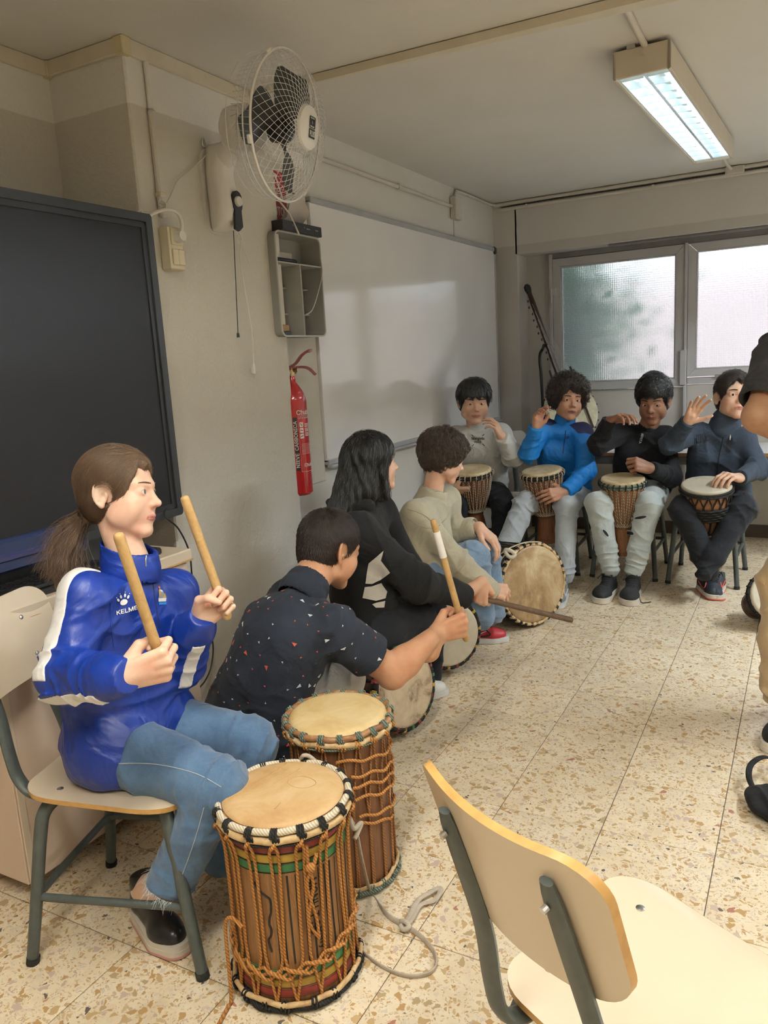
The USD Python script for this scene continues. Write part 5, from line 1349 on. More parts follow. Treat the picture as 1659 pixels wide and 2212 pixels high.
# ---------------- drumsticks (their poses are fixed with the hands that hold them)
M["stick"] = wood_mat("stick_wood", (0.56, 0.38, 0.17), (0.50, 0.32, 0.13), (0.40, 0.24, 0.09), (6, 6, 6))
M["stick_dark"] = wood_mat("stick_wood_dark", (0.20, 0.13, 0.085), (0.15, 0.095, 0.06), (0.10, 0.06, 0.04), (6, 6, 6))
M["tape"] = pm("white_tape", (0.80, 0.78, 0.74), 0.6)


def stick(label, a, b, r, mat, r2=None):
    t = thing("drumstick", label, "drumstick")
    a, b = V(*a), V(*b)
    r2 = r if r2 is None else r2
    u = np.array([0, 0.01, 0.03, 0.5, 0.97, 0.992, 1.0])
    rr = np.array([0.55, 0.85, 1.0, 1.0, 1.0, 0.85, 0.5]) * (r + (r2 - r) * u)
    obj("shaft", tube([a + (b - a) * k for k in u], rr, 16), mat, t, smooth=50)
    return t


stick("pale drumstick in the girl's right hand, its tip beside her chin", (-1.128, 1.084, 0.769), (-1.128, 1.013, 1.053), 0.0108, M["stick"])
stick("pale drumstick in the girl's left hand, in front of the bare wall", (-1.159, 1.331, 0.7771), (-1.204, 1.278, 1.074), 0.0105, M["stick"])
sk3 = stick("pale drumstick with white tape raised by the boy in the confetti shirt", (-0.9205, 2.16, 0.4603), (-0.9791, 2.078, 0.8668), 0.0108, M["stick"], 0.0098)
_a, _b = V(*(-0.9205, 2.16, 0.4603)), V(*(-0.9791, 2.078, 0.8668))
obj("tape", tube([_a + (_b - _a) * 0.70, _a + (_b - _a) * 0.905], [0.0114, 0.0112], 16), M["tape"], sk3, smooth=50, label="white tape wrapped round the stick")
stick("dark brown drumstick held out level over the floor by the black hoodie sleeve", (-1.098, 2.716, 0.4177), (-0.73, 2.71, 0.3696), 0.0105, M["stick_dark"])

# ---------------- black bag on the floor at the right edge
M["bag"] = weave("bag_cloth", (0.010, 0.010, 0.011), (0.006, 0.006, 0.007), 700, 0.8, sheen=0.02)

# ================================================================== figures: distance fields, surface nets
class F:
    """A distance field with bounds."""
    __slots__ = ("f", "lo", "hi")

    def __init__(self, f, lo, hi):
        self.f, self.lo, self.hi = f, np.asarray(lo, float), np.asarray(hi, float)


def cone(a, b, ra, rb=None):
    a, b = np.asarray(a, np.float32), np.asarray(b, np.float32)
    rb = ra if rb is None else rb
    ab = b - a
    L = float(ab @ ab) + 1e-12

    def f(p):
        q = p - a
        t = np.clip(q @ ab / L, 0, 1)
        q = q - t[:, None] * ab
        return np.sqrt(np.einsum("ij,ij->i", q, q)) - (ra + (rb - ra) * t)
    r = max(ra, rb)
    return F(f, np.minimum(a, b) - r, np.maximum(a, b) + r)


def ell(c, r, axes=None):
    c, r = np.asarray(c, np.float32), np.asarray(r, np.float32)
    A = np.eye(3, dtype=np.float32) if axes is None else np.asarray(axes, np.float32)

    def f(p):
        q = (p - c) @ A.T
        k0 = np.sqrt(((q / r) ** 2).sum(1))
        k1 = np.sqrt(((q / (r * r)) ** 2).sum(1)) + 1e-9
        return np.where(k0 < 1e-4, -r.min(), k0 * (k0 - 1) / k1)
    R = r.max()
    return F(f, c - R, c + R)


def smin(a, b, k):
    h = np.clip(0.5 + 0.5 * (b - a) / k, 0, 1)
    return b + (a - b) * h - k * h * (1 - h)


def U(parts, k=0.02):
    def f(p):
        d = parts[0].f(p)
        for q in parts[1:]:
            d = smin(d, q.f(p), k) if k > 0 else np.minimum(d, q.f(p))
        return d
    return F(f, np.min([q.lo for q in parts], 0), np.max([q.hi for q in parts], 0))


def SUB(a, b, k=0.004):
    return F(lambda p: -smin(-a.f(p), b.f(p), k), a.lo, a.hi)


def CUT(a, planes):
    """Keeps the part of a behind each plane (point, normal)."""
    pl = [(np.asarray(o, np.float32), nrm(n).astype(np.float32)) for o, n in planes]

    def f(p):
        d = a.f(p)
        for o, n in pl:
            d = np.maximum(d, (p - o) @ n)
        return d
    return F(f, a.lo, a.hi)


def CUTL(a, planes, r=0.11):
    """As CUT, but each plane cuts only within r of its point (cuffs, hems)."""
    pl = [(np.asarray(o, np.float32), nrm(n).astype(np.float32)) for o, n in planes]

    def f(p):
        d = a.f(p)
        for o, n in pl:
            q = p - o
            d = np.maximum(d, -np.maximum(-(q @ n), np.sqrt(np.einsum("ij,ij->i", q, q)) - r))
        return d
    return F(f, a.lo, a.hi)


def ISECT(a, b):
    return F(lambda p: np.maximum(a.f(p), b.f(p)), np.maximum(a.lo, b.lo), np.minimum(a.hi, b.hi))


def OFF(a, d):
    return F(lambda p: a.f(p) - d, a.lo - abs(d), a.hi + abs(d))


def DISP(a, g, m=0.012):
    return F(lambda p: a.f(p) + g(p), a.lo - m, a.hi + m)


def surf(F_, h, pad=0.012):
    """Surface nets of a distance field on a grid of step h, evaluated only near the surface."""
    B = 5
    lo = F_.lo - pad
    n = np.ceil((F_.hi + pad - lo) / h).astype(int) + 2
    nb = (n + B - 1) // B
    n = nb * B
    g = [lo[k] + (np.arange(nb[k]) * B + (B - 1) / 2) * h for k in range(3)]
    cc = np.stack(np.meshgrid(*g, indexing="ij"), -1).reshape(-1, 3).astype(np.float32)
    dc = F_.f(cc)
    near = np.abs(dc) < B * h * 1.35 + 0.012
    vol = np.repeat(np.repeat(np.repeat(np.where(dc > 0, 1, -1).astype(np.float32).reshape(nb), B, 0), B, 1), B, 2)
    idx = np.nonzero(near)[0]
    bi = np.stack(np.unravel_index(idx, nb), 1)
    off = np.stack(np.meshgrid(*[np.arange(B)] * 3, indexing="ij"), -1).reshape(-1, 3)
    for s in range(0, len(bi), 4000):
        ii = (bi[s:s + 4000, None, :] * B + off[None]).reshape(-1, 3)
        vol[ii[:, 0], ii[:, 1], ii[:, 2]] = F_.f((lo + ii * h).astype(np.float32))
    ins = vol < 0
    c = ins[:-1, :-1, :-1].astype(np.int8)
    tot = np.zeros(np.array(n) - 1, np.int8)
    for dx in (0, 1):
        for dy in (0, 1):
            for dz in (0, 1):
                tot += ins[dx:n[0] - 1 + dx, dy:n[1] - 1 + dy, dz:n[2] - 1 + dz]
    act = np.argwhere((tot > 0) & (tot < 8))
    if not len(act):
        raise ValueError("empty field")
    num = np.full(np.array(n) - 1, -1, np.int32)
    num[act[:, 0], act[:, 1], act[:, 2]] = np.arange(len(act))
    acc, cnt = np.zeros((len(act), 3)), np.zeros(len(act))
    corners = [(0, 0, 0), (1, 0, 0), (0, 1, 0), (1, 1, 0), (0, 0, 1), (1, 0, 1), (0, 1, 1), (1, 1, 1)]
    val = [vol[act[:, 0] + x, act[:, 1] + y, act[:, 2] + z] for x, y, z in corners]
    for i in range(8):
        for j in range(i + 1, 8):
            a, b = np.array(corners[i]), np.array(corners[j])
            if np.abs(a - b).sum() != 1:
                continue
            m = (val[i] < 0) != (val[j] < 0)
            t = np.where(m, val[i] / np.where(m, val[i] - val[j], 1), 0)
            acc += m[:, None] * (a + t[:, None] * (b - a))
            cnt += m
    v = lo + (act + acc / cnt[:, None]) * h
    faces = []
    for ax in range(3):
        u, w = (ax + 1) % 3, (ax + 2) % 3
        sl0, sl1 = [slice(1, None)] * 3, [slice(1, None)] * 3
        sl0[ax], sl1[ax] = slice(0, -1), slice(1, None)
        a_, b_ = ins[tuple(sl0)], ins[tuple(sl1)]
        e = np.argwhere(a_ != b_)
        p = e + 1
        p[:, ax] -= 1
        p = p[(p < np.array(n) - 1).all(1)]
        fl = ins[p[:, 0], p[:, 1], p[:, 2]]
        du, dw = np.zeros(3, int), np.zeros(3, int)
        du[u], dw[w] = 1, 1
        q = [num[tuple((p - o).T)] for o in (du * 0, du, du + dw, dw)]
        q = np.stack(q, 1)
        ok = (q >= 0).all(1)
        q, fl = q[ok], fl[ok]
        q = np.where(fl[:, None], q, q[:, ::-1])
        faces += [q[:, [0, 1, 2]], q[:, [0, 2, 3]]]
    return trimesh.Trimesh(v, np.vstack(faces), process=False)


def folds(spots, lump=0.002, seed=0):
    """Cloth relief: creases near joints (centre, direction, wavelength, height, reach) over slow swells."""
    g = np.random.default_rng(seed)
    ph = g.uniform(0, 6.28, 12)
    S = [(np.asarray(c, np.float32), nrm(d).astype(np.float32), nrm(np.cross(d, (0.3, 0.9, 0.31))).astype(np.float32), 2 * PI / w, a, s) for c, d, w, a, s in spots]

    def f(p):
        x, y, z = p[:, 0], p[:, 1], p[:, 2]
        o = lump * (np.sin(37 * x + 3 * np.sin(17 * z + ph[0]) + ph[1]) + np.sin(33 * y + 3 * np.sin(19 * x + ph[2]) + ph[3]) + np.sin(29 * z + 3 * np.sin(21 * y + ph[4]) + ph[5])) * 0.7
        for i, (c, d, e, k, a, s) in enumerate(S):
            q = p - c
            w = np.exp(-np.einsum("ij,ij->i", q, q) / (2 * s * s))
            u, v = q @ d, q @ e
            k = k * 0.72
            t = k * u + 1.5 * np.sin(31 * v + ph[6] + i) + 0.9 * np.sin(k * 0.43 * u + ph[7] + 2 * i) + 0.5 * np.sin(67 * v + 9 * u)
            m = 0.5 + 0.5 * np.sin(38 * v + 0.5 * k * u + ph[8] + 1.7 * i)
            o = o + a * w * (0.30 + 0.70 * m) * (0.9 - 3.0 * (1 - np.abs(np.sin(0.5 * t))) ** 1.7)
        # slack diagonal drapes all over
        t = 26 * x + 19 * y + 31 * z + 2.2 * np.sin(13 * y - 9 * z + ph[9]) + 1.4 * np.sin(23 * x + 8 * z + ph[10])
        m = 0.5 + 0.5 * np.sin(15 * x - 12 * y + 17 * z + ph[11])
        o = o + lump * 2.6 * m * (0.4 - 1.5 * (1 - np.abs(np.sin(0.5 * t + ph[3]))) ** 2)
        return o
    return f


def sdf_normal(F_, p, e=0.002):
    p = p.astype(np.float32)
    n = np.stack([F_.f(p + np.eye(3, dtype=np.float32)[k] * e) - F_.f(p - np.eye(3, dtype=np.float32)[k] * e) for k in range(3)], 1)
    return n / (np.linalg.norm(n, axis=1, keepdims=True) + 1e-9)


def decal(F_, mesh, o, u, v, lift=0.0012, size=0.005):
    """Lays a flat mesh (x, y in metres, z thickness) on the surface of a field, seen along -(u x v)."""
    u, v = nrm(u), nrm(v)
    n = nrm(np.cross(u, v))
    v = np.cross(n, u)
    m = fine(mesh, size)
    q = m.vertices
    p = np.asarray(o, float) + q[:, :1] * u + q[:, 1:2] * v + n * 0.08
    p = p.astype(np.float32)
    for _ in range(40):
        d = F_.f(p)
        p = p - (np.clip(d, -0.01, 0.02) * 0.8)[:, None] * n.astype(np.float32)
    return trimesh.Trimesh(p + (q[:, 2:3] + lift) * n, m.faces, process=False)


def curves(name, parent, pts, width, mat, tip=0.35, base=None):
    """pts (n, m, 3): n strands of m points."""
    n, m, _ = pts.shape
    pp = path_of(parent)
    c = UsdGeom.BasisCurves.Define(stage, pp + "/" + uname(pp, name))
    c.CreateTypeAttr("linear")
    c.CreateCurveVertexCountsAttr(Vt.IntArray.FromNumpy(np.full(n, m, np.int32)))
    q = pts - (base if base is not None else 0)
    c.CreatePointsAttr(Vt.Vec3fArray.FromNumpy(q.reshape(-1, 3).astype(np.float32)))
    w = np.linspace(1, tip, m)[None] * np.broadcast_to(width, (n,))[:, None]
    c.CreateWidthsAttr(Vt.FloatArray.FromNumpy(w.reshape(-1).astype(np.float32)))
    c.SetWidthsInterpolation("vertex")
    UsdShade.MaterialBindingAPI.Apply(c.GetPrim()).Bind(mat)
    c.GetPrim().SetCustomDataByKey("kind", "stuff")
    return c.GetPrim()


def strands(F_, roots, flow, n_pts, step, lift, seed, wave=0.0, freq=9.0, stick_=1.0):
    """Grows hair from roots over the field F_ along flow(p); returns (n, n_pts, 3)."""
    g = np.random.default_rng(seed)
    p = roots.astype(np.float32).copy()
    out = []
    ph = g.uniform(0, 6.28, len(p))
    lf = g.uniform(0.2, 1.0, len(p)) * lift
    jit = g.normal(size=p.shape) * 0.18
    for k in range(n_pts):
        nn = sdf_normal(F_, p)
        d = F_.f(p)
        if stick_ > 0:
            corr = np.clip(d - lf * min(1, 0.3 + k / 3), -0.02, 0.02) * np.where(d > 0.02, 0.0, stick_)
            p = p - corr[:, None].astype(np.float32) * nn
        out.append(p.copy())
        t = flow(p, k) + jit
        t = t - nn * np.einsum("ij,ij->i", t, nn)[:, None] * min(1, stick_)
        t /= np.linalg.norm(t, axis=1, keepdims=True) + 1e-9
        if wave:
            b = np.cross(t, nn)
            t = t + wave * (np.sin(ph + freq * k / n_pts * 6.28)[:, None] * b + np.cos(ph + freq * k / n_pts * 6.28)[:, None] * nn * 0.6)
        p = (p + t * step).astype(np.float32)
    o = np.stack(out, 1)
    if stick_ > 0:      # drop hairs that left the head
        far = np.max([F_.f(o[:, k]) for k in range(n_pts)], 0)
        o = o[far < 0.012 + 2.2 * lift + 0.03 * wave]
    return o


def sample(mesh, n, seed, keep=None):
    p, f = trimesh.sample.sample_surface(mesh, n, seed=seed)
    p = np.asarray(p)
    return p if keep is None else p[keep(p)]


# ------------------------------------------------------------------ materials of the figures
def skin_tone(name, c, red, rough=0.48):
    return raw(name, {
        "g": ("geometry", {}), "n": ("noise_texture", {"scale": 22.0, "detail": 5.0, "roughness": 0.6}),
        "r": ("rgb_ramp", {"ramp": [(0.3, red), (0.55, c), (0.8, tuple(min(1, x * 1.06) for x in c))]}),
        "b1": ("noise_texture", {"scale": 420.0, "detail": 3.0}), "b": ("bump", {"strength": 0.35, "distance": 0.0006}),
        "p": ("principled_bsdf", {"roughness": rough, "subsurface_weight": 0.18, "subsurface_scale": 0.006, "subsurface_radius": (1.0, 0.35, 0.2), "specular_ior_level": 0.4})},
        [("g.position", "n.vector"), ("n.fac", "r.fac"), ("r.color", "p.base_color"), ("g.position", "b1.vector"), ("b1.fac", "b.height"), ("b.normal", "p.normal")], "p.BSDF")


def hair_mat(name, a, b, rough=0.42, sc=(120, 120, 16)):
    return raw(name, {
        "g": ("geometry", {}), "mp": ("mapping", {"scale": sc}), "n": ("noise_texture", {"scale": 3.0, "detail": 6.0, "roughness": 0.65}),
        "r": ("rgb_ramp", {"ramp": [(0.3, b), (0.7, a)]}), "b": ("bump", {"strength": 0.9, "distance": 0.003}),
        "p": ("principled_bsdf", {"roughness": rough, "specular_ior_level": 0.5})},
        [("g.position", "mp.vector"), ("mp.vector", "n.vector"), ("n.fac", "r.fac"), ("r.color", "p.base_color"), ("n.fac", "b.height"), ("b.normal", "p.normal")], "p.BSDF")


def strand_mat(name, a, b, rough=0.35):
    return raw(name, {"h": ("hair_info", {}), "r": ("rgb_ramp", {"ramp": [(0.0, b), (1.0, a)]}), "p": ("principled_bsdf", {"roughness": rough, "specular_ior_level": 0.5})}, [("h.index", "r.fac"), ("r.color", "p.base_color")], "p.BSDF")


M["sk_fair"] = skin_tone("skin_fair", (0.74, 0.49, 0.37), (0.70, 0.38, 0.28))
M["sk_warm"] = skin_tone("skin_warm", (0.56, 0.30, 0.18), (0.50, 0.24, 0.135))
M["sk_light"] = skin_tone("skin_light", (0.66, 0.41, 0.29), (0.61, 0.33, 0.225))
M["sk_tan"] = skin_tone("skin_tan", (0.47, 0.25, 0.155), (0.41, 0.195, 0.115))
M["sk_brown"] = skin_tone("skin_brown", (0.30, 0.150, 0.092), (0.24, 0.112, 0.068))
M["eye_white"] = pm("eye_white", (0.72, 0.68, 0.64), 0.2)
M["iris_dark"] = pm("iris_dark", (0.035, 0.020, 0.012), 0.15)
M["iris_blue"] = pm("iris_grey", (0.10, 0.11, 0.11), 0.15)
M["lips_pink"] = pm("lips_pink", (0.50, 0.20, 0.165), 0.4)
M["lips_brown"] = pm("lips_brown", (0.25, 0.095, 0.075), 0.42)
M["hair_brown"] = hair_mat("hair_brown", (0.19, 0.118, 0.070), (0.095, 0.056, 0.033))
M["hair_black"] = hair_mat("hair_black", (0.014, 0.011, 0.010), (0.006, 0.005, 0.005), 0.33)
M["hair_dark"] = hair_mat("hair_dark", (0.040, 0.025, 0.018), (0.017, 0.011, 0.008), 0.5)
M["hair_mid"] = hair_mat("hair_mid", (0.10, 0.062, 0.038), (0.035, 0.022, 0.016))
M["strand_brown"] = strand_mat("strand_brown", (0.26, 0.165, 0.10), (0.12, 0.072, 0.043))
M["strand_black"] = strand_mat("strand_black", (0.016, 0.013, 0.012), (0.007, 0.006, 0.006), 0.28)
M["strand_dark"] = strand_mat("strand_dark", (0.05, 0.030, 0.021), (0.018, 0.011, 0.008))
M["strand_mid"] = strand_mat("strand_mid", (0.23, 0.165, 0.105), (0.06, 0.040, 0.028))


class Person:
    def __init__(self, label, base, cat="person"):
        self.base = V(*base)
        self.t = thing("person", label, cat, base)
        self.body = []

    def add(self, name, mesh, mat, parent=None, smooth=True, label=None, kind=None):
        m = trimesh.Trimesh(np.asarray(mesh.vertices) - self.base, mesh.faces, process=False)
        return obj(name, m, mat, parent or self.t, smooth=smooth, label=label, kind=kind)

    def skin(self, mesh):
        self.body.append(mesh)

    def finish(self, mat):
        v, f, n = [], [], 0
        for m in self.body:
            v.append(np.asarray(m.vertices)); f.append(np.asarray(m.faces) + n); n += len(m.vertices)
        self.add("body", trimesh.Trimesh(np.vstack(v), np.vstack(f), process=False), mat)

    def hair(self, name, pts, w, mat, parent=None, tip=0.35):
        return curves(name, parent or self.t, pts, w, mat, tip, self.base)


# ------------------------------------------------------------------ heads
EYE_Y = 0.0690


def head_frame(centre, fwd, up, s):
    fwd = nrm(fwd)
    up = nrm(np.asarray(up, float) - fwd * (np.asarray(up, float) @ fwd))
    right = np.cross(fwd, up)
    Mx = basis(V(*centre), right, fwd, up)
    Mx[:3, :3] *= s
    return Mx


def head_field(ear=1.0, wide=1.0, nose=1.0, jaw=1.0, cheek=1.0, slim_eye=1.0, chin=1.0, neck=None):
    w = wide
    P = [ell((0, -0.012, 0.034), (0.073 * w, 0.092, 0.080)), ell((0, 0.022, -0.022), (0.063 * w, 0.066, 0.081))]
    h = U(P, 0.02)
    parts = [h, cone((-0.046 * w, 0.010, -0.062), (-0.011, 0.062, -0.095 * chin), 0.021 * jaw, 0.016), cone((0.046 * w, 0.010, -0.062), (0.011, 0.062, -0.095 * chin), 0.021 * jaw, 0.016), ell((0, 0.068, -0.095 * chin), (0.017, 0.015, 0.014)),
             ell((-0.038 * w, 0.050, -0.030), (0.024 * cheek, 0.029, 0.028)), ell((0.038 * w, 0.050, -0.030), (0.024 * cheek, 0.029, 0.028)), ell((-0.044 * w, 0.030, -0.050), (0.022 * cheek, 0.034, 0.032)), ell((0.044 * w, 0.030, -0.050), (0.022 * cheek, 0.034, 0.032)),
             ell((0, 0.068, -0.058), (0.030, 0.020, 0.026)), cone((-0.042 * w, 0.062, 0.022), (-0.010, 0.077, 0.019), 0.0105), cone((0.042 * w, 0.062, 0.022), (0.010, 0.077, 0.019), 0.0105)]
    h = U(parts, 0.016)
    for s in (-1, 1):
        h = SUB(h, ell((s * 0.031, 0.0915, 0.002), (0.0165, 0.0125, 0.0105)), 0.010)
    nz = U([cone((0, 0.0765, 0.012), (0, 0.0985 * nose, -0.025), 0.0065, 0.0095), ell((0, 0.0990 * nose, -0.0275), (0.0112, 0.0115, 0.0092)), ell((-0.0118, 0.0885, -0.0315), (0.0068, 0.0092, 0.0070)), ell((0.0118, 0.0885, -0.0315), (0.0068, 0.0092, 0.0070))], 0.006)
    h = U([h, nz], 0.008)
    for s in (-1, 1):
        h = SUB(h, ell((s * 0.0060, 0.0950, -0.0375), (0.0030, 0.0048, 0.0034)), 0.002)
    lip = U([cone((-0.019, 0.0795, -0.0615), (0, 0.0880, -0.0588), 0.0038, 0.0054), cone((0.019, 0.0795, -0.0615), (0, 0.0880, -0.0588), 0.0038, 0.0054), cone((-0.013, 0.0805, -0.0678), (0.013, 0.0805, -0.0678), 0.0056)], 0.004)
    h = U([h, lip], 0.005)
    groove = U([cone((-0.021, 0.0825, -0.0638), (0, 0.0930, -0.0632), 0.0014), cone((0.021, 0.0825, -0.0638), (0, 0.0930, -0.0632), 0.0014)], 0.001)
    h = SUB(h, groove, 0.003)
    lids = []
    for s in (-1, 1):
        lids.append(ell((s * 0.031, EYE_Y, 0.002), (0.0175, 0.0140, 0.0140)))
    h = U([h, U(lids, 0)], 0.005)
    for s in (-1, 1):       # the almond opening between the lids
        c_, sn_ = math.cos(0.06 * s), math.sin(0.06 * s)
        h = SUB(h, ell((s * 0.031, EYE_Y + 0.017, 0.0010), (0.0132, 0.0150, 0.0050 * slim_eye), [[c_, 0, sn_], [0, 1, 0], [-sn_, 0, c_]]), 0.0010)
    for s in (-1, 1):       # ears: a thin plate, a rolled rim, a bowl
        c = np.array((s * 0.0735 * w, -0.016, -0.004))
        up_ = nrm(V(0, -0.16, 0.98))
        bk = nrm(V(s * 0.50 * ear, -0.86, -0.12))
        bk = nrm(bk - up_ * (bk @ up_))
        nn = np.cross(bk, up_)
        nn = nn if nn[0] * s > 0 else -nn
        A = [bk, up_, nn]
        plate = ell(c, (0.0165, 0.0275, 0.0042), A)
        rim = [c + 0.0165 * math.cos(t) * bk + 0.0290 * math.sin(t) * up_ + 0.0030 * nn for t in np.linspace(-1.25, 2.75, 11)]
        rimf = U([cone(rim[k], rim[k + 1], 0.0037, 0.0037) for k in range(10)], 0.001)
        ah = [c + (0.0075 * math.cos(t) + 0.001) * bk + 0.0165 * math.sin(t) * up_ + 0.0032 * nn for t in np.linspace(-1.4, 1.9, 6)]
        ahf = U([cone(ah[k], ah[k + 1], 0.0026, 0.0026) for k in range(5)], 0.001)
        lobe = ell(c - up_ * 0.0265 + bk * 0.002 + nn * 0.001, (0.0085, 0.0090, 0.0050), A)
        trag = ell(c - bk * 0.0125 - up_ * 0.006 + nn * 0.003, (0.004, 0.006, 0.004), A)
        e_ = U([plate, rimf, ahf, lobe, trag], 0.0028)
        e_ = SUB(e_, ell(c - bk * 0.005 - up_ * 0.005 + nn * 0.0065, (0.0068, 0.0098, 0.0070), A), 0.002)
        h = U([h, e_], 0.004)
    return h


def put_head(P, skinm, frame, hf, neck_to, neck_r=0.047, res=0.0030, iris="iris_dark", lips="lips_pink", brow="strand_dark", gaze=(0, 1, 0), browm="hair_dark", eyes=True, brow_w=1.0, brow_h=0.0):
    """Head with a neck that runs down to the world point neck_to."""
    Mi = np.linalg.inv(frame)
    nl = (Mi @ np.append(V(*neck_to), 1))[:3]
    s = np.linalg.norm(frame[:3, 0])
    h = U([hf, cone((0, -0.022, -0.045), nl, neck_r, neck_r * 1.12)], 0.018)
    m = surf(h, res / s)
    m.apply_transform(frame)
    P.skin(m)
    if eyes:
        for sx in (-1, 1):
            c = V(sx * 0.031, EYE_Y + 0.0005, 0.0015)
            e = trimesh.creation.icosphere(3, 0.0126)
            e.apply_translation(c)
            ep = P.add("eye", xf(e, frame), M["eye_white"])
            gz = nrm(V(*gaze) + V(-sx * 0.05, 0, 0))
            ir = lathe([(0.0, 0.0130), (0.0030, 0.01295), (0.0056, 0.0119), (0.0061, 0.0111)][::-1], 24, cap=False)
            a, b, _ = frame_of(gz)
            P.add("iris", xf(xf(ir, basis(c, a, b, gz)), frame), M[iris], ep)
            # brow
            q = np.linspace(0, 1, 9)
            bp = np.stack([sx * (0.013 + 0.036 * q), 0.0905 - 0.019 * q ** 1.7, 0.0240 + brow_h + 0.0042 * np.sin(q * 2.4) - 0.0035 * q], 1).astype(np.float32)
            for _ in range(8):
                d = hf.f(bp)
                nn = sdf_normal(hf, bp)
                bp = bp - (d - 0.0003)[:, None] * nn
            P.add("eyebrow", xf(tube(bp, np.array([0.0018, 0.0026, 0.0030, 0.0030, 0.0028, 0.0026, 0.0022, 0.0018, 0.001]) * brow_w, 8, prof=np.stack([1.0 * np.cos(np.arange(8) * PI / 4), 1.0 * np.sin(np.arange(8) * PI / 4)], 1)), frame), M[browm])
        reg = F(lambda p: np.maximum(hf.f(p) - 0.0007, np.maximum(np.abs(p[:, 0]) - 0.0235, np.maximum(np.abs(p[:, 2] + 0.0632) - (0.0098 - 0.0055 * (np.abs(p[:, 0]) / 0.0235) ** 1.6), 0.074 - p[:, 1]))), (-0.026, 0.07, -0.078), (0.026, 0.105, -0.048))
        P.add("lips", xf(surf(reg, 0.0013, 0.003), frame), M[lips])
    return h


def hair_cap(thick, line=(0.84, -0.54, 0.0279), nape=-0.080, bumpy=0.0, side=0.0, fringe=None, seed=0, wide=1.0, earcut=True, top=0.0, back=0.0):
    """Hair as a shell over the skull, cut along a hairline plane (y, z coefficients and offset)."""
    g = np.random.default_rng(seed)
    ph = g.uniform(0, 6.28, 8)
    base = U([ell((0, -0.012 - back * 0.5, 0.034 + top * 0.5), (0.073 * wide + thick + side, 0.092 + thick + back * 0.5, 0.080 + thick + top * 0.5)), ell((0, -0.040, -0.02), (0.060 * wide + thick * 0.7 + side * 0.6, 0.052 + thick * 0.7, 0.060))], 0.02)

    def f(p):
        d = base.f(p)
        if bumpy:
            x, y, z = p[:, 0], p[:, 1], p[:, 2]
            d = d + bumpy * (np.sin(130 * x + 4 * np.sin(60 * z + ph[0]) + ph[1]) * np.sin(120 * y + 4 * np.sin(70 * x + ph[2])) + 0.6 * np.sin(150 * z + 3 * np.sin(80 * y + ph[3]) + ph[4]))
        cut = line[0] * p[:, 1] + line[1] * p[:, 2] - line[2] + 0.006 * np.sin(90 * p[:, 0] + ph[5]) + 0.0035 * np.sin(210 * p[:, 0] + ph[6])
        if fringe is not None:      # (half width, lowest z): hair falling over the forehead
            fr = np.maximum(np.abs(p[:, 0]) - fringe[0], (fringe[1] + 0.006 * np.sin(170 * p[:, 0] + ph[7])) - p[:, 2])
            cut = np.minimum(cut, fr)
        d = np.maximum(d, cut)
        d = np.maximum(d, nape - p[:, 2] + 0.004 * np.sin(110 * p[:, 0] + ph[3]))
        if earcut:
            ax = np.abs(p[:, 0]) - 0.078 * wide
            e = np.sqrt((ax / 0.8) ** 2 + (p[:, 1] + 0.008) ** 2 + ((p[:, 2] + 0.006) * 0.75) ** 2) - 0.027
            d = np.maximum(d, -e)
        return d
    return F(f, base.lo - 0.01, base.hi + 0.01)


def put_hair(P, frame, cap, mat, res=0.0034, smat=None, n=0, length=0.03, width=0.0009, seed=0, flow=None, lift=0.003, wave=0.0, freq=2.0, label=None, name="hair", steps=7):
    s = np.linalg.norm(frame[:3, 0])
    m = surf(cap, res / s)
    prim = P.add(name, xf(m, frame), mat, label=label)
    if n:
        crown = V(0, -0.05, 0.11)

        def fl(p, k):
            q = p - crown
            q = q / (np.linalg.norm(q, axis=1, keepdims=True) + 1e-6)
            return q * 0.6 + V(0, 0.25, -0.5) * 1.0 if flow is None else flow(p, k)
        r = sample(m, n, seed)
        st = strands(cap, r, fl, steps, length / steps / s, lift / s, seed + 1, wave, freq)
        w = (frame[:3, :3] @ st.reshape(-1, 3).T).T + frame[:3, 3]
        P.hair("hair_strands", w.reshape(st.shape), width, smat, prim)
    return prim


# ------------------------------------------------------------------ hands
GRIP = dict(curl=[(72, 92, 62)] * 4, thumb=[(0.022, 0.018, -0.010), (0.043, 0.046, -0.030), (0.036, 0.070, -0.052), (0.010, 0.082, -0.060)], spread=(0.02, 0.0, -0.01, -0.03))
RELAX = dict(curl=[(22, 30, 20), (28, 34, 22), (32, 38, 24), (36, 40, 26)], thumb=[(0.022, 0.020, -0.006), (0.046, 0.050, -0.016), (0.056, 0.080, -0.022), (0.056, 0.103, -0.026)], spread=(0.10, 0.02, -0.05, -0.14))
OPEN = dict(curl=[(4, 14, 10), (2, 12, 10), (4, 14, 10), (8, 16, 12)], thumb=[(0.024, 0.018, -0.004), (0.056, 0.040, -0.010), (0.078, 0.062, -0.014), (0.094, 0.080, -0.016)], spread=(0.20, 0.05, -0.08, -0.24))
CUP = dict(curl=[(34, 34, 20), (36, 36, 22), (38, 36, 22), (40, 38, 24)], thumb=[(0.022, 0.018, -0.006), (0.054, 0.040, -0.024), (0.068, 0.062, -0.040), (0.074, 0.082, -0.052)], spread=(0.08, 0.02, -0.04, -0.10))
FLAT = dict(curl=[(-6, 8, 8), (-4, 8, 8), (-2, 8, 8), (2, 10, 8)], thumb=[(0.024, 0.018, -0.004), (0.050, 0.046, -0.014), (0.060, 0.074, -0.020), (0.062, 0.096, -0.022)], spread=(0.10, 0.02, -0.05, -0.14))
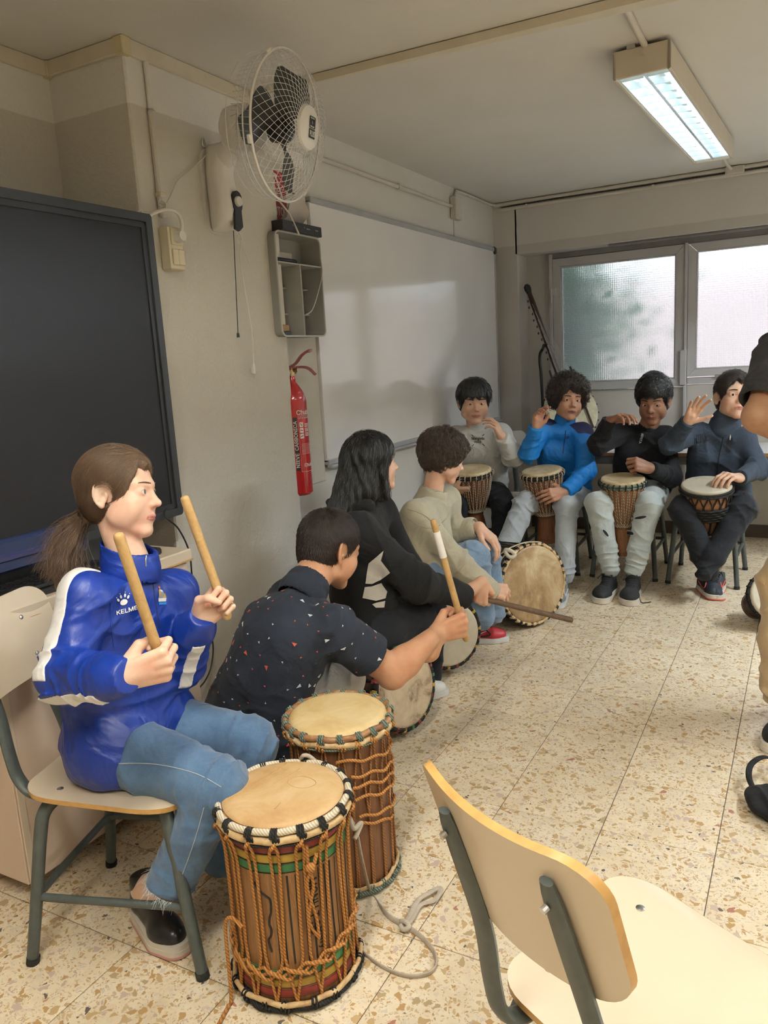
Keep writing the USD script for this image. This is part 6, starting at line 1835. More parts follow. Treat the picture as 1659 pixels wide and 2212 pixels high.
FIST = dict(curl=[(50, 70, 40), (58, 74, 44), (62, 76, 46), (66, 78, 48)], thumb=[(0.022, 0.018, -0.010), (0.042, 0.048, -0.024), (0.044, 0.076, -0.034), (0.032, 0.096, -0.038)], spread=(0.04, 0.01, -0.02, -0.05))


def hand(P, wrist, ydir, back, right, s, pose, fore=None, fore_r=(0.030, 0.040), res=0.0026):
    """wrist: world point; ydir: towards the knuckles; back: normal of the back of the hand; fore: world point up the forearm."""
    y = nrm(ydir)
    z = nrm(np.asarray(back, float) - y * (np.asarray(back, float) @ y))
    x = np.cross(y, z)
    tx = -x if right else x
    W = lambda a, b, c: V(*wrist) + s * (tx * a + y * b + z * c)
    pr = []
    kn = [(0.0295, 0.088, 0.000), (0.0100, 0.092, 0.003), (-0.0100, 0.088, 0.002), (-0.0285, 0.080, -0.003)]
    ln = [(0.043, 0.026, 0.021), (0.047, 0.030, 0.022), (0.043, 0.027, 0.021), (0.034, 0.021, 0.019)]
    rd = [0.0094, 0.0096, 0.0092, 0.0082]
    palm = [cone(W(0.016 * (1 - i * 0.66), 0.006, -0.002), W(*kn[i]), 0.0150 * s, 0.0112 * s) for i in range(4)]
    palm.append(cone(W(0.0, 0.0, 0.0), W(0.0, 0.05, -0.006), 0.021 * s, 0.018 * s))
    palm.append(cone(W(-0.018, 0.02, -0.010), W(-0.022, 0.06, -0.010), 0.013 * s, 0.011 * s))
    fin = []
    nails = []
    for i in range(4):
        a = 0.0
        p = W(*kn[i])
        sp = pose["spread"][i]
        d0 = nrm(y * math.cos(sp) + tx * math.sin(sp))
        ch = []
        for j in range(3):
            a += math.radians(pose["curl"][i][j])
            d = d0 * math.cos(a) - z * math.sin(a)
            q = p + d * ln[i][j] * s
            ch.append(cone(p, q, rd[i] * s * (1.0, 0.92, 0.82)[j], rd[i] * s * (0.94, 0.84, 0.70)[j]))
            p0, p = p, q
        up_ = d0 * math.sin(a) + z * math.cos(a)
        nails.append((q, d, up_, rd[i] * s * 0.70))
        fin.append(U(ch, 0.002))
    th = [W(*t) for t in pose["thumb"]]
    thumb = U([cone(th[0], th[1], 0.0165 * s, 0.0125 * s), cone(th[1], th[2], 0.0112 * s, 0.0105 * s), cone(th[2], th[3], 0.0103 * s, 0.0078 * s)], 0.004)
    dth = nrm(th[3] - th[2])
    nails.append((th[3], dth, nrm(tx * 0.6 + z - dth * ((tx * 0.6 + z) @ dth)), 0.0078 * s))
    hd = U([U(palm, 0.010), U(fin + [thumb], 0)], 0.005)
    if fore is not None:
        hd = U([hd, cone(W(0, 0.004, 0.0), V(*fore), fore_r[0] * s * 0.72, fore_r[1] * s)], 0.014)
    m = surf(hd, res)
    P.skin(m)
    for q, d, u_, r in nails:
        nm = trimesh.creation.icosphere(1, 1.0)
        side = np.cross(d, u_)
        Mx = basis(q - d * r * 0.25 + u_ * r * 0.62, side * r * 0.62, d * r * 1.0, u_ * r * 0.42)
        P.add("fingernail", xf(nm, Mx), M["nail"])
    return hd


M["nail"] = pm("fingernail", (0.62, 0.38, 0.30), 0.3)


# ------------------------------------------------------------------ shoes
def shoe(P, heel, toe, L, upper, sole, lace=None, up=(0, 0, 1), high=0.0, sole_h=0.026, name="shoe", label=None, wide=1.0, trim=None, res=0.0036, sole2=None):
    """heel: world point under the heel; toe: world point under the toe tip direction."""
    y = nrm(V(*toe) - V(*heel))
    z = nrm(np.asarray(up, float) - y * (np.asarray(up, float) @ y))
    x = np.cross(y, z)
    k = L / 0.25
    Mx = basis(V(*heel), x * k * wide, y * k, z * k)
    g = group_x(name, P.t, label)
    out = union_all([Point(0, 0.032).buffer(0.031), Point(0.006, 0.165).buffer(0.0425), Point(-0.004, 0.21).buffer(0.035)]).convex_hull
    out = out.union(Polygon([(-0.02, 0.03), (0.02, 0.03), (0.02, 0.16), (-0.02, 0.16)]))
    so = cat_([prism(out.buffer(0.0045), sole_h * 0.6, basis(V(0, 0, 0), V(1, 0, 0), V(0, 1, 0), V(0, 0, 1))), prism(out.buffer(0.0025), sole_h * 0.4, basis(V(0, 0, sole_h * 0.6), V(1, 0, 0), V(0, 1, 0), V(0, 0, 1)))])
    P.add("sole", xf(so, Mx), sole, g, smooth=30)
    if sole2 is not None:
        P.add("outsole", xf(prism(out.buffer(0.0055), 0.007), Mx), sole2, g, smooth=30)
    b = sole_h
    up_f = U([cone((0, 0.036, b + 0.022), (0, 0.055, b + 0.062 + high), 0.031, 0.034), cone((0, 0.040, b + 0.012), (0.004, 0.165, b + 0.006), 0.030, 0.034), cone((0.004, 0.165, b + 0.008), (-0.003, 0.208, b + 0.004), 0.034, 0.028), cone((0, 0.075, b + 0.050), (0.002, 0.165, b + 0.022), 0.026, 0.022), ell((0.004, 0.17, b + 0.004), (0.041, 0.05, 0.030))], 0.018)
    up_f = CUT(up_f, [((0, 0, b - 0.004), (0, 0, -1)), ((0, 0.05, b + 0.078 + high), (0, -0.25, 1))])
    P.add("upper", xf(surf(up_f, res / k), Mx), upper, g)
    if lace is not None:
        for i in range(5):
            t = i / 4
            yy, zz = 0.095 + 0.062 * t, b + 0.078 - 0.030 * t
            pts = np.array([(-0.022 + 0.004 * t, yy, zz), (0, yy + 0.004, zz + 0.006), (0.022 - 0.004 * t, yy, zz)], np.float32)
            for _ in range(6):
                pts = pts - (up_f.f(pts) - 0.0015)[:, None] * sdf_normal(up_f, pts)
            P.add("lace", xf(tube(spline(pts, 4), 0.0026, 6), Mx), lace, g)
        pts = np.array([(-0.02, 0.09, b + 0.09), (-0.035, 0.12, b + 0.075), (-0.02, 0.10, b + 0.085), (0.0, 0.095, b + 0.09), (0.022, 0.10, b + 0.085), (0.036, 0.122, b + 0.07), (0.02, 0.092, b + 0.09)], np.float32)
        P.add("lace", xf(tube(spline(pts, 5), 0.0024, 6), Mx), lace, g)
    if trim is not None:
        for sx in (-1, 1):
            pts = np.array([(sx * 0.034, 0.05, b + 0.03), (sx * 0.042, 0.10, b + 0.012), (sx * 0.044, 0.15, b + 0.022), (sx * 0.030, 0.13, b + 0.045)], np.float32)
            for _ in range(8):
                pts = pts - (up_f.f(pts) - 0.0006)[:, None] * sdf_normal(up_f, pts)
            P.add("trim", xf(tube(spline(pts, 5), 0.0035, 6), Mx), trim, g)
    return g, up_f, Mx


def torso(pel, che, sL, sR, nk, k=1.0, hip=0.062, belly=0.0):
    lat = nrm(V(*sR) - V(*sL))
    pel, che, sL, sR, nk = map(lambda q: V(*q), (pel, che, sL, sR, nk))
    nk = nk + nrm(che - nk) * 0.038
    return [cone(pel - lat * hip * k, che - lat * 0.062 * k, 0.090 * k + belly, 0.092 * k), cone(pel + lat * hip * k, che + lat * 0.062 * k, 0.090 * k + belly, 0.092 * k), cone(sL, sR, 0.056 * k), cone(che, nk, 0.085 * k, 0.05 * k), cone(che - lat * 0.05, sL, 0.075 * k, 0.055 * k), cone(che + lat * 0.05, sR, 0.075 * k, 0.055 * k)]


def core(P, pel, che, sL, sR, nk, arms, legs, k=1.0, res=0.010, rarm=(0.036, 0.030, 0.024), rleg=(0.062, 0.046, 0.032)):
    """The body under the clothes as one surface."""
    parts = torso(pel, che, sL, sR, nk, k * 0.80)
    for a, e, w in arms:
        parts += [cone(a, e, rarm[0] * k, rarm[1] * k), cone(e, w, rarm[1] * k, rarm[2] * k)]
    for h, kn, an in legs:
        parts += [cone(h, kn, rleg[0] * k, rleg[1] * k), cone(kn, an, rleg[1] * k, rleg[2] * k)]
    P.skin(surf(U(parts, 0.02), res))

# ================================================================== cloth
M["track_blue"] = satin("track_blue", (0.006, 0.036, 0.30), (0.004, 0.026, 0.225), 0.38)
M["track_white"] = satin("track_white", (0.74, 0.73, 0.72), (0.70, 0.69, 0.69), 0.55)
M["denim"] = weave("denim", (0.105, 0.190, 0.315), (0.060, 0.115, 0.215), 520, 0.9, 0.0008, 11)
M["denim_light"] = weave("denim_light", (0.215, 0.305, 0.42), (0.12, 0.185, 0.28), 520, 0.9, 0.0008, 13)
M["denim_dark"] = weave("denim_dark", (0.05, 0.09, 0.16), (0.03, 0.055, 0.105), 520)
M["thread"] = pm("thread", (0.42, 0.46, 0.50), 0.8)
M["fray"] = pm("frayed_cotton", (0.60, 0.66, 0.72), 0.9)
M["confetti_navy"] = weave("confetti_shirt_cloth", (0.022, 0.028, 0.042), (0.016, 0.020, 0.031), 600, 0.9, sheen=0.04)
M["print_red"] = pm("print_red", (0.60, 0.10, 0.065), 0.7)
M["print_white"] = pm("print_white", (0.62, 0.64, 0.66), 0.7)
M["jogger_grey"] = weave("jogger_pale_grey", (0.50, 0.49, 0.46), (0.42, 0.41, 0.39), 500)
M["hoodie_black"] = weave("hoodie_black_cloth", (0.013, 0.013, 0.014), (0.009, 0.009, 0.010), 500, 0.92, sheen=0.04)
M["patch_cream"] = weave("patch_cream", (0.60, 0.57, 0.52), (0.54, 0.51, 0.46), 500)
M["trouser_black"] = weave("trouser_black", (0.012, 0.013, 0.017), (0.008, 0.009, 0.012), 500, sheen=0.04)
M["khaki"] = weave("khaki_twill", (0.44, 0.40, 0.295), (0.37, 0.335, 0.245), 520, 0.92)
M["khaki_seam"] = pm("khaki_seam", (0.33, 0.30, 0.215), 0.9)
M["sweat_white"] = weave("sweat_white", (0.54, 0.54, 0.51), (0.48, 0.48, 0.455), 500)
M["bright_blue"] = satin("bright_blue_fleece", (0.005, 0.19, 0.56), (0.004, 0.15, 0.47), 0.62)
M["raglan_navy"] = pm("raglan_navy", (0.018, 0.020, 0.085), 0.7, (0.014, 0.015, 0.065), scale=9)
M["grey_jean"] = weave("grey_jean", (0.41, 0.44, 0.46), (0.32, 0.35, 0.37), 500)
M["black_jersey"] = weave("black_jersey", (0.010, 0.010, 0.011), (0.007, 0.007, 0.008), 600, sheen=0.04)
M["pale_jean"] = weave("pale_jean", (0.50, 0.54, 0.52), (0.41, 0.46, 0.45), 500)
M["slate"] = weave("slate_fleece", (0.046, 0.062, 0.088), (0.034, 0.046, 0.068), 600, sheen=0.04)
M["slate_dark"] = pm("slate_dark_print", (0.016, 0.019, 0.026), 0.7)
M["jogger_black"] = weave("jogger_black", (0.016, 0.018, 0.022), (0.011, 0.012, 0.016), 500, sheen=0.04)
M["tee_grey"] = weave("tee_charcoal", (0.045, 0.043, 0.044), (0.030, 0.029, 0.030), 500, sheen=0.04)
M["chino"] = weave("chino_tan", (0.56, 0.41, 0.24), (0.48, 0.34, 0.19), 520)
M["shoe_black"] = pm("shoe_black_rubber", (0.012, 0.012, 0.013), 0.28)
M["shoe_knit"] = pm("shoe_black_knit", (0.013, 0.013, 0.015), 0.75, bump=0.001, bscale=600)
M["shoe_white"] = pm("shoe_white", (0.66, 0.66, 0.65), 0.45)
M["sole_cream"] = pm("sole_cream", (0.66, 0.60, 0.52), 0.55)
M["sole_pink"] = pm("sole_pink", (0.60, 0.30, 0.25), 0.6)
M["shoe_grey"] = pm("shoe_grey", (0.24, 0.26, 0.28), 0.6, bump=0.001, bscale=500)
M["shoe_red"] = pm("shoe_red", (0.42, 0.02, 0.03), 0.5)
M["shoe_slate"] = pm("shoe_slate", (0.030, 0.036, 0.048), 0.6, bump=0.001, bscale=500)
M["coral"] = pm("shoe_coral", (0.75, 0.12, 0.075), 0.5)
M["lace_white"] = pm("lace_white", (0.66, 0.66, 0.64), 0.8)
M["lace_black"] = pm("lace_black", (0.012, 0.012, 0.012), 0.8)
M["metal_zip"] = pm("zip_metal", (0.45, 0.45, 0.47), 0.3, metal=1.0)


def seam(P, F_, pts, r, mat, parent=None, name="seam", n=6, lift=0.0004, view=(0.0, 0.0, 1.34)):
    """A thread line laid on a field: points are brought down on it away from the middle of the room."""
    o = nrm(V(*view) - np.mean([V(*k) for k in pts], 0)).astype(np.float32)
    q = spline(pts, n).astype(np.float32) + o * 0.06
    for _ in range(48):
        q = q - (np.clip(F_.f(q) - lift, -0.01, 0.02) * 0.8)[:, None] * o
    ok = np.abs(F_.f(q) - lift) < 0.003
    if ok.sum() < 3:
        return None
    return P.add(name, tube(q[ok], r, 6), mat, parent)


def grip(P, G, tip, yhint, right, s, fore, fore_r=(0.028, 0.034), pose=GRIP, res=0.0026, tilt=0.0):
    tx = nrm(V(*tip) - V(*G))
    y = nrm(V(*yhint) - tx * (V(*yhint) @ tx))
    tx, y = tx * math.cos(tilt) - y * math.sin(tilt), y * math.cos(tilt) + tx * math.sin(tilt)
    x = -tx if right else tx
    z = np.cross(x, y)
    w = V(*G) - y * 0.080 * s + z * 0.026 * s
    hand(P, w, y, z, right, s, pose, fore, fore_r, res)
    return w


def stool(loc, h, label):
    t = thing("low_stool", label, "stool", loc)
    obj("seat", lathe([(0.0, h - 0.03), (0.13, h - 0.03), (0.142, h - 0.02), (0.142, h - 0.006), (0.13, h), (0.0, h)], 32, cap=False), M["beech_edge"], t, smooth=30)
    for k in range(3):
        a = k * 2 * PI / 3 + 0.4
        obj("leg", cyl((0.085 * math.cos(a), 0.085 * math.sin(a), h - 0.025), (0.12 * math.cos(a), 0.12 * math.sin(a), 0.0), 0.016, 12, 0.012), M["chair_steel"], t)


# ================================================================== the girl with two sticks
P = Person("seated girl in a blue track jacket with white sleeve stripes holding up two pale drumsticks", (-1.43, 1.24, 0))
pel, che, nk = (-1.448, 1.252, 0.5064), (-1.406, 1.24, 0.7717), (-1.38, 1.264, 0.9217)
sL, sR = (-1.367, 1.374, 0.8073), (-1.387, 1.132, 0.8663)
eR, wR, eL, wL = (-1.37, 1.04, 0.7212), (-1.169, 1.06, 0.7598), (-1.34, 1.351, 0.6377), (-1.211, 1.326, 0.7797)
hR, kR, aR = (-1.404, 1.168, 0.4918), (-1.127, 1.203, 0.433), (-1.249, 1.154, 0.1965)
hL, kL, aL = (-1.435, 1.333, 0.4717), (-1.196, 1.407, 0.4244), (-1.265, 1.341, 0.1382)
wR = tuple(grip(P, (-1.121, 1.079, 0.7799), (-1.128, 1.013, 1.053), (0.7265, 0.6213, 0.2124), True, 0.98, eR, (0.026, 0.030), res=0.0022))
wL = tuple(grip(P, (-1.168, 1.324, 0.8227), (-1.204, 1.278, 1.074), (0.6427, 0.5313, 0.2779), False, 0.90, eL, (0.026, 0.030), res=0.0022, tilt=0.5))
core(P, pel, che, sL, sR, nk, [(sR, eR, wR), (sL, eL, wL)], [(hR, kR, aR), (hL, kL, aL)], 0.92)
fr = head_frame((-1.399, 1.276, 1.075), (0.9179, 0.3741, -0.0167), (-0.0921, 0.1653, 0.9838), 0.905)
hf = head_field(wide=0.98, jaw=0.92, cheek=1.05, nose=1.0, slim_eye=1.08)
put_head(P, M["sk_fair"], fr, hf, nk, 0.043, 0.0024, "iris_blue", "lips_pink", gaze=(0.0, 1.0, 0.10), browm="hair_brown", brow_w=0.72)
cap = hair_cap(0.012, (0.90, -0.40, 0.040), -0.075, 0.0, wide=0.98, seed=2)
tie = V(0, -0.098, -0.058)


def fl(p, k):
    q = tie - p
    return q / (np.linalg.norm(q, axis=1, keepdims=True) + 1e-6)


hp = put_hair(P, fr, cap, M["hair_brown"], 0.003, M["strand_brown"], 2600, 0.09, 0.0009, 3, fl, 0.003, 0.05, 1.5, steps=9, label="brown hair drawn back into a low ponytail")
pt = [tie + V(0, 0.012, 0.004), tie, tie + V(0.0, -0.028, -0.03), tie + V(0.01, -0.046, -0.075), tie + V(0.012, -0.050, -0.125), tie + V(0.01, -0.062, -0.175)]
pf_ = U([cone(pt[i], pt[i + 1], (0.020, 0.015, 0.022, 0.026, 0.022, 0.014)[i], (0.015, 0.022, 0.026, 0.022, 0.014, 0.005)[i]) for i in range(5)], 0.012)
tail = P.add("ponytail", xf(surf(DISP(pf_, lambda p: 0.0035 * np.sin(160 * p[:, 0] + 40 * p[:, 2]) + 0.003 * np.sin(120 * p[:, 1] + 60 * p[:, 2])), 0.0032), fr), M["hair_brown"])
g = np.random.default_rng(5)
rts = np.array(pt[1]) + g.normal(size=(900, 3)) * V(0.011, 0.009, 0.009)
dirs = [nrm(pt[i + 1] - pt[i]) for i in range(1, 5)]


def fl2(p, k):
    d = dirs[min(3, k * 4 // 12)]
    return np.repeat(d[None], len(p), 0) + g.normal(size=p.shape) * 0.05


st_ = strands(pf_, rts.astype(np.float32), fl2, 12, 0.0165, 0.008, 6, 0.32, 1.3, 0.0)
w_ = (fr[:3, :3] @ st_.reshape(-1, 3).T).T + fr[:3, 3]
P.hair("hair_strands", w_.reshape(st_.shape), 0.0008, M["strand_brown"], tail)
P.add("hair_tie", xf(tube([tie + 0.017 * (math.cos(a) * V(1, 0, 0) + math.sin(a) * nrm(V(0, 0.6, -0.75))) for a in np.linspace(0, 2 * PI, 17)[:-1]], 0.004, 8, closed=True), fr), M["lace_black"], hp)
jk = U(torso(pel, che, sL, sR, nk, 0.97, belly=0.010) + [cone(sR, eR, 0.056, 0.055), cone(eR, V(*eR) * .2 + V(*wR) * .8, 0.056, 0.046), cone(V(*eR) * .2 + V(*wR) * .8, wR, 0.044, 0.037), cone(sL, eL, 0.055, 0.053), cone(eL, V(*eL) * .2 + V(*wL) * .8, 0.056, 0.044), cone(V(*eL) * .2 + V(*wL) * .8, wL, 0.042, 0.035), cone(hR, pel, 0.112, 0.116), cone(hL, pel, 0.112, 0.112), cone(V(*pel) + V(-0.02, 0, -0.04), V(*pel) + V(0.02, 0, 0.15), 0.128, 0.112)], 0.028)
dUA = nrm(V(*eR) - V(*sR))
jd = DISP(jk, folds([(eR, dUA, 0.030, 0.0065, 0.060), (V(*eR) * .5 + V(*wR) * .5, nrm(V(*wR) - V(*eR)), 0.034, 0.0050, 0.055), (eL, nrm(V(*wL) - V(*eL)), 0.030, 0.005, 0.06), (pel, (0, 0.1, 1), 0.050, 0.005, 0.10), (sR, (0.5671, 0.0895, -1.015), 0.06, 0.003, 0.08)], 0.0016, 1))
jd = CUTL(jd, [(V(*wR) + 0.022 * nrm(V(*wR) - V(*eR)), V(*wR) - V(*eR)), (V(*wL) + 0.020 * nrm(V(*wL) - V(*eL)), V(*wL) - V(*eL))], 0.07)
jac = P.add("track_jacket", surf(CUT(jd, [(V(0, 0, 0.428), V(0, 0, -1))]), 0.0042), M["track_blue"])
cn = nrm(V(*(-1.399, 1.276, 1.075)) - V(*nk))
nkv = V(*nk)
coll = SUB(cone(nkv - cn * 0.025, nkv + cn * 0.034, 0.068, 0.062), cone(nkv - cn * 0.06, nkv + cn * 0.075, 0.058, 0.055), 0.002)
coll = CUT(coll, [(nkv + cn * 0.030, cn + V(*(0.3993, 0.1027, -0.0043)))])
P.add("collar", surf(DISP(coll, folds([], 0.0008, 4)), 0.0030), M["track_blue"], jac)


def ribbon(F_, a, b, out, w, off, ext=0.0):
    """Strip of a garment's surface along the axis a-b on the side 'out'."""
    a, b = V(*a).astype(np.float32), V(*b).astype(np.float32)
    t = nrm(b - a).astype(np.float32)
    o = nrm(V(*out) - t * (V(*out) @ t)).astype(np.float32)
    m = np.cross(t, o)
    L = float(np.linalg.norm(b - a))

    def f(p):
        q = p - a
        u = q @ t
        r = np.maximum(np.abs(q @ m) - w, -(q @ o))
        r = np.maximum(r, np.maximum(-u - ext, u - L - ext))
        return np.maximum(F_.f(p) - off, r)
    lo = np.minimum(a, b) - 0.11
    return F(f, lo, np.maximum(a, b) + 0.11)


nS = V(*(-1.388, 1.179, 0.9276))
fe_ = V(*eR) + (V(*wR) - V(*eR)) * 0.70
st1 = ribbon(jd, nS, V(*sR) * 0.5 + V(*eR) * 0.5, (-0.1081, -0.9502, 0.2854), 0.021, 0.0020, 0.01)
st2 = ribbon(jd, sR, eR, (-0.1245, -0.9801, 0.1376), 0.021, 0.0020, 0.02)
st3 = ribbon(jd, eR, fe_, (0.1932, -0.759, -0.6584), 0.020, 0.0020, 0.03)
P.add("sleeve_stripe", surf(U([st1, st2, st3], 0), 0.0032), M["track_white"], jac, label="white stripe down the sleeve")
st4 = ribbon(jd, eL, V(*eL) * 0.25 + V(*wL) * 0.75, (0.3332, -0.4045, -0.8248), 0.016, 0.0020, 0.01)
P.add("sleeve_stripe", surf(st4, 0.0034), M["track_white"], jac, label="white stripe down the sleeve")
seam(P, jd, [(-1.331, 1.155, 0.9382), (-1.307, 1.131, 0.8761), (-1.288, 1.107, 0.8236), (-1.28, 1.101, 0.775)], 0.0009, M["track_blue"], jac)
zt = [(-1.281, 1.231, 0.9456), (-1.257, 1.209, 0.8897), (-1.234, 1.188, 0.8451), (-1.225, 1.182, 0.7932)]
seam(P, jd, zt, 0.0014, M["raglan_navy"], jac, "zip")
zp = V(*(-1.283, 1.224, 0.9471))
P.add("zip_puller", tube([zp, zp + V(*(0.0023, -0.0056, -0.01)), zp + V(*(0.0042, -0.0085, -0.0226))], 0.0022, 8), M["metal_zip"], jac)
du, dv = (0.5888, 0.8053, -0.0335), (-0.0366, 0.1059, 0.9977)
paw = union_all([affinity.translate(affinity.scale(Point(0, 0).buffer(0.0075), 1.15, 0.85), 0, -0.004)] + [affinity.translate(affinity.rotate(affinity.scale(Point(0, 0).buffer(0.0030), 0.8, 1.35), r), x, y) for x, y, r in ((-0.0120, 0.0040, 30), (-0.0052, 0.0095, 10), (0.0045, 0.0100, -10), (0.0115, 0.0050, -30))] + [affinity.translate(Point(0, 0).buffer(0.0010), x, y) for x, y in ((-0.0155, 0.0105), (-0.0065, 0.0165), (0.0060, 0.0170), (0.0152, 0.0115))])
po = (-1.283, 1.152, 0.8565)
P.add("embroidered_paw", decal(jd, prism(paw, 0.0010), po, du, dv, 0.0012), M["track_white"], jac, smooth=False)
tm_ = meshkit.text_mesh("KELME", 0.0088, 0.0008, True); tm_.apply_scale((1.25, 1, 1)); tm_.apply_translation((-tm_.bounds.mean(0)[0], 0, 0))
P.add("embroidered_letters", decal(jd, tm_, (-1.274, 1.151, 0.8295), du, dv, 0.0012), M["track_white"], jac, smooth=False, kind="stuff")
cr = (-1.282, 1.276, 0.8353)
cu = (0.3736, 0.8797, -0.1078)
for poly_, mm, z_ in ((Polygon([(-0.010, -0.014), (0.010, -0.016), (0.012, -0.008), (-0.010, -0.006)]), "print_white", 0.0012), (Polygon([(-0.010, -0.006), (0.011, -0.008), (0.004, 0.010), (-0.003, 0.014)]), "metal_zip", 0.0013), (Polygon([(-0.008, 0.0), (-0.002, 0.004), (-0.003, 0.016), (-0.007, 0.012)]), "band_yellow", 0.0015), (Polygon([(0.003, -0.007), (0.012, -0.006), (0.009, 0.004)]), "band_yellow", 0.0016), (affinity.translate(Point(0, 0).buffer(0.0028), -0.004, 0.0185), "print_red", 0.0014), (Polygon([(-0.009, -0.021), (0.011, -0.023), (0.010, -0.018), (-0.009, -0.016)]), "bright_blue", 0.0013)):
    P.add("crest_patch", decal(jd, prism(poly_, 0.0008), cr, cu, dv, z_), M[mm], jac, smooth=False)
jn = U([cone(hR, kR, 0.084, 0.066), cone(kR, aR, 0.064, 0.056), cone(hL, kL, 0.082, 0.066), cone(kL, aL, 0.064, 0.056), cone(hR, hL, 0.092), cone(hR, pel, 0.086)], 0.02)
tdir = nrm(V(*kR) - V(*hR))
jn = DISP(jn, folds([(kR, tdir, 0.030, 0.006, 0.065), (V(*kR) + V(0, 0, -0.07), (0.1, 0.2, 1), 0.032, 0.005, 0.05), (kL, nrm(V(*kL) - V(*hL)), 0.030, 0.005, 0.06), (V(*hR) * .8 + V(*kR) * .2, tdir, 0.05, 0.005, 0.06), (aR, (0, 0.1, 1), 0.026, 0.004, 0.05)], 0.0014, 7))
aRv, kRv = V(*aR), V(*kR)
sh_ = nrm(aRv - kRv)
jn = CUTL(jn, [(aRv + sh_ * 0.012, sh_ + V(0, 0, -0.3))])
jp = P.add("jeans", surf(jn, 0.0042), M["denim"])
seam(P, jn, [(-1.342, 1.098, 0.4956), (-1.227, 1.118, 0.5095), (-1.126, 1.137, 0.4995), (-1.074, 1.158, 0.4671)], 0.0011, M["thread"], jp, n=10)
seam(P, jn, [(-1.112, 1.139, 0.4201), (-1.15, 1.148, 0.3441), (-1.186, 1.146, 0.2669), (-1.209, 1.132, 0.2108)], 0.0011, M["thread"], jp, n=8)
g = np.random.default_rng(9)
an = g.uniform(0, 2 * PI, 420)
fa_, fb_, _ = frame_of(sh_)
rr = aRv + sh_ * 0.010 + 0.056 * (np.cos(an)[:, None] * fa_ + np.sin(an)[:, None] * fb_)
fd = sh_ + g.normal(size=(420, 3)) * 0.4
ln_ = g.uniform(0.008, 0.022, 420)
P.hair("frayed_hem", np.stack([rr + fd * (ln_ * q)[:, None] for q in np.linspace(0, 1, 4)], 1), 0.0009, M["fray"], jp)
hx, tx_ = (-1.453, 1.22, 0.002), (-1.202, 1.134, 0.002)
g0, upf, Ms_ = shoe(P, hx, tx_, 0.232, M["shoe_black"], M["sole_cream"], None, high=0.030, sole_h=0.034, label="black slip-on trainer with a thick cream sole", sole2=M["sole_pink"], res=0.003)
for i in range(46):
    q = g.uniform(-1, 1, 2)
    c_ = np.array([[0.030 * q[0], 0.085 + 0.035 * q[1], 0.10]], np.float32)
    for _ in range(10):
        c_ = c_ - upf.f(c_)[:, None] * sdf_normal(upf, c_)
    P.add("speckle", xf(trimesh.creation.icosphere(1, 0.0016).apply_transform(basis(c_[0], V(1, 0, 0), V(0, 1, 0), V(0, 0, 1))), Ms_), M["print_white"], g0)
shoe(P, (-1.225, 1.40, 0.002), (-1.05, 1.43, 0.002), 0.225, M["shoe_black"], M["sole_cream"], None, high=0.03, sole_h=0.034, sole2=M["sole_pink"], label="black slip-on trainer with a thick cream sole")
P.skin(surf(U([cone(aR, V(*hx) + nrm(V(*tx_) - V(*hx)) * 0.05 + V(0, 0, 0.09), 0.034, 0.032)], 0), 0.004))
P.finish(M["sk_fair"])

# ================================================================== the boy in the confetti shirt
P = Person("boy with cropped dark hair seen from behind in a navy confetti-print T-shirt, stick raised", (-1.42, 1.78, 0))
pel, che, nk = (-1.45, 1.716, 0.2939), (-1.333, 1.769, 0.5619), (-1.323, 1.895, 0.6871)
sL, sR = (-1.409, 1.903, 0.6204), (-1.174, 1.793, 0.5908)
eR, wR = (-1.067, 1.932, 0.4249), (-0.9725, 2.125, 0.486)
eL, wL = (-1.402, 2.041, 0.3858), (-1.308, 2.032, 0.3701)
hR, kR, aR = (-1.364, 1.715, 0.2873), (-1.268, 1.97, 0.3605), (-1.369, 1.951, 0.1028)
hL, kL, aL = (-1.479, 1.795, 0.2523), (-1.417, 2.077, 0.2701), (-1.461, 2.03, 0.0623)
core(P, pel, che, sL, sR, nk, [(sL, eL, wL)], [(hR, kR, aR), (hL, kL, aL)], 1.0)
fr = head_frame((-1.312, 2.012, 0.7699), (0.3094, 0.867, -0.3221), (0.09, 0.2072, 0.9828), 1.06)
hf = head_field(wide=1.0, jaw=1.0, ear=1.1)
put_head(P, M["sk_warm"], fr, hf, nk, 0.052, 0.0032, browm="hair_black", lips="lips_brown")
cap = hair_cap(0.0058, (0.84, -0.54, 0.030), -0.070, 0.0, seed=4)
put_hair(P, fr, cap, M["hair_dark"], 0.0032, M["strand_dark"], 9000, 0.014, 0.0012, 4, None, 0.0055, 0.0, steps=4, label="closely cropped dark brown hair")
tees = [cone(pel, che, 0.135, 0.130)] + torso(pel, che, sL, sR, nk, 1.06, belly=0.012) + [cone(sR, V(*sR) * 0.45 + V(*eR) * 0.55, 0.066, 0.068), cone(sL, eL, 0.052, 0.048), cone(hR, pel, 0.105, 0.11), cone(hL, pel, 0.105, 0.11)]
tee = U(tees, 0.035)
ard = nrm(V(*eR) - V(*sR))
tee = DISP(tee, folds([(sR, ard, 0.050, 0.006, 0.07), (pel, (0.2, 0.3, 1), 0.055, 0.005, 0.12), (V(*sR) * .5 + V(*che) * .5, (0.864, 0.5494, 0.3342), 0.055, 0.005, 0.08)], 0.0016, 5))
nkd = nrm(V(*(-1.312, 2.012, 0.7699)) - V(*nk))
tec = CUTL(tee, [(V(*sR) * 0.36 + V(*eR) * 0.64, ard)], 0.13)
sl_in = cone(V(*sR) * 0.42 + V(*eR) * 0.58, V(*sR) * 0.2 + V(*eR) * 0.8, 0.050, 0.056)
tec = SUB(tec, sl_in, 0.002)
tmesh = surf(tec, 0.0046)
shirt = P.add("t_shirt", tmesh, M["confetti_navy"])
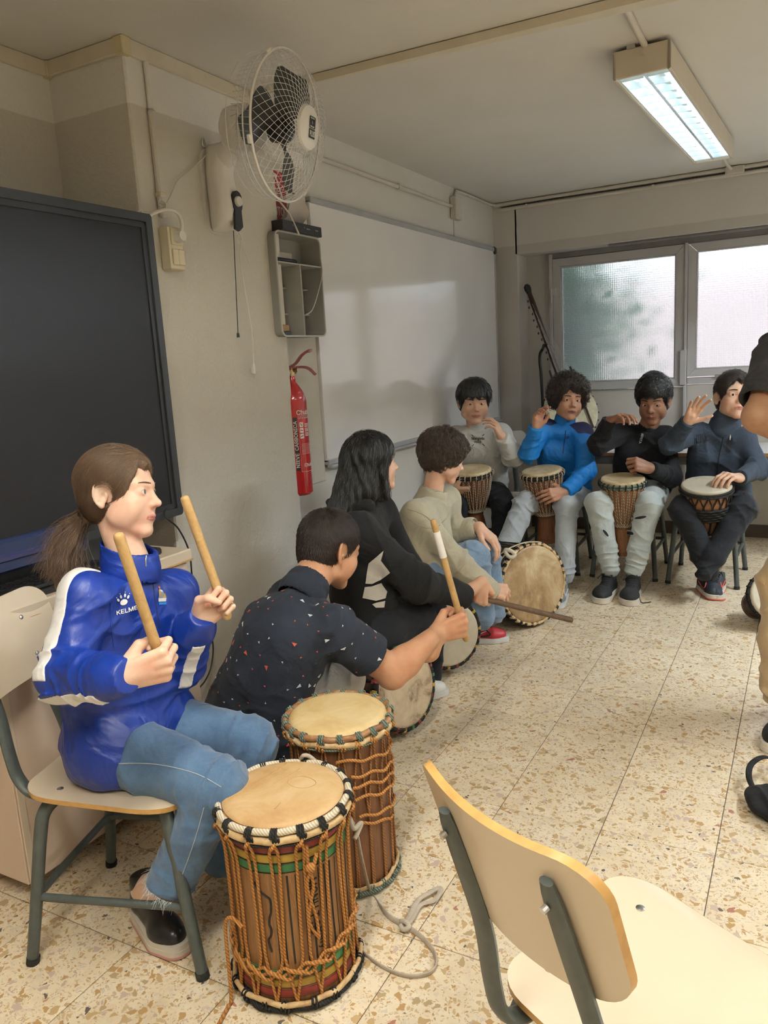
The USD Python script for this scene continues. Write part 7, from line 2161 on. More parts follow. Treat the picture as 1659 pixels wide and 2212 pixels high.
P.add("neckband", surf(SUB(cone(V(*nk) - nkd * 0.030, V(*nk) - nkd * 0.012, 0.076, 0.071), cone(V(*nk) - nkd * 0.06, V(*nk) + nkd * 0.04, 0.066, 0.058), 0.002), 0.0034), M["confetti_navy"], shirt)
g = np.random.default_rng(12)
pts, fi = trimesh.sample.sample_surface_even(tmesh, 300, seed=4)
nm = tmesh.face_normals[fi]
for nme, mat_, sel in (("red_confetti", "print_red", 0), ("white_confetti", "print_white", 1)):
    mm_ = []
    for i in range(len(pts)):
        if i % 2 != sel:
            continue
        n_ = nm[i]
        a_, b_, _ = frame_of(n_)
        th_ = g.uniform(0, 6.28)
        a2 = a_ * math.cos(th_) + b_ * math.sin(th_)
        b2 = np.cross(n_, a2)
        s_ = 0.0090 if g.uniform() < 0.33 else 0.0040
        q = [pts[i] + a2 * s_ * x + b2 * s_ * y + n_ * 0.0012 for x, y in ((-0.8, -0.5), (0.9, -0.1), (-0.5, 0.65))]
        lw = [k_ - n_ * 0.003 for k_ in q]
        mm_.append(trimesh.Trimesh(np.array(q + lw), np.array([[0, 1, 2], [0, 3, 4], [0, 4, 1], [1, 4, 5], [1, 5, 2], [2, 5, 3], [2, 3, 0]]), process=False))
    P.add(nme, cat_(mm_), M[mat_], shirt, smooth=False, kind="stuff", label=nme.split("_")[0] + " printed triangles scattered over the shirt")
jg = U([cone(hR, kR, 0.088, 0.070), cone(kR, aR, 0.066, 0.052), cone(hL, kL, 0.088, 0.070), cone(kL, aL, 0.066, 0.052), cone(hR, hL, 0.10)], 0.02)
jg = DISP(jg, folds([(kR, (1, 0.2, 0.4), 0.035, 0.006, 0.08)], 0.0016, 3))
P.add("trousers", surf(jg, 0.0055), M["jogger_grey"])
for a_ in (aR, aL):
    shoe(P, (a_[0] - 0.07, a_[1], 0.002), (a_[0] + 0.10, a_[1] - 0.08, 0.002), 0.23, M["shoe_white"], M["shoe_white"], M["lace_white"], label="white trainer")
# bare forearm and hand around the stick
G_ = (-0.9344, 2.133, 0.529)
tip_ = (-0.9791, 2.078, 0.8668)
w0 = grip(P, G_, tip_, (0.6399, 0.5449, 0.3465), True, 1.06, V(*eR) + nrm(V(*wR) - V(*eR)) * 0.14, (0.036, 0.041), res=0.0024)
sh0 = V(*sR) * 0.6 + V(*eR) * 0.4
arm = U([cone(sh0, eR, 0.050, 0.045), cone(eR, V(*eR) * 0.72 + V(*w0) * 0.28, 0.045, 0.047), cone(V(*eR) * 0.72 + V(*w0) * 0.28, w0, 0.046, 0.028), ell(V(*eR) + V(*(-0.001, -0.012, -0.0099)), (0.034, 0.034, 0.034))], 0.02)
P.skin(surf(arm, 0.0045))
P.finish(M["sk_warm"])
stool((-1.44, 1.78, 0), 0.20, "low stool hidden under the boy in the confetti shirt")

# ================================================================== long-haired person in a black hoodie
P = Person("person with very long straight black hair in a black hoodie with a cream patch", (-1.44, 2.44, 0))
pel, che, nk = (-1.44, 2.448, 0.3218), (-1.471, 2.466, 0.643), (-1.503, 2.572, 0.8329)
sL, sR = (-1.521, 2.705, 0.7456), (-1.421, 2.364, 0.74)
eR, wR = (-1.232, 2.469, 0.532), (-1.134, 2.644, 0.4468)
eL, wL = (-1.432, 2.769, 0.4931), (-1.326, 2.779, 0.3807)
hR, kR, aR = (-1.368, 2.377, 0.3461), (-1.279, 2.548, 0.3717), (-1.327, 2.554, 0.0983)
hL, kL, aL = (-1.426, 2.531, 0.2948), (-1.307, 2.708, 0.3262), (-1.33, 2.708, 0.0655)
core(P, pel, che, sL, sR, nk, [(sR, eR, wR), (sL, eL, wL)], [(hR, kR, aR), (hL, kL, aL)], 1.0)
fr = head_frame((-1.479, 2.613, 0.9573), (0.6173, 0.7537, -0.0221), (-0.1097, 0.1559, 0.9849), 0.97)
hf = head_field(wide=0.98, jaw=0.95)
put_head(P, M["sk_light"], fr, hf, nk, 0.046, 0.0034, browm="hair_black")
cap = hair_cap(0.017, (0.86, -0.36, 0.044), -0.10, 0.0, seed=6, earcut=False, side=0.004)
sheet = U([cap, cone((-0.055, -0.045, 0.02), (-0.062, -0.055, -0.12), 0.040, 0.040), cone((0.055, -0.045, 0.02), (0.062, -0.055, -0.12), 0.040, 0.040), cone((0.066, 0.012, 0.02), (0.068, 0.020, -0.14), 0.018, 0.016), cone((-0.066, 0.012, 0.02), (-0.068, 0.020, -0.14), 0.018, 0.016),
           cone((0, -0.070, 0.0), (0.0, -0.150, -0.20), 0.060, 0.058), cone((0.04, -0.07, -0.08), (0.055, -0.150, -0.28), 0.046, 0.040), cone((-0.03, -0.08, -0.08), (-0.03, -0.165, -0.28), 0.046, 0.040), cone((0.0, -0.150, -0.20), (0.0, -0.225, -0.40), 0.056, 0.026), cone((0.055, -0.150, -0.26), (0.05, -0.215, -0.40), 0.040, 0.020)], 0.03)
sheet = CUT(sheet, []) if False else sheet
sheet = DISP(sheet, lambda p: 0.0016 * np.sin(230 * p[:, 0] + 5 * np.sin(14 * p[:, 2])) + 0.0016 * np.sin(210 * p[:, 1] + 5 * np.sin(11 * p[:, 2])))


def fl3(p, k):
    return np.where(p[:, 2:3] > 0.06, np.stack([p[:, 0] * 5, (p[:, 1] + 0.01) * 2 - 0.1, -0.25 * np.ones(len(p))], 1), np.repeat(V(0, -0.38, -1)[None], len(p), 0))


put_hair(P, fr, sheet, M["hair_black"], 0.0042, M["strand_black"], 2600, 0.30, 0.0013, 7, fl3, 0.004, 0.0, steps=11, label="straight black hair hanging far down the back")
hd_ = U(torso(pel, che, sL, sR, nk, 1.10, belly=0.020) + [cone(sR, eR, 0.074, 0.066), cone(eR, wR, 0.064, 0.050), cone(sL, eL, 0.072, 0.064), cone(eL, wL, 0.062, 0.050), cone(pel, che, 0.14, 0.125)], 0.035)
hd_ = DISP(hd_, folds([(eR, nrm(V(*wR) - V(*eR)), 0.045, 0.007, 0.07), (V(*sR) * .4 + V(*eR) * .6, (0.5, 0.1, -1), 0.05, 0.005, 0.06), (pel, (0.1, 0.2, 1), 0.06, 0.006, 0.12)], 0.0020, 6))
hd_ = CUTL(hd_, [(V(*wR) + nrm(V(*wR) - V(*eR)) * 0.018, V(*wR) - V(*eR))])
ho = P.add("hoodie", surf(hd_, 0.0050), M["hoodie_black"])
nk_ = V(*nk)
lat = nrm(V(*sR) - V(*sL))
fw = nrm(np.cross(V(0, 0, 1), lat))
fw = fw if fw @ V(*(0.6496, 0.6828, -0.1088)) > 0 else -fw
hoodp = [nk_ + lat * 0.10 * math.sin(a) - fw * (0.085 * math.cos(a) - 0.0) + V(0, 0, -0.035 - 0.03 * math.cos(a)) for a in np.linspace(-1.9, 1.9, 9)]
hoodf = U([cone(hoodp[i], hoodp[i + 1], 0.042, 0.042) for i in range(8)] + [cone(nk_ - fw * 0.10 + V(0, 0, -0.05), nk_ - fw * 0.12 + V(0, 0, -0.14), 0.055, 0.03)], 0.02)
P.add("hood", surf(DISP(hoodf, folds([(nk_ - fw * .09, (0, 0, 1), 0.05, 0.006, 0.09)], 0.002, 2)), 0.005), M["hoodie_black"], ho)
sc_ = 2.86 / 1686
pa_ = [(816, 1187), (812, 1208), (832, 1234), (816, 1250), (797, 1258), (782, 1257), (788, 1214)]
pb_ = [(818, 1257), (834, 1277), (829, 1290), (806, 1294), (776, 1287), (781, 1264), (797, 1263)]
pc2 = [(828, 1296), (826, 1310), (806, 1309), (797, 1301), (808, 1298)]
dc_ = (-1.381, 2.394, 0.5617)
for q in (pa_, pb_, pc2):
    pg_ = Polygon([((x - 806) * sc_, -(y - 1250) * sc_) for x, y in q])
    P.add("cream_patch", decal(hd_, prism(pg_, 0.0015), dc_, (0.7586, 0.6298, -0.094), (-0.0393, 0.1936, 0.9803), 0.002, 0.008), M["patch_cream"], ho, smooth=False, label="jagged cream patch on the side of the hoodie")
bl = U([cone(hR, kR, 0.092, 0.072), cone(kR, aR, 0.070, 0.052), cone(hL, kL, 0.092, 0.072), cone(kL, aL, 0.070, 0.052), cone(hR, hL, 0.11)], 0.02)
P.add("trousers", surf(DISP(bl, folds([(kR, (0.3, 0.1, 1), 0.04, 0.006, 0.08)], 0.002, 9)), 0.0055), M["trouser_black"])
shoe(P, (-1.425, 2.585, 0.002), (-1.28, 2.69, 0.002), 0.225, M["shoe_white"], M["shoe_white"], M["lace_white"], label="white trainer beside the lying drum")
shoe(P, (-1.55, 2.62, 0.002), (-1.42, 2.72, 0.002), 0.225, M["shoe_white"], M["shoe_white"], M["lace_white"])
grip(P, (-1.088, 2.715, 0.4169), (-0.73, 2.71, 0.3696), (0.3447, -0.109, -0.8317), True, 0.9, wR, (0.032, 0.034))
P.finish(M["sk_light"])
stool((-1.45, 2.44, 0), 0.22, "low stool hidden under the person in the black hoodie")

# ================================================================== wavy-haired person in a khaki jacket
P = Person("person with tousled brown hair in a khaki jacket and light blue jeans", (-1.46, 3.08, 0))
pel, che, nk = (-1.472, 3.068, 0.3673), (-1.493, 3.056, 0.6294), (-1.482, 3.141, 0.7231)
sL, sR = (-1.47, 3.28, 0.6895), (-1.468, 2.954, 0.6845)
eR, wR = (-1.311, 2.994, 0.4735), (-1.218, 3.086, 0.3413)
eL, wL = (-1.455, 3.3, 0.531), (-1.326, 3.308, 0.5625)
pL = tuple(V(*eL) * 0.45 + V(*wL) * 0.55)
hR, kR, aR = (-1.421, 2.986, 0.3943), (-1.306, 3.177, 0.4483), (-1.299, 3.234, 0.1577)
hL, kL, aL = (-1.442, 3.157, 0.3783), (-1.323, 3.354, 0.4477), (-1.3, 3.368, 0.1374)
core(P, pel, che, sL, sR, nk, [(sR, eR, wR), (sL, eL, wL)], [(hR, kR, aR), (hL, kL, aL)], 0.95)
fr = head_frame((-1.43, 3.186, 0.9023), (0.6422, 0.623, -0.3625), (0.1367, 0.288, 0.9687), 0.95)
hf = head_field(wide=0.98)
put_head(P, M["sk_light"], fr, hf, nk, 0.045, 0.0036, browm="hair_mid")
cap = hair_cap(0.024, (0.80, -0.40, 0.042), -0.105, 0.0042, seed=8, earcut=False, side=0.004, back=0.01)
put_hair(P, fr, cap, M["hair_mid"], 0.0036, M["strand_mid"], 2600, 0.075, 0.0020, 8, None, 0.009, 0.42, 1.1, steps=9, label="tousled wavy brown hair")
kj = U(torso(pel, che, sL, sR, nk, 1.04, belly=0.012) + [cone(sR, eR, 0.058, 0.060), cone(eR, wR, 0.060, 0.050), cone(sL, eL, 0.058, 0.056), cone(eL, pL, 0.056, 0.050)], 0.03)
kj = DISP(kj, folds([(eR, nrm(V(*wR) - V(*eR)), 0.045, 0.007, 0.07), (V(*sR) * .6 + V(*eR) * .4, (0.6, 0.2, -0.8), 0.05, 0.005, 0.06), (pel, (0.1, 0.2, 1), 0.05, 0.006, 0.10)], 0.0018, 16))
rd_ = nrm(V(*wR) - V(*eR)); ld_ = nrm(V(*wL) - V(*eL))
kj = CUTL(kj, [(V(*wR) + rd_ * 0.01, rd_)])
kjm = P.add("jacket", surf(kj, 0.0050), M["khaki"])
for w_, d_, r_ in ((V(*wR), rd_, 0.056), (V(*pL), ld_, 0.054)):
    P.add("cuff", surf(SUB(cone(w_ - d_ * 0.022, w_ + d_ * 0.018, r_, r_), cone(w_ - d_ * 0.05, w_ + d_ * 0.05, r_ - 0.012), 0.002), 0.004), M["khaki"], kjm)
nd_ = nrm(V(*(-1.43, 3.186, 0.9023)) - V(*nk))
P.add("collar", surf(SUB(cone(V(*nk) - nd_ * 0.025, V(*nk) + nd_ * 0.012, 0.080, 0.070), cone(V(*nk) - nd_ * 0.06, V(*nk) + nd_ * 0.06, 0.066, 0.058), 0.002), 0.004), M["khaki"], kjm)
seam(P, kj, [(-1.563, 2.973, 0.6912), (-1.44, 2.915, 0.6473), (-1.379, 2.945, 0.6337), (-1.353, 3.012, 0.6614)], 0.0014, M["khaki_seam"], kjm)
seam(P, kj, [(-1.504, 2.94, 0.7103), (-1.416, 2.915, 0.6945), (-1.37, 2.919, 0.6499), (-1.36, 2.923, 0.5894)], 0.0014, M["khaki_seam"], kjm)
dn = U([cone(hR, kR, 0.088, 0.076), cone(kR, aR, 0.074, 0.066), cone(hL, kL, 0.088, 0.076), cone(kL, aL, 0.074, 0.066), cone(hR, hL, 0.10)], 0.02)
dn = DISP(dn, folds([(kR, (0.4, 0.2, 1), 0.040, 0.007, 0.08), (kL, (0.4, 0.2, 1), 0.040, 0.007, 0.08), (aL, (0.2, 0.1, 1), 0.03, 0.005, 0.07)], 0.002, 17))
P.add("jeans", surf(dn, 0.0052), M["denim_light"])
g0, _u, Ms_ = shoe(P, (-1.425, 3.275, 0.002), (-1.28, 3.34, 0.002), 0.23, M["shoe_red"], M["shoe_white"], M["lace_black"], label="red and black trainer with a white tick", trim=M["shoe_knit"])
sw = Polygon([(-0.026, 0.004), (-0.018, -0.008), (0.030, 0.012), (-0.012, -0.001), (-0.020, 0.002)])
P.add("swoosh", xf(decal(_u, prism(sw, 0.0012), (0.05, 0.115, 0.055), V(0, 1, 0), V(0, 0, 1), 0.0015), Ms_), M["shoe_white"], g0, smooth=False, label="white tick on the side")
shoe(P, (-1.52, 3.34, 0.002), (-1.40, 3.46, 0.002), 0.23, M["shoe_red"], M["shoe_white"], M["lace_black"])
hand(P, wR, (0.7874, 0.4909, -0.2694), (0.419, -0.4779, 0.7436), True, 1.05, FIST, eR, (0.032, 0.034), 0.003)
hand(P, wL, (0.6982, 0.0271, -0.569), (0.6287, -0.0311, 0.6638), False, 1.05, RELAX, eL, (0.032, 0.034), 0.003)
P.finish(M["sk_light"])
stool((-1.47, 3.07, 0), 0.24, "low stool hidden under the person in the khaki jacket")

# ================================================================== the row by the window
def fit_text(F_, P, txt, h, o, u, v, mat, parent, wmax=None, bold=True, lift=0.0012, vertical=False):
    m = meshkit.text_mesh(txt, h, 0.0008, bold)
    if wmax:
        m.apply_scale((wmax / m.extents[0], 1, 1))
    m.apply_translation((-m.bounds.mean(0)[0], -m.bounds.mean(0)[1], 0))
    P.add("printed_letters", decal(F_, m, o, u, v, lift, 0.008), mat, parent, smooth=False, kind="stuff")


# ---------------- boy in the white sweatshirt
P = Person("round-faced boy with straight black hair in a pale grey-white sweatshirt, drumming", (-1.80, 4.60, 0))
pel, che, nk = (-1.825, 4.609, 0.5393), (-1.789, 4.535, 0.7479), (-1.8, 4.518, 0.911)
sL, sR = (-1.666, 4.558, 0.8599), (-1.919, 4.464, 0.8548)
eL, wL = (-1.546, 4.456, 0.731), (-1.564, 4.324, 0.8654)
eR, wR = (-1.926, 4.306, 0.6865), (-1.828, 4.172, 0.5697)
hL, kL, aL = (-1.75, 4.606, 0.4969), (-1.573, 4.315, 0.474), (-1.585, 4.306, 0.1448)
hR, kR, aR = (-1.885, 4.534, 0.5057), (-1.824, 4.202, 0.4864), (-1.823, 4.2, 0.1548)
core(P, pel, che, sL, sR, nk, [(sR, eR, wR), (sL, eL, wL)], [(hR, kR, aR), (hL, kL, aL)], 1.0)
fr = head_frame((-1.791, 4.465, 1.068), (0.4795, -0.8658, -0.1158), (0.067, -0.0614, 1.035), 1.10)
hf = head_field(wide=1.06, jaw=1.1, cheek=1.12, nose=0.96, slim_eye=0.50)
put_head(P, M["sk_light"], fr, hf, nk, 0.050, 0.0036, gaze=(0.05, 1, -0.25), browm="hair_black")
put_hair(P, fr, hair_cap(0.019, (0.84, -0.46, 0.034), -0.060, 0.0010, seed=11, wide=1.06, fringe=(0.056, 0.036)), M["hair_black"], 0.0036, M["strand_black"], 1500, 0.035, 0.0016, 11, None, 0.008, 0.0, steps=5, label="straight black hair cut to a fringe")
sw_ = U(torso(pel, che, sL, sR, nk, 1.08, belly=0.016) + [cone(sL, eL, 0.064, 0.062), cone(eL, wL, 0.060, 0.046), cone(sR, eR, 0.064, 0.058), cone(eR, wR, 0.056, 0.044)], 0.03)
sw_ = DISP(sw_, folds([(eL, nrm(V(*wL) - V(*eL)), 0.05, 0.007, 0.08), (eR, nrm(V(*wR) - V(*eR)), 0.05, 0.006, 0.08), (che, (0.7, 0.1, 0.7), 0.07, 0.004, 0.10), (pel, (0, 0, 1), 0.05, 0.005, 0.08)], 0.002, 21))
sw_ = CUTL(sw_, [(V(*wL) + nrm(V(*wL) - V(*eL)) * 0.012, V(*wL) - V(*eL)), (V(*wR) + nrm(V(*wR) - V(*eR)) * 0.012, V(*wR) - V(*eR))])
swp = P.add("sweatshirt", surf(sw_, 0.0056), M["sweat_white"])
nd_ = nrm(V(*(-1.791, 4.465, 1.068)) - V(*nk))
P.add("neckband", surf(SUB(cone(V(*nk) - nd_ * 0.005, V(*nk) + nd_ * 0.018, 0.066, 0.060), cone(V(*nk) - nd_ * 0.05, V(*nk) + nd_ * 0.05, 0.056, 0.052), 0.002), 0.004), M["sweat_white"], swp)
cu_, cv_ = (0.9034, 0.4289, -0.0485), (0.0081, 0.1076, 0.9992)
fit_text(sw_, P, "Margiela", 0.016, (-1.743, 4.397, 0.8499), cu_, cv_, M["print_black"] if "print_black" in M else M["ink"], swp, 0.075)
fit_text(sw_, P, "PARIS", 0.013, (-1.742, 4.393, 0.8308), cu_, cv_, M["ink"], swp, 0.042)
for x_, y_, r_ in ((1022, 941, 45), (1045, 940, -45), (1023, 962, -45), (1046, 961, 45)):
    P.add("printed_corner", decal(sw_, prism(affinity.rotate(rrect(0.016, 0.004, 0.001), -r_), 0.0008), V(*(-1.742, 4.395, 0.8417)) + (x_ - 1034) * 0.00279 * V(*cu_) - (y_ - 951) * 0.00279 * V(*cv_), cu_, cv_, 0.0012), M["ink"], swp, smooth=False)
tr_ = U([cone(hL, kL, 0.086, 0.074), cone(kL, aL, 0.070, 0.056), cone(hR, kR, 0.086, 0.074), cone(kR, aR, 0.070, 0.056), cone(hL, hR, 0.10)], 0.02)
trd = DISP(tr_, folds([(kL, (0, 0.3, 1), 0.05, 0.006, 0.08)], 0.002, 22))
trp = P.add("trousers", surf(trd, 0.006), M["trouser_black"])
P.add("white_logo", decal(trd, prism(union_all([affinity.translate(affinity.rotate(rrect(0.030, 0.006, 0.002), -30), 0, 0.012 * k) for k in range(3)]), 0.001), (-1.568, 4.346, 0.6023), cu_, cv_, 0.002), M["print_white"], trp, smooth=False)
shoe(P, (-1.60, 4.30, 0.002), (-1.60, 4.08, 0.002), 0.24, M["shoe_knit"], M["shoe_white"], M["lace_black"])
shoe(P, (-1.83, 4.25, 0.002), (-1.83, 4.03, 0.002), 0.24, M["shoe_knit"], M["shoe_white"], M["lace_black"])
hand(P, wL, (-0.3548, -0.2864, 0.9094), (0.8173, 0.0014, 0.3385), False, 0.92, RELAX, wL, (0.032, 0.034), 0.0032)
hand(P, wR, (0.948, 0.2677, 0.0055), (0.3346, -0.5044, -0.754), True, 1.05, CUP, eR, (0.032, 0.034), 0.0032)
P.finish(M["sk_light"])

# ---------------- boy in the bright blue jacket
P = Person("boy with a big curly dark afro in a bright blue jacket with navy shoulders", (-1.33, 4.72, 0))
pel, che, nk = (-1.33, 4.783, 0.513), (-1.32, 4.696, 0.7287), (-1.298, 4.677, 0.9057)
sL, sR = (-1.192, 4.676, 0.8434), (-1.419, 4.629, 0.8839)
eR, wR = (-1.443, 4.426, 0.763), (-1.38, 4.378, 0.9117)
eL, wL = (-1.137, 4.545, 0.6395), (-1.194, 4.31, 0.5576)
hL, kL, aL = (-1.262, 4.764, 0.468), (-1.191, 4.316, 0.4763), (-1.164, 4.16, 0.1224)
hR, kR, aR = (-1.374, 4.728, 0.48), (-1.428, 4.28, 0.4802), (-1.48, 4.035, 0.2337)
core(P, pel, che, sL, sR, nk, [(sR, eR, wR), (sL, eL, wL)], [(hR, kR, aR), (hL, kL, aL)], 1.0)
fr = head_frame((-1.268, 4.655, 1.045), (0.557, -0.819, 0.0617), (0.0609, 0.1359, 0.9957), 1.04)
hf = head_field(wide=0.98, jaw=0.96, nose=1.02, cheek=1.0, slim_eye=0.72)
put_head(P, M["sk_tan"], fr, hf, nk, 0.046, 0.0034, gaze=(0.25, 1, -0.02), browm="hair_black", lips="lips_brown")
afro = hair_cap(0.034, (0.80, -0.52, 0.036), -0.045, 0.0055, seed=13, earcut=True, side=0.008, top=0.02)
hp = put_hair(P, fr, afro, M["hair_dark"], 0.0045, label="big curly dark brown hair")
g = np.random.default_rng(17)
am = surf(afro, 0.006)
cp_, fi = trimesh.sample.sample_surface(am, 950, seed=3)
nm_ = am.face_normals[fi]
tt = np.linspace(0, 1, 13)
L_ = []
for i in range(len(cp_)):
    a_, b_, n_ = frame_of(nm_[i] + g.normal(size=3) * 0.35)
    r_ = g.uniform(0.004, 0.0075)
    ph_ = g.uniform(0, 6.28)
    L_.append(cp_[i] - n_ * 0.006 + np.outer(tt, n_) * g.uniform(0.014, 0.026) + r_ * (np.cos(ph_ + tt * 11)[:, None] * a_ + np.sin(ph_ + tt * 11)[:, None] * b_))
L_ = np.array(L_)
w_ = (fr[:3, :3] @ L_.reshape(-1, 3).T).T + fr[:3, 3]
P.hair("hair_curls", w_.reshape(L_.shape), 0.0024, M["strand_dark"], hp, 0.5)
bj = U(torso(pel, che, sL, sR, nk, 1.02, belly=0.012) + [cone(sR, eR, 0.060, 0.056), cone(eR, wR, 0.054, 0.042), cone(sL, eL, 0.060, 0.056), cone(eL, wL, 0.054, 0.044), cone(hL, pel, 0.09), cone(hR, pel, 0.09)], 0.03)
bj = DISP(bj, folds([(eR, nrm(V(*wR) - V(*eR)), 0.045, 0.006, 0.07), (V(*eL) * .6 + V(*wL) * .4, nrm(V(*wL) - V(*eL)), 0.045, 0.007, 0.07), (pel, (0.2, 0.1, 1), 0.05, 0.005, 0.09)], 0.002, 23))
bj = CUTL(bj, [(V(*wR) + nrm(V(*wR) - V(*eR)) * 0.008, V(*wR) - V(*eR)), (V(*wL) + nrm(V(*wL) - V(*eL)) * 0.01, V(*wL) - V(*eL))])
bjp = P.add("jacket", surf(bj, 0.0052), M["bright_blue"])
for s_, e_ in ((sL, eL), (sR, eR)):
    rg = U([cone(V(*nk) * 0.55 + V(*s_) * 0.45 + V(0, 0, 0.035), V(*s_) + V(0, 0, 0.02), 0.050, 0.070), cone(s_, V(*s_) * 0.62 + V(*e_) * 0.38, 0.066, 0.050)], 0.01)
    P.add("shoulder_panel", surf(ISECT(OFF(bj, 0.002), rg), 0.0046), M["raglan_navy"], bjp, label="navy raglan shoulder panel")
nd_ = nrm(V(*(-1.268, 4.655, 1.045)) - V(*nk))
P.add("collar", surf(SUB(cone(V(*nk) - nd_ * 0.02, V(*nk) + nd_ * 0.034, 0.070, 0.062), cone(V(*nk) - nd_ * 0.06, V(*nk) + nd_ * 0.08, 0.058, 0.052), 0.002), 0.004), M["bright_blue"], bjp)
seam(P, bj, [(-1.262, 4.575, 0.8768), (-1.259, 4.542, 0.8256), (-1.266, 4.521, 0.746)], 0.0022, M["raglan_navy"], bjp, "zip")
P.add("chest_mark", decal(bj, prism(Point(0, 0).buffer(0.008).difference(Point(0, 0).buffer(0.0045)), 0.001), (-1.234, 4.559, 0.8426), (0.8797, 0.4719, -0.0579), (-0.0393, 0.1936, 0.9803), 0.0015), M["raglan_navy"], bjp, smooth=False)
gj = U([cone(hL, kL, 0.084, 0.068), cone(kL, aL, 0.066, 0.056), cone(hR, kR, 0.084, 0.070), cone(kR, aR, 0.068, 0.058), cone(hL, hR, 0.10)], 0.02)
gj = DISP(gj, folds([(kR, (0.5, 0.2, 1), 0.05, 0.007, 0.09), (kL, (0.1, 0.2, 1), 0.045, 0.006, 0.08), (aL, (0, 0, 1), 0.03, 0.006, 0.06)], 0.002, 24))
gjp = P.add("trousers", surf(gj, 0.0052), M["grey_jean"])
for yy_ in (1112, 1128):
    seam(P, gj, [V(*(-1.233, 4.216, 0.441)) + V(0, 0, -(yy_ - 1112) * 0.0026), V(*(-1.183, 4.2, 0.4567)) + V(0, 0, -(yy_ - 1112) * 0.0026), V(*(-1.145, 4.222, 0.4618)) + V(0, 0, -(yy_ - 1112) * 0.0026)], 0.0014, M["thread"], gjp)
seam(P, gj, [(-1.136, 4.247, 0.4441), (-1.128, 4.19, 0.3247), (-1.123, 4.127, 0.1824)], 0.0012, M["thread"], gjp)
shoe(P, (-1.165, 4.13, 0.002), (-1.140, 3.90, 0.002), 0.245, M["shoe_grey"], M["shoe_white"], M["lace_white"], label="grey trainer with white laces", high=0.012, trim=M["shoe_white"])
shoe(P, (-1.47, 3.99, 0.01), (-1.50, 3.78, 0.006), 0.245, M["shoe_grey"], M["shoe_white"], M["lace_white"])
hand(P, wR, (0.2192, -0.0835, 0.923), (-0.7224, 0.624, 0.1538), True, 0.92, RELAX, eR, (0.030, 0.032), 0.0032)
hand(P, wL, (-0.6999, -0.7012, -0.114), (0.5926, -0.6313, 0.4035), False, 1.05, CUP, eL, (0.030, 0.033), 0.0032)
P.finish(M["sk_tan"])

# ---------------- boy in the black top
P = Person("boy with swept black hair in a plain black top and ripped pale jeans, looking down", (-0.88, 4.70, 0))
pel, che, nk = (-0.8617, 4.767, 0.535), (-0.8451, 4.7, 0.7189), (-0.8118, 4.683, 0.8743)
sL, sR = (-0.722, 4.697, 0.8188), (-0.9481, 4.649, 0.8497)
eR, wR = (-1.043, 4.447, 0.8039), (-0.9726, 4.412, 0.9472)
eL, wL = (-0.6713, 4.608, 0.6052), (-0.7448, 4.387, 0.6843)
hL, kL, aL = (-0.7994, 4.745, 0.4927), (-0.7407, 4.314, 0.4982), (-0.8089, 4.269, 0.1475)
hR, kR, aR = (-0.9142, 4.706, 0.4964), (-0.9946, 4.244, 0.5022), (-0.9315, 4.236, 0.1469)
core(P, pel, che, sL, sR, nk, [(sR, eR, wR), (sL, eL, wL)], [(hR, kR, aR), (hL, kL, aL)], 1.0)
fr = head_frame((-0.7723, 4.623, 1.034), (-0.0172, -1.013, -0.229), (0.0149, -0.1116, 1.043), 1.08)
hf = head_field(wide=0.97, jaw=0.95, slim_eye=0.52)
put_head(P, M["sk_brown"], fr, hf, nk, 0.046, 0.0034, gaze=(-0.15, 1, -0.25), browm="hair_black", lips="lips_brown")
put_hair(P, fr, hair_cap(0.015, (0.86, -0.44, 0.034), -0.060, 0.0015, seed=15, side=0.000, top=0.018, fringe=(0.060, 0.046)), M["hair_black"], 0.0036, M["strand_black"], 2000, 0.055, 0.0017, 15, lambda p, k: np.stack([0.9 * np.ones(len(p)), 0.5 + 0 * p[:, 1], -0.35 - 3 * np.clip(0.05 - p[:, 2], 0, 1)], 1), 0.010, 0.25, 1.0, steps=6, label="thick black hair swept to one side")
bt = U(torso(pel, che, sL, sR, nk, 1.04, belly=0.014) + [cone(sR, eR, 0.060, 0.056), cone(eR, wR, 0.054, 0.040), cone(sL, eL, 0.060, 0.056), cone(eL, wL, 0.054, 0.040), cone(hL, pel, 0.09), cone(hR, pel, 0.09)], 0.03)
bt = DISP(bt, folds([(eR, nrm(V(*wR) - V(*eR)), 0.045, 0.006, 0.07), (eL, nrm(V(*wL) - V(*eL)), 0.045, 0.007, 0.07), (pel, (0.2, 0.1, 1), 0.05, 0.006, 0.09)], 0.002, 25))
bt = CUTL(bt, [(V(*wR) + nrm(V(*wR) - V(*eR)) * 0.004, V(*wR) - V(*eR)), (V(*wL) + nrm(V(*wL) - V(*eL)) * 0.002, V(*wL) - V(*eL))])
btp = P.add("top", surf(bt, 0.0052), M["black_jersey"])
nd_ = nrm(V(*(-0.7723, 4.623, 1.034)) - V(*nk))
P.add("neckband", surf(SUB(cone(V(*nk) - nd_ * 0.02, V(*nk) + nd_ * 0.004, 0.066, 0.058), cone(V(*nk) - nd_ * 0.06, V(*nk) + nd_ * 0.06, 0.054, 0.048), 0.002), 0.004), M["black_jersey"], btp)
fit_text(bt, P, "FIRSTA", 0.011, (-0.8162, 4.579, 0.8351), (-0.0013, -0.3268, -0.9556), (0.8837, 0.4525, -0.156), M["print_white"], btp, 0.052)
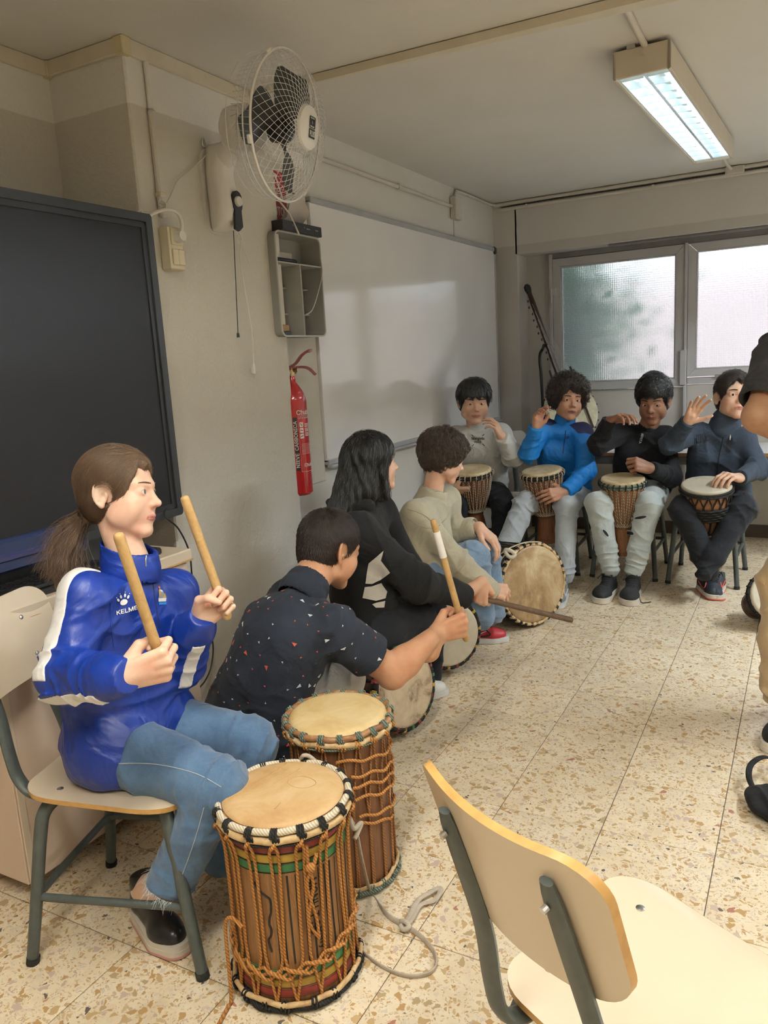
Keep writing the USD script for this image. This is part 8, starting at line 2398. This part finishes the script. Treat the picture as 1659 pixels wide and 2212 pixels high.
pj = U([cone(hL, kL, 0.086, 0.072), cone(kL, V(*kL) * 0.3 + V(*aL) * 0.7, 0.070, 0.056), cone(V(*kL) * 0.3 + V(*aL) * 0.7, aL, 0.058, 0.052), cone(hR, kR, 0.086, 0.072), cone(kR, V(*kR) * 0.3 + V(*aR) * 0.7, 0.070, 0.056), cone(V(*kR) * 0.3 + V(*aR) * 0.7, aR, 0.058, 0.052), cone(hL, hR, 0.10)], 0.02)
pj = DISP(pj, folds([(V(*aL) + V(0, 0, 0.05), (0.15, 0.1, 1), 0.026, 0.008, 0.055), (V(*aR) + V(0, 0, 0.05), (-0.15, 0.1, 1), 0.026, 0.008, 0.055), (kR, (0.1, 0.3, 1), 0.05, 0.006, 0.08), (kL, (0.1, 0.3, 1), 0.05, 0.006, 0.08)], 0.002, 26))
pjp = P.add("jeans", surf(pj, 0.0048), M["pale_jean"])
for o_, w_, ang in (((-0.7498, 4.205, 0.4484), 0.050, 12), ((-0.7894, 4.189, 0.3693), 0.036, -60), ((-0.9283, 4.157, 0.3638), 0.048, -50)):
    rip = affinity.rotate(affinity.scale(Point(0, 0).buffer(1.0, quad_segs=5), w_ * 0.5, 0.0075), ang)
    P.add("rip", decal(pj, prism(rip, 0.0006), o_, (0.8797, 0.4719, -0.0579), (-0.0393, 0.1936, 0.9803), 0.0010), M["slate_dark"], pjp, smooth=False, label="dark rip in the denim")
    th_ = math.radians(ang)
    rp = affinity.rotate(affinity.scale(Point(0, 0).buffer(1.0, quad_segs=5), w_ * 0.56, 0.0105), ang).difference(rip)
    P.add("frayed_edge", decal(pj, prism(rp, 0.0012), o_, (0.8797, 0.4719, -0.0579), (-0.0393, 0.1936, 0.9803), 0.0014), M["fray"], pjp, smooth=False)
s1 = shoe(P, (-0.935, 4.30, 0.002), (-0.950, 4.05, 0.002), 0.265, M["shoe_knit"], M["sole_cream"], M["lace_black"], wide=1.12, label="black running shoe with a pale sole", res=0.0032)
s2 = shoe(P, (-0.818, 4.31, 0.002), (-0.796, 4.06, 0.002), 0.265, M["shoe_knit"], M["sole_cream"], M["lace_black"], wide=1.12, label="black running shoe with a pale sole, lace undone", res=0.0032)
P.add("lace", tube(spline([(-0.79, 4.18, 0.085), (-0.765, 4.15, 0.05), (-0.745, 4.12, 0.008), (-0.72, 4.13, 0.004), (-0.70, 4.15, 0.004)], 6), 0.0025, 6), M["lace_black"], s2[0], label="loose lace trailing on the floor")
hand(P, wR, (0.8888, -0.3452, 0.3282), (-0.1964, 0.2658, 0.9087), True, 0.98, RELAX, eR, (0.030, 0.032), 0.0032)
hand(P, wL, (-0.7068, -0.5483, 0.335), (0.4567, -0.6828, 0.5102), False, 1.05, FIST, eL, (0.030, 0.032), 0.0032)
P.finish(M["sk_brown"])

# ---------------- boy in the slate zip jacket
P = Person("boy with short dark hair in a slate blue zip jacket raising an open palm", (-0.44, 4.66, 0))
pel, che, nk = (-0.4369, 4.761, 0.5051), (-0.4399, 4.699, 0.7052), (-0.4059, 4.699, 0.8859)
sL, sR = (-0.3096, 4.688, 0.8045), (-0.5605, 4.675, 0.8437)
eR, wR = (-0.6541, 4.476, 0.8101), (-0.561, 4.403, 0.9315)
eL, wL = (-0.2287, 4.63, 0.6553), (-0.3029, 4.4, 0.6396)
hL, kL, aL = (-0.381, 4.74, 0.4784), (-0.2839, 4.376, 0.483), (-0.4442, 4.174, 0.1758)
hR, kR, aR = (-0.4868, 4.728, 0.4774), (-0.5629, 4.291, 0.4789), (-0.4168, 4.254, 0.1562)
core(P, pel, che, sL, sR, nk, [(sR, eR, wR), (sL, eL, wL)], [(hR, kR, aR), (hL, kL, aL)], 1.0)
fr = head_frame((-0.3671, 4.696, 1.037), (0.4218, -0.8923, 0.1728), (0.0148, 0.1781, 0.9855), 1.10)
hf = head_field(wide=1.0, jaw=1.0, ear=1.15, slim_eye=0.88)
put_head(P, M["sk_light"], fr, hf, nk, 0.048, 0.0034, gaze=(0.12, 1, 0.0), browm="hair_black")
put_hair(P, fr, hair_cap(0.012, (0.84, -0.50, 0.031), -0.070, 0.0010, seed=16, top=0.012), M["hair_dark"], 0.0036, M["strand_dark"], 2600, 0.022, 0.0014, 16, None, 0.007, 0.0, steps=4, label="short dark hair")
sj = U(torso(pel, che, sL, sR, nk, 1.06, belly=0.016) + [cone(sR, eR, 0.062, 0.058), cone(eR, wR, 0.056, 0.042), cone(sL, eL, 0.062, 0.058), cone(eL, wL, 0.056, 0.042), cone(hL, pel, 0.09), cone(hR, pel, 0.09)], 0.03)
sj = DISP(sj, folds([(eR, nrm(V(*wR) - V(*eR)), 0.045, 0.006, 0.07), (eL, nrm(V(*wL) - V(*eL)), 0.045, 0.006, 0.07), (pel, (0.2, 0.1, 1), 0.05, 0.006, 0.09), (V(*sR) * .5 + V(*che) * .5, (1, 0.2, 0.3), 0.05, 0.004, 0.07)], 0.002, 27))
sj = CUTL(sj, [(V(*wR) + nrm(V(*wR) - V(*eR)) * 0.004, V(*wR) - V(*eR)), (V(*wL) + nrm(V(*wL) - V(*eL)) * 0.004, V(*wL) - V(*eL))])
sjp = P.add("zip_jacket", surf(sj, 0.0050), M["slate"])
nd_ = nrm(V(*(-0.3671, 4.696, 1.037)) - V(*nk))
P.add("collar", surf(SUB(cone(V(*nk) - nd_ * 0.03, V(*nk) + nd_ * 0.020, 0.086, 0.080), cone(V(*nk) - nd_ * 0.06, V(*nk) + nd_ * 0.08, 0.060, 0.058), 0.003), 0.004), M["slate"], sjp)
seam(P, sj, [(-0.3955, 4.61, 0.8768), (-0.4056, 4.563, 0.7942), (-0.4193, 4.534, 0.6972), (-0.4282, 4.553, 0.5926)], 0.0035, M["slate_dark"], sjp, "zip")
P.add("chest_pocket", decal(sj, prism(affinity.rotate(rrect(0.020, 0.085, 0.008), -6), 0.0012), (-0.3535, 4.57, 0.7983), (0.9271, 0.3859, -0.0391), (-0.0393, 0.1936, 0.9803), 0.001), M["slate_dark"], sjp, smooth=False)
P.add("pocket_zip", decal(sj, prism(affinity.rotate(rrect(0.005, 0.030, 0.002), -6), 0.002), (-0.3527, 4.578, 0.8348), (0.9271, 0.3859, -0.0391), (-0.0393, 0.1936, 0.9803), 0.002), M["metal_zip"], sjp, smooth=False)
fit_text(sj, P, "NIKE", 0.045, (-0.4887, 4.55, 0.8363), (0.8447, 0.5003, 0.1595), (-0.2317, 0.084, 0.9636), M["slate_dark"], sjp, 0.085)
jb_ = U([cone(hL, kL, 0.086, 0.076), cone(kL, V(*kL) * .25 + V(*aL) * .75, 0.074, 0.054), cone(V(*kL) * .25 + V(*aL) * .75, aL, 0.054, 0.042), cone(hR, kR, 0.086, 0.076), cone(kR, V(*kR) * .25 + V(*aR) * .75, 0.074, 0.054), cone(V(*kR) * .25 + V(*aR) * .75, aR, 0.054, 0.042), cone(hL, hR, 0.10)], 0.018)
jbd = DISP(jb_, folds([(kL, (0.2, 0.3, 1), 0.05, 0.006, 0.08), (kR, (0.2, 0.3, 1), 0.05, 0.006, 0.08), (aL, (0, 0, 1), 0.035, 0.005, 0.06)], 0.002, 28))
P.add("joggers", surf(jbd, 0.0052), M["jogger_black"])
shoe(P, (-0.3933, 4.515, 0.008), (-0.4325, 4.096, 0.002), 0.245, M["shoe_slate"], M["sole_cream"], M["lace_black"], label="slate running shoe with coral trim", trim=M["coral"], sole2=M["coral"], res=0.0032)
shoe(P, (-0.4949, 4.484, 0.008), (-0.355, 4.25, 0.002), 0.240, M["shoe_slate"], M["sole_cream"], M["lace_black"], label="slate running shoe with coral trim crossed over the other", trim=M["coral"], sole2=M["coral"], res=0.0032)
hand(P, wR, (0.4259, -0.3747, 0.8256), (-0.2336, 0.8101, 0.4631), True, 0.98, OPEN, eR, (0.030, 0.032), 0.0030)
hand(P, wL, (-0.4505, -0.7216, 0.2265), (0.1928, -0.0269, 0.9821), False, 1.05, CUP, eL, (0.030, 0.032), 0.0032)
P.finish(M["sk_light"])

# ================================================================== the standing teacher at the right edge
P = Person("standing adult mostly outside the frame, bare bent arm, charcoal T-shirt and tan trousers", (0.05, 2.93, 0))
sN, eN, wN = (-0.1068, 3.113, 1.277), (-0.1468, 2.978, 1.082), (0.0732, 2.895, 0.9958)
pel, che, nk = V(0.16, 3.02, 0.88), V(0.13, 3.02, 1.20), V(0.16, 2.99, 1.44)
sF = (0.26, 3.16, 1.36)
eF, wF = (0.36, 3.20, 1.08), (0.46, 3.0, 1.0)
hN, kN, aN = (0.075, 2.95, 0.84), (-0.0596, 3.033, 0.4767), (-0.0456, 2.948, 0.0536)
hF, kF, aF = (0.20, 3.08, 0.84), (0.24, 3.14, 0.46), (0.24, 3.16, 0.09)
core(P, pel, che, sF, sN, nk, [(sF, eF, wF)], [(hN, kN, aN), (hF, kF, aF)], 1.15)
fr = head_frame(V(0.20, 2.96, 1.60), V(0.85, -0.35, -0.35), V(0.2, 0, 1), 1.06)
hf = head_field()
put_head(P, M["sk_warm"], fr, hf, nk, 0.056, 0.005, browm="hair_black", lips="lips_brown")
put_hair(P, fr, hair_cap(0.012, seed=20), M["hair_dark"], 0.005, label="short dark hair")
tt_ = U(torso(pel, che, sF, sN, nk, 1.22, belly=0.02) + [cone(pel, che, 0.14, 0.14), cone(sN, V(*sN) * 0.22 + V(*eN) * 0.78, 0.074, 0.084), cone(sF, V(*sF) * 0.4 + V(*eF) * 0.6, 0.074, 0.078)], 0.035)
tt_ = DISP(tt_, folds([(sN, nrm(V(*eN) - V(*sN)), 0.06, 0.006, 0.09)], 0.002, 31))
an_ = nrm(V(*eN) - V(*sN))
tt_ = CUTL(tt_, [(V(*sN) * 0.20 + V(*eN) * 0.80, an_ + V(*(-0.1056, -0.0566, 0.007)))], 0.14)
tt_ = SUB(tt_, cone(V(*sN) * 0.4 + V(*eN) * 0.6, eN, 0.068, 0.074), 0.002)
tp = P.add("t_shirt", surf(CUT(tt_, [((0, 0, 0.74), (0, 0, -1))]), 0.006), M["tee_grey"])
ar_ = U([cone(sN, eN, 0.058, 0.047), ell(V(*eN) + V(*(-0.0049, -0.0048, -0.0095)), (0.042, 0.040, 0.040)), cone(eN, V(*eN) * .7 + V(*wN) * .3, 0.054, 0.056), cone(V(*eN) * .7 + V(*wN) * .3, wN, 0.055, 0.032)], 0.03)
P.skin(surf(ar_, 0.005))
hand(P, wN, nrm(V(*wN) - V(*eN)), (0, 0.1, 1), False, 1.15, RELAX, eN, (0.034, 0.05), 0.004)
hand(P, wF, nrm(V(*wF) - V(*eF)), (0, 0.1, 1), True, 1.15, RELAX, eF, (0.034, 0.05), 0.005)
cp2 = U([cone(hN, kN, 0.105, 0.080), cone(kN, aN, 0.080, 0.068), cone(hF, kF, 0.105, 0.080), cone(kF, aF, 0.080, 0.068), cone(hN, hF, 0.12)], 0.025)
cp2 = DISP(cp2, folds([(kN, (0.2, 0.2, 1), 0.06, 0.006, 0.10), (V(*aN) + V(0, 0, 0.05), (0.1, 0.1, 1), 0.045, 0.008, 0.08)], 0.003, 32))
P.add("trousers", surf(CUT(cp2, [((0, 0, 0.065), (0, 0, -1))]), 0.006), M["chino"])
shoe(P, (0.03, 2.90, 0.002), (-0.06, 2.70, 0.002), 0.27, M["shoe_knit"], M["sole_cream"], M["lace_black"], label="black trainer", trim=M["shoe_grey"])
shoe(P, (0.24, 3.18, 0.002), (0.26, 2.95, 0.002), 0.27, M["shoe_knit"], M["sole_cream"], M["lace_black"])
P.finish(M["sk_warm"])

# ================================================================== black bag on the floor at the right edge
bg = thing("cloth_bag", "black cloth bag with a loop handle lying on the floor at the right edge", "bag", (0.0, 2.275, 0))
bf = U([ell((0.02, 0.0, 0.030), (0.13, 0.085, 0.030)), ell((-0.055, 0.055, 0.026), (0.07, 0.06, 0.026)), ell((0.12, -0.04, 0.028), (0.10, 0.075, 0.028))], 0.03)
bf = CUT(DISP(bf, folds([((0, 0, 0.03), (1, 0.4, 0), 0.05, 0.004, 0.10)], 0.0015, 40)), [((0, 0, 0.001), (0, 0, -1))])
obj("body", surf(bf, 0.005), M["bag"], bg, smooth=True)
o_ = V(0.0, 2.275, 0)
obj("handle", tube(spline([V(*(-0.0944, 2.336, 0.03)) - o_, V(*(-0.1155, 2.389, 0.045)) - o_, V(*(-0.1142, 2.443, 0.06)) - o_, V(*(-0.0874, 2.493, 0.065)) - o_, V(*(-0.0584, 2.522, 0.05)) - o_, V(*(-0.0282, 2.469, 0.045)) - o_, V(*(-0.0075, 2.405, 0.03)) - o_], 8), 0.0060, 8, prof=flat8), M["bag"], bg, smooth=True)
obj("piping", tube(spline([(-0.11, 0.07, 0.030), (-0.10, 0.03, 0.030), (-0.03, -0.05, 0.034), (0.05, -0.085, 0.034), (0.13, -0.10, 0.030)], 8), 0.0035, 6), M["bag"], bg, smooth=True)
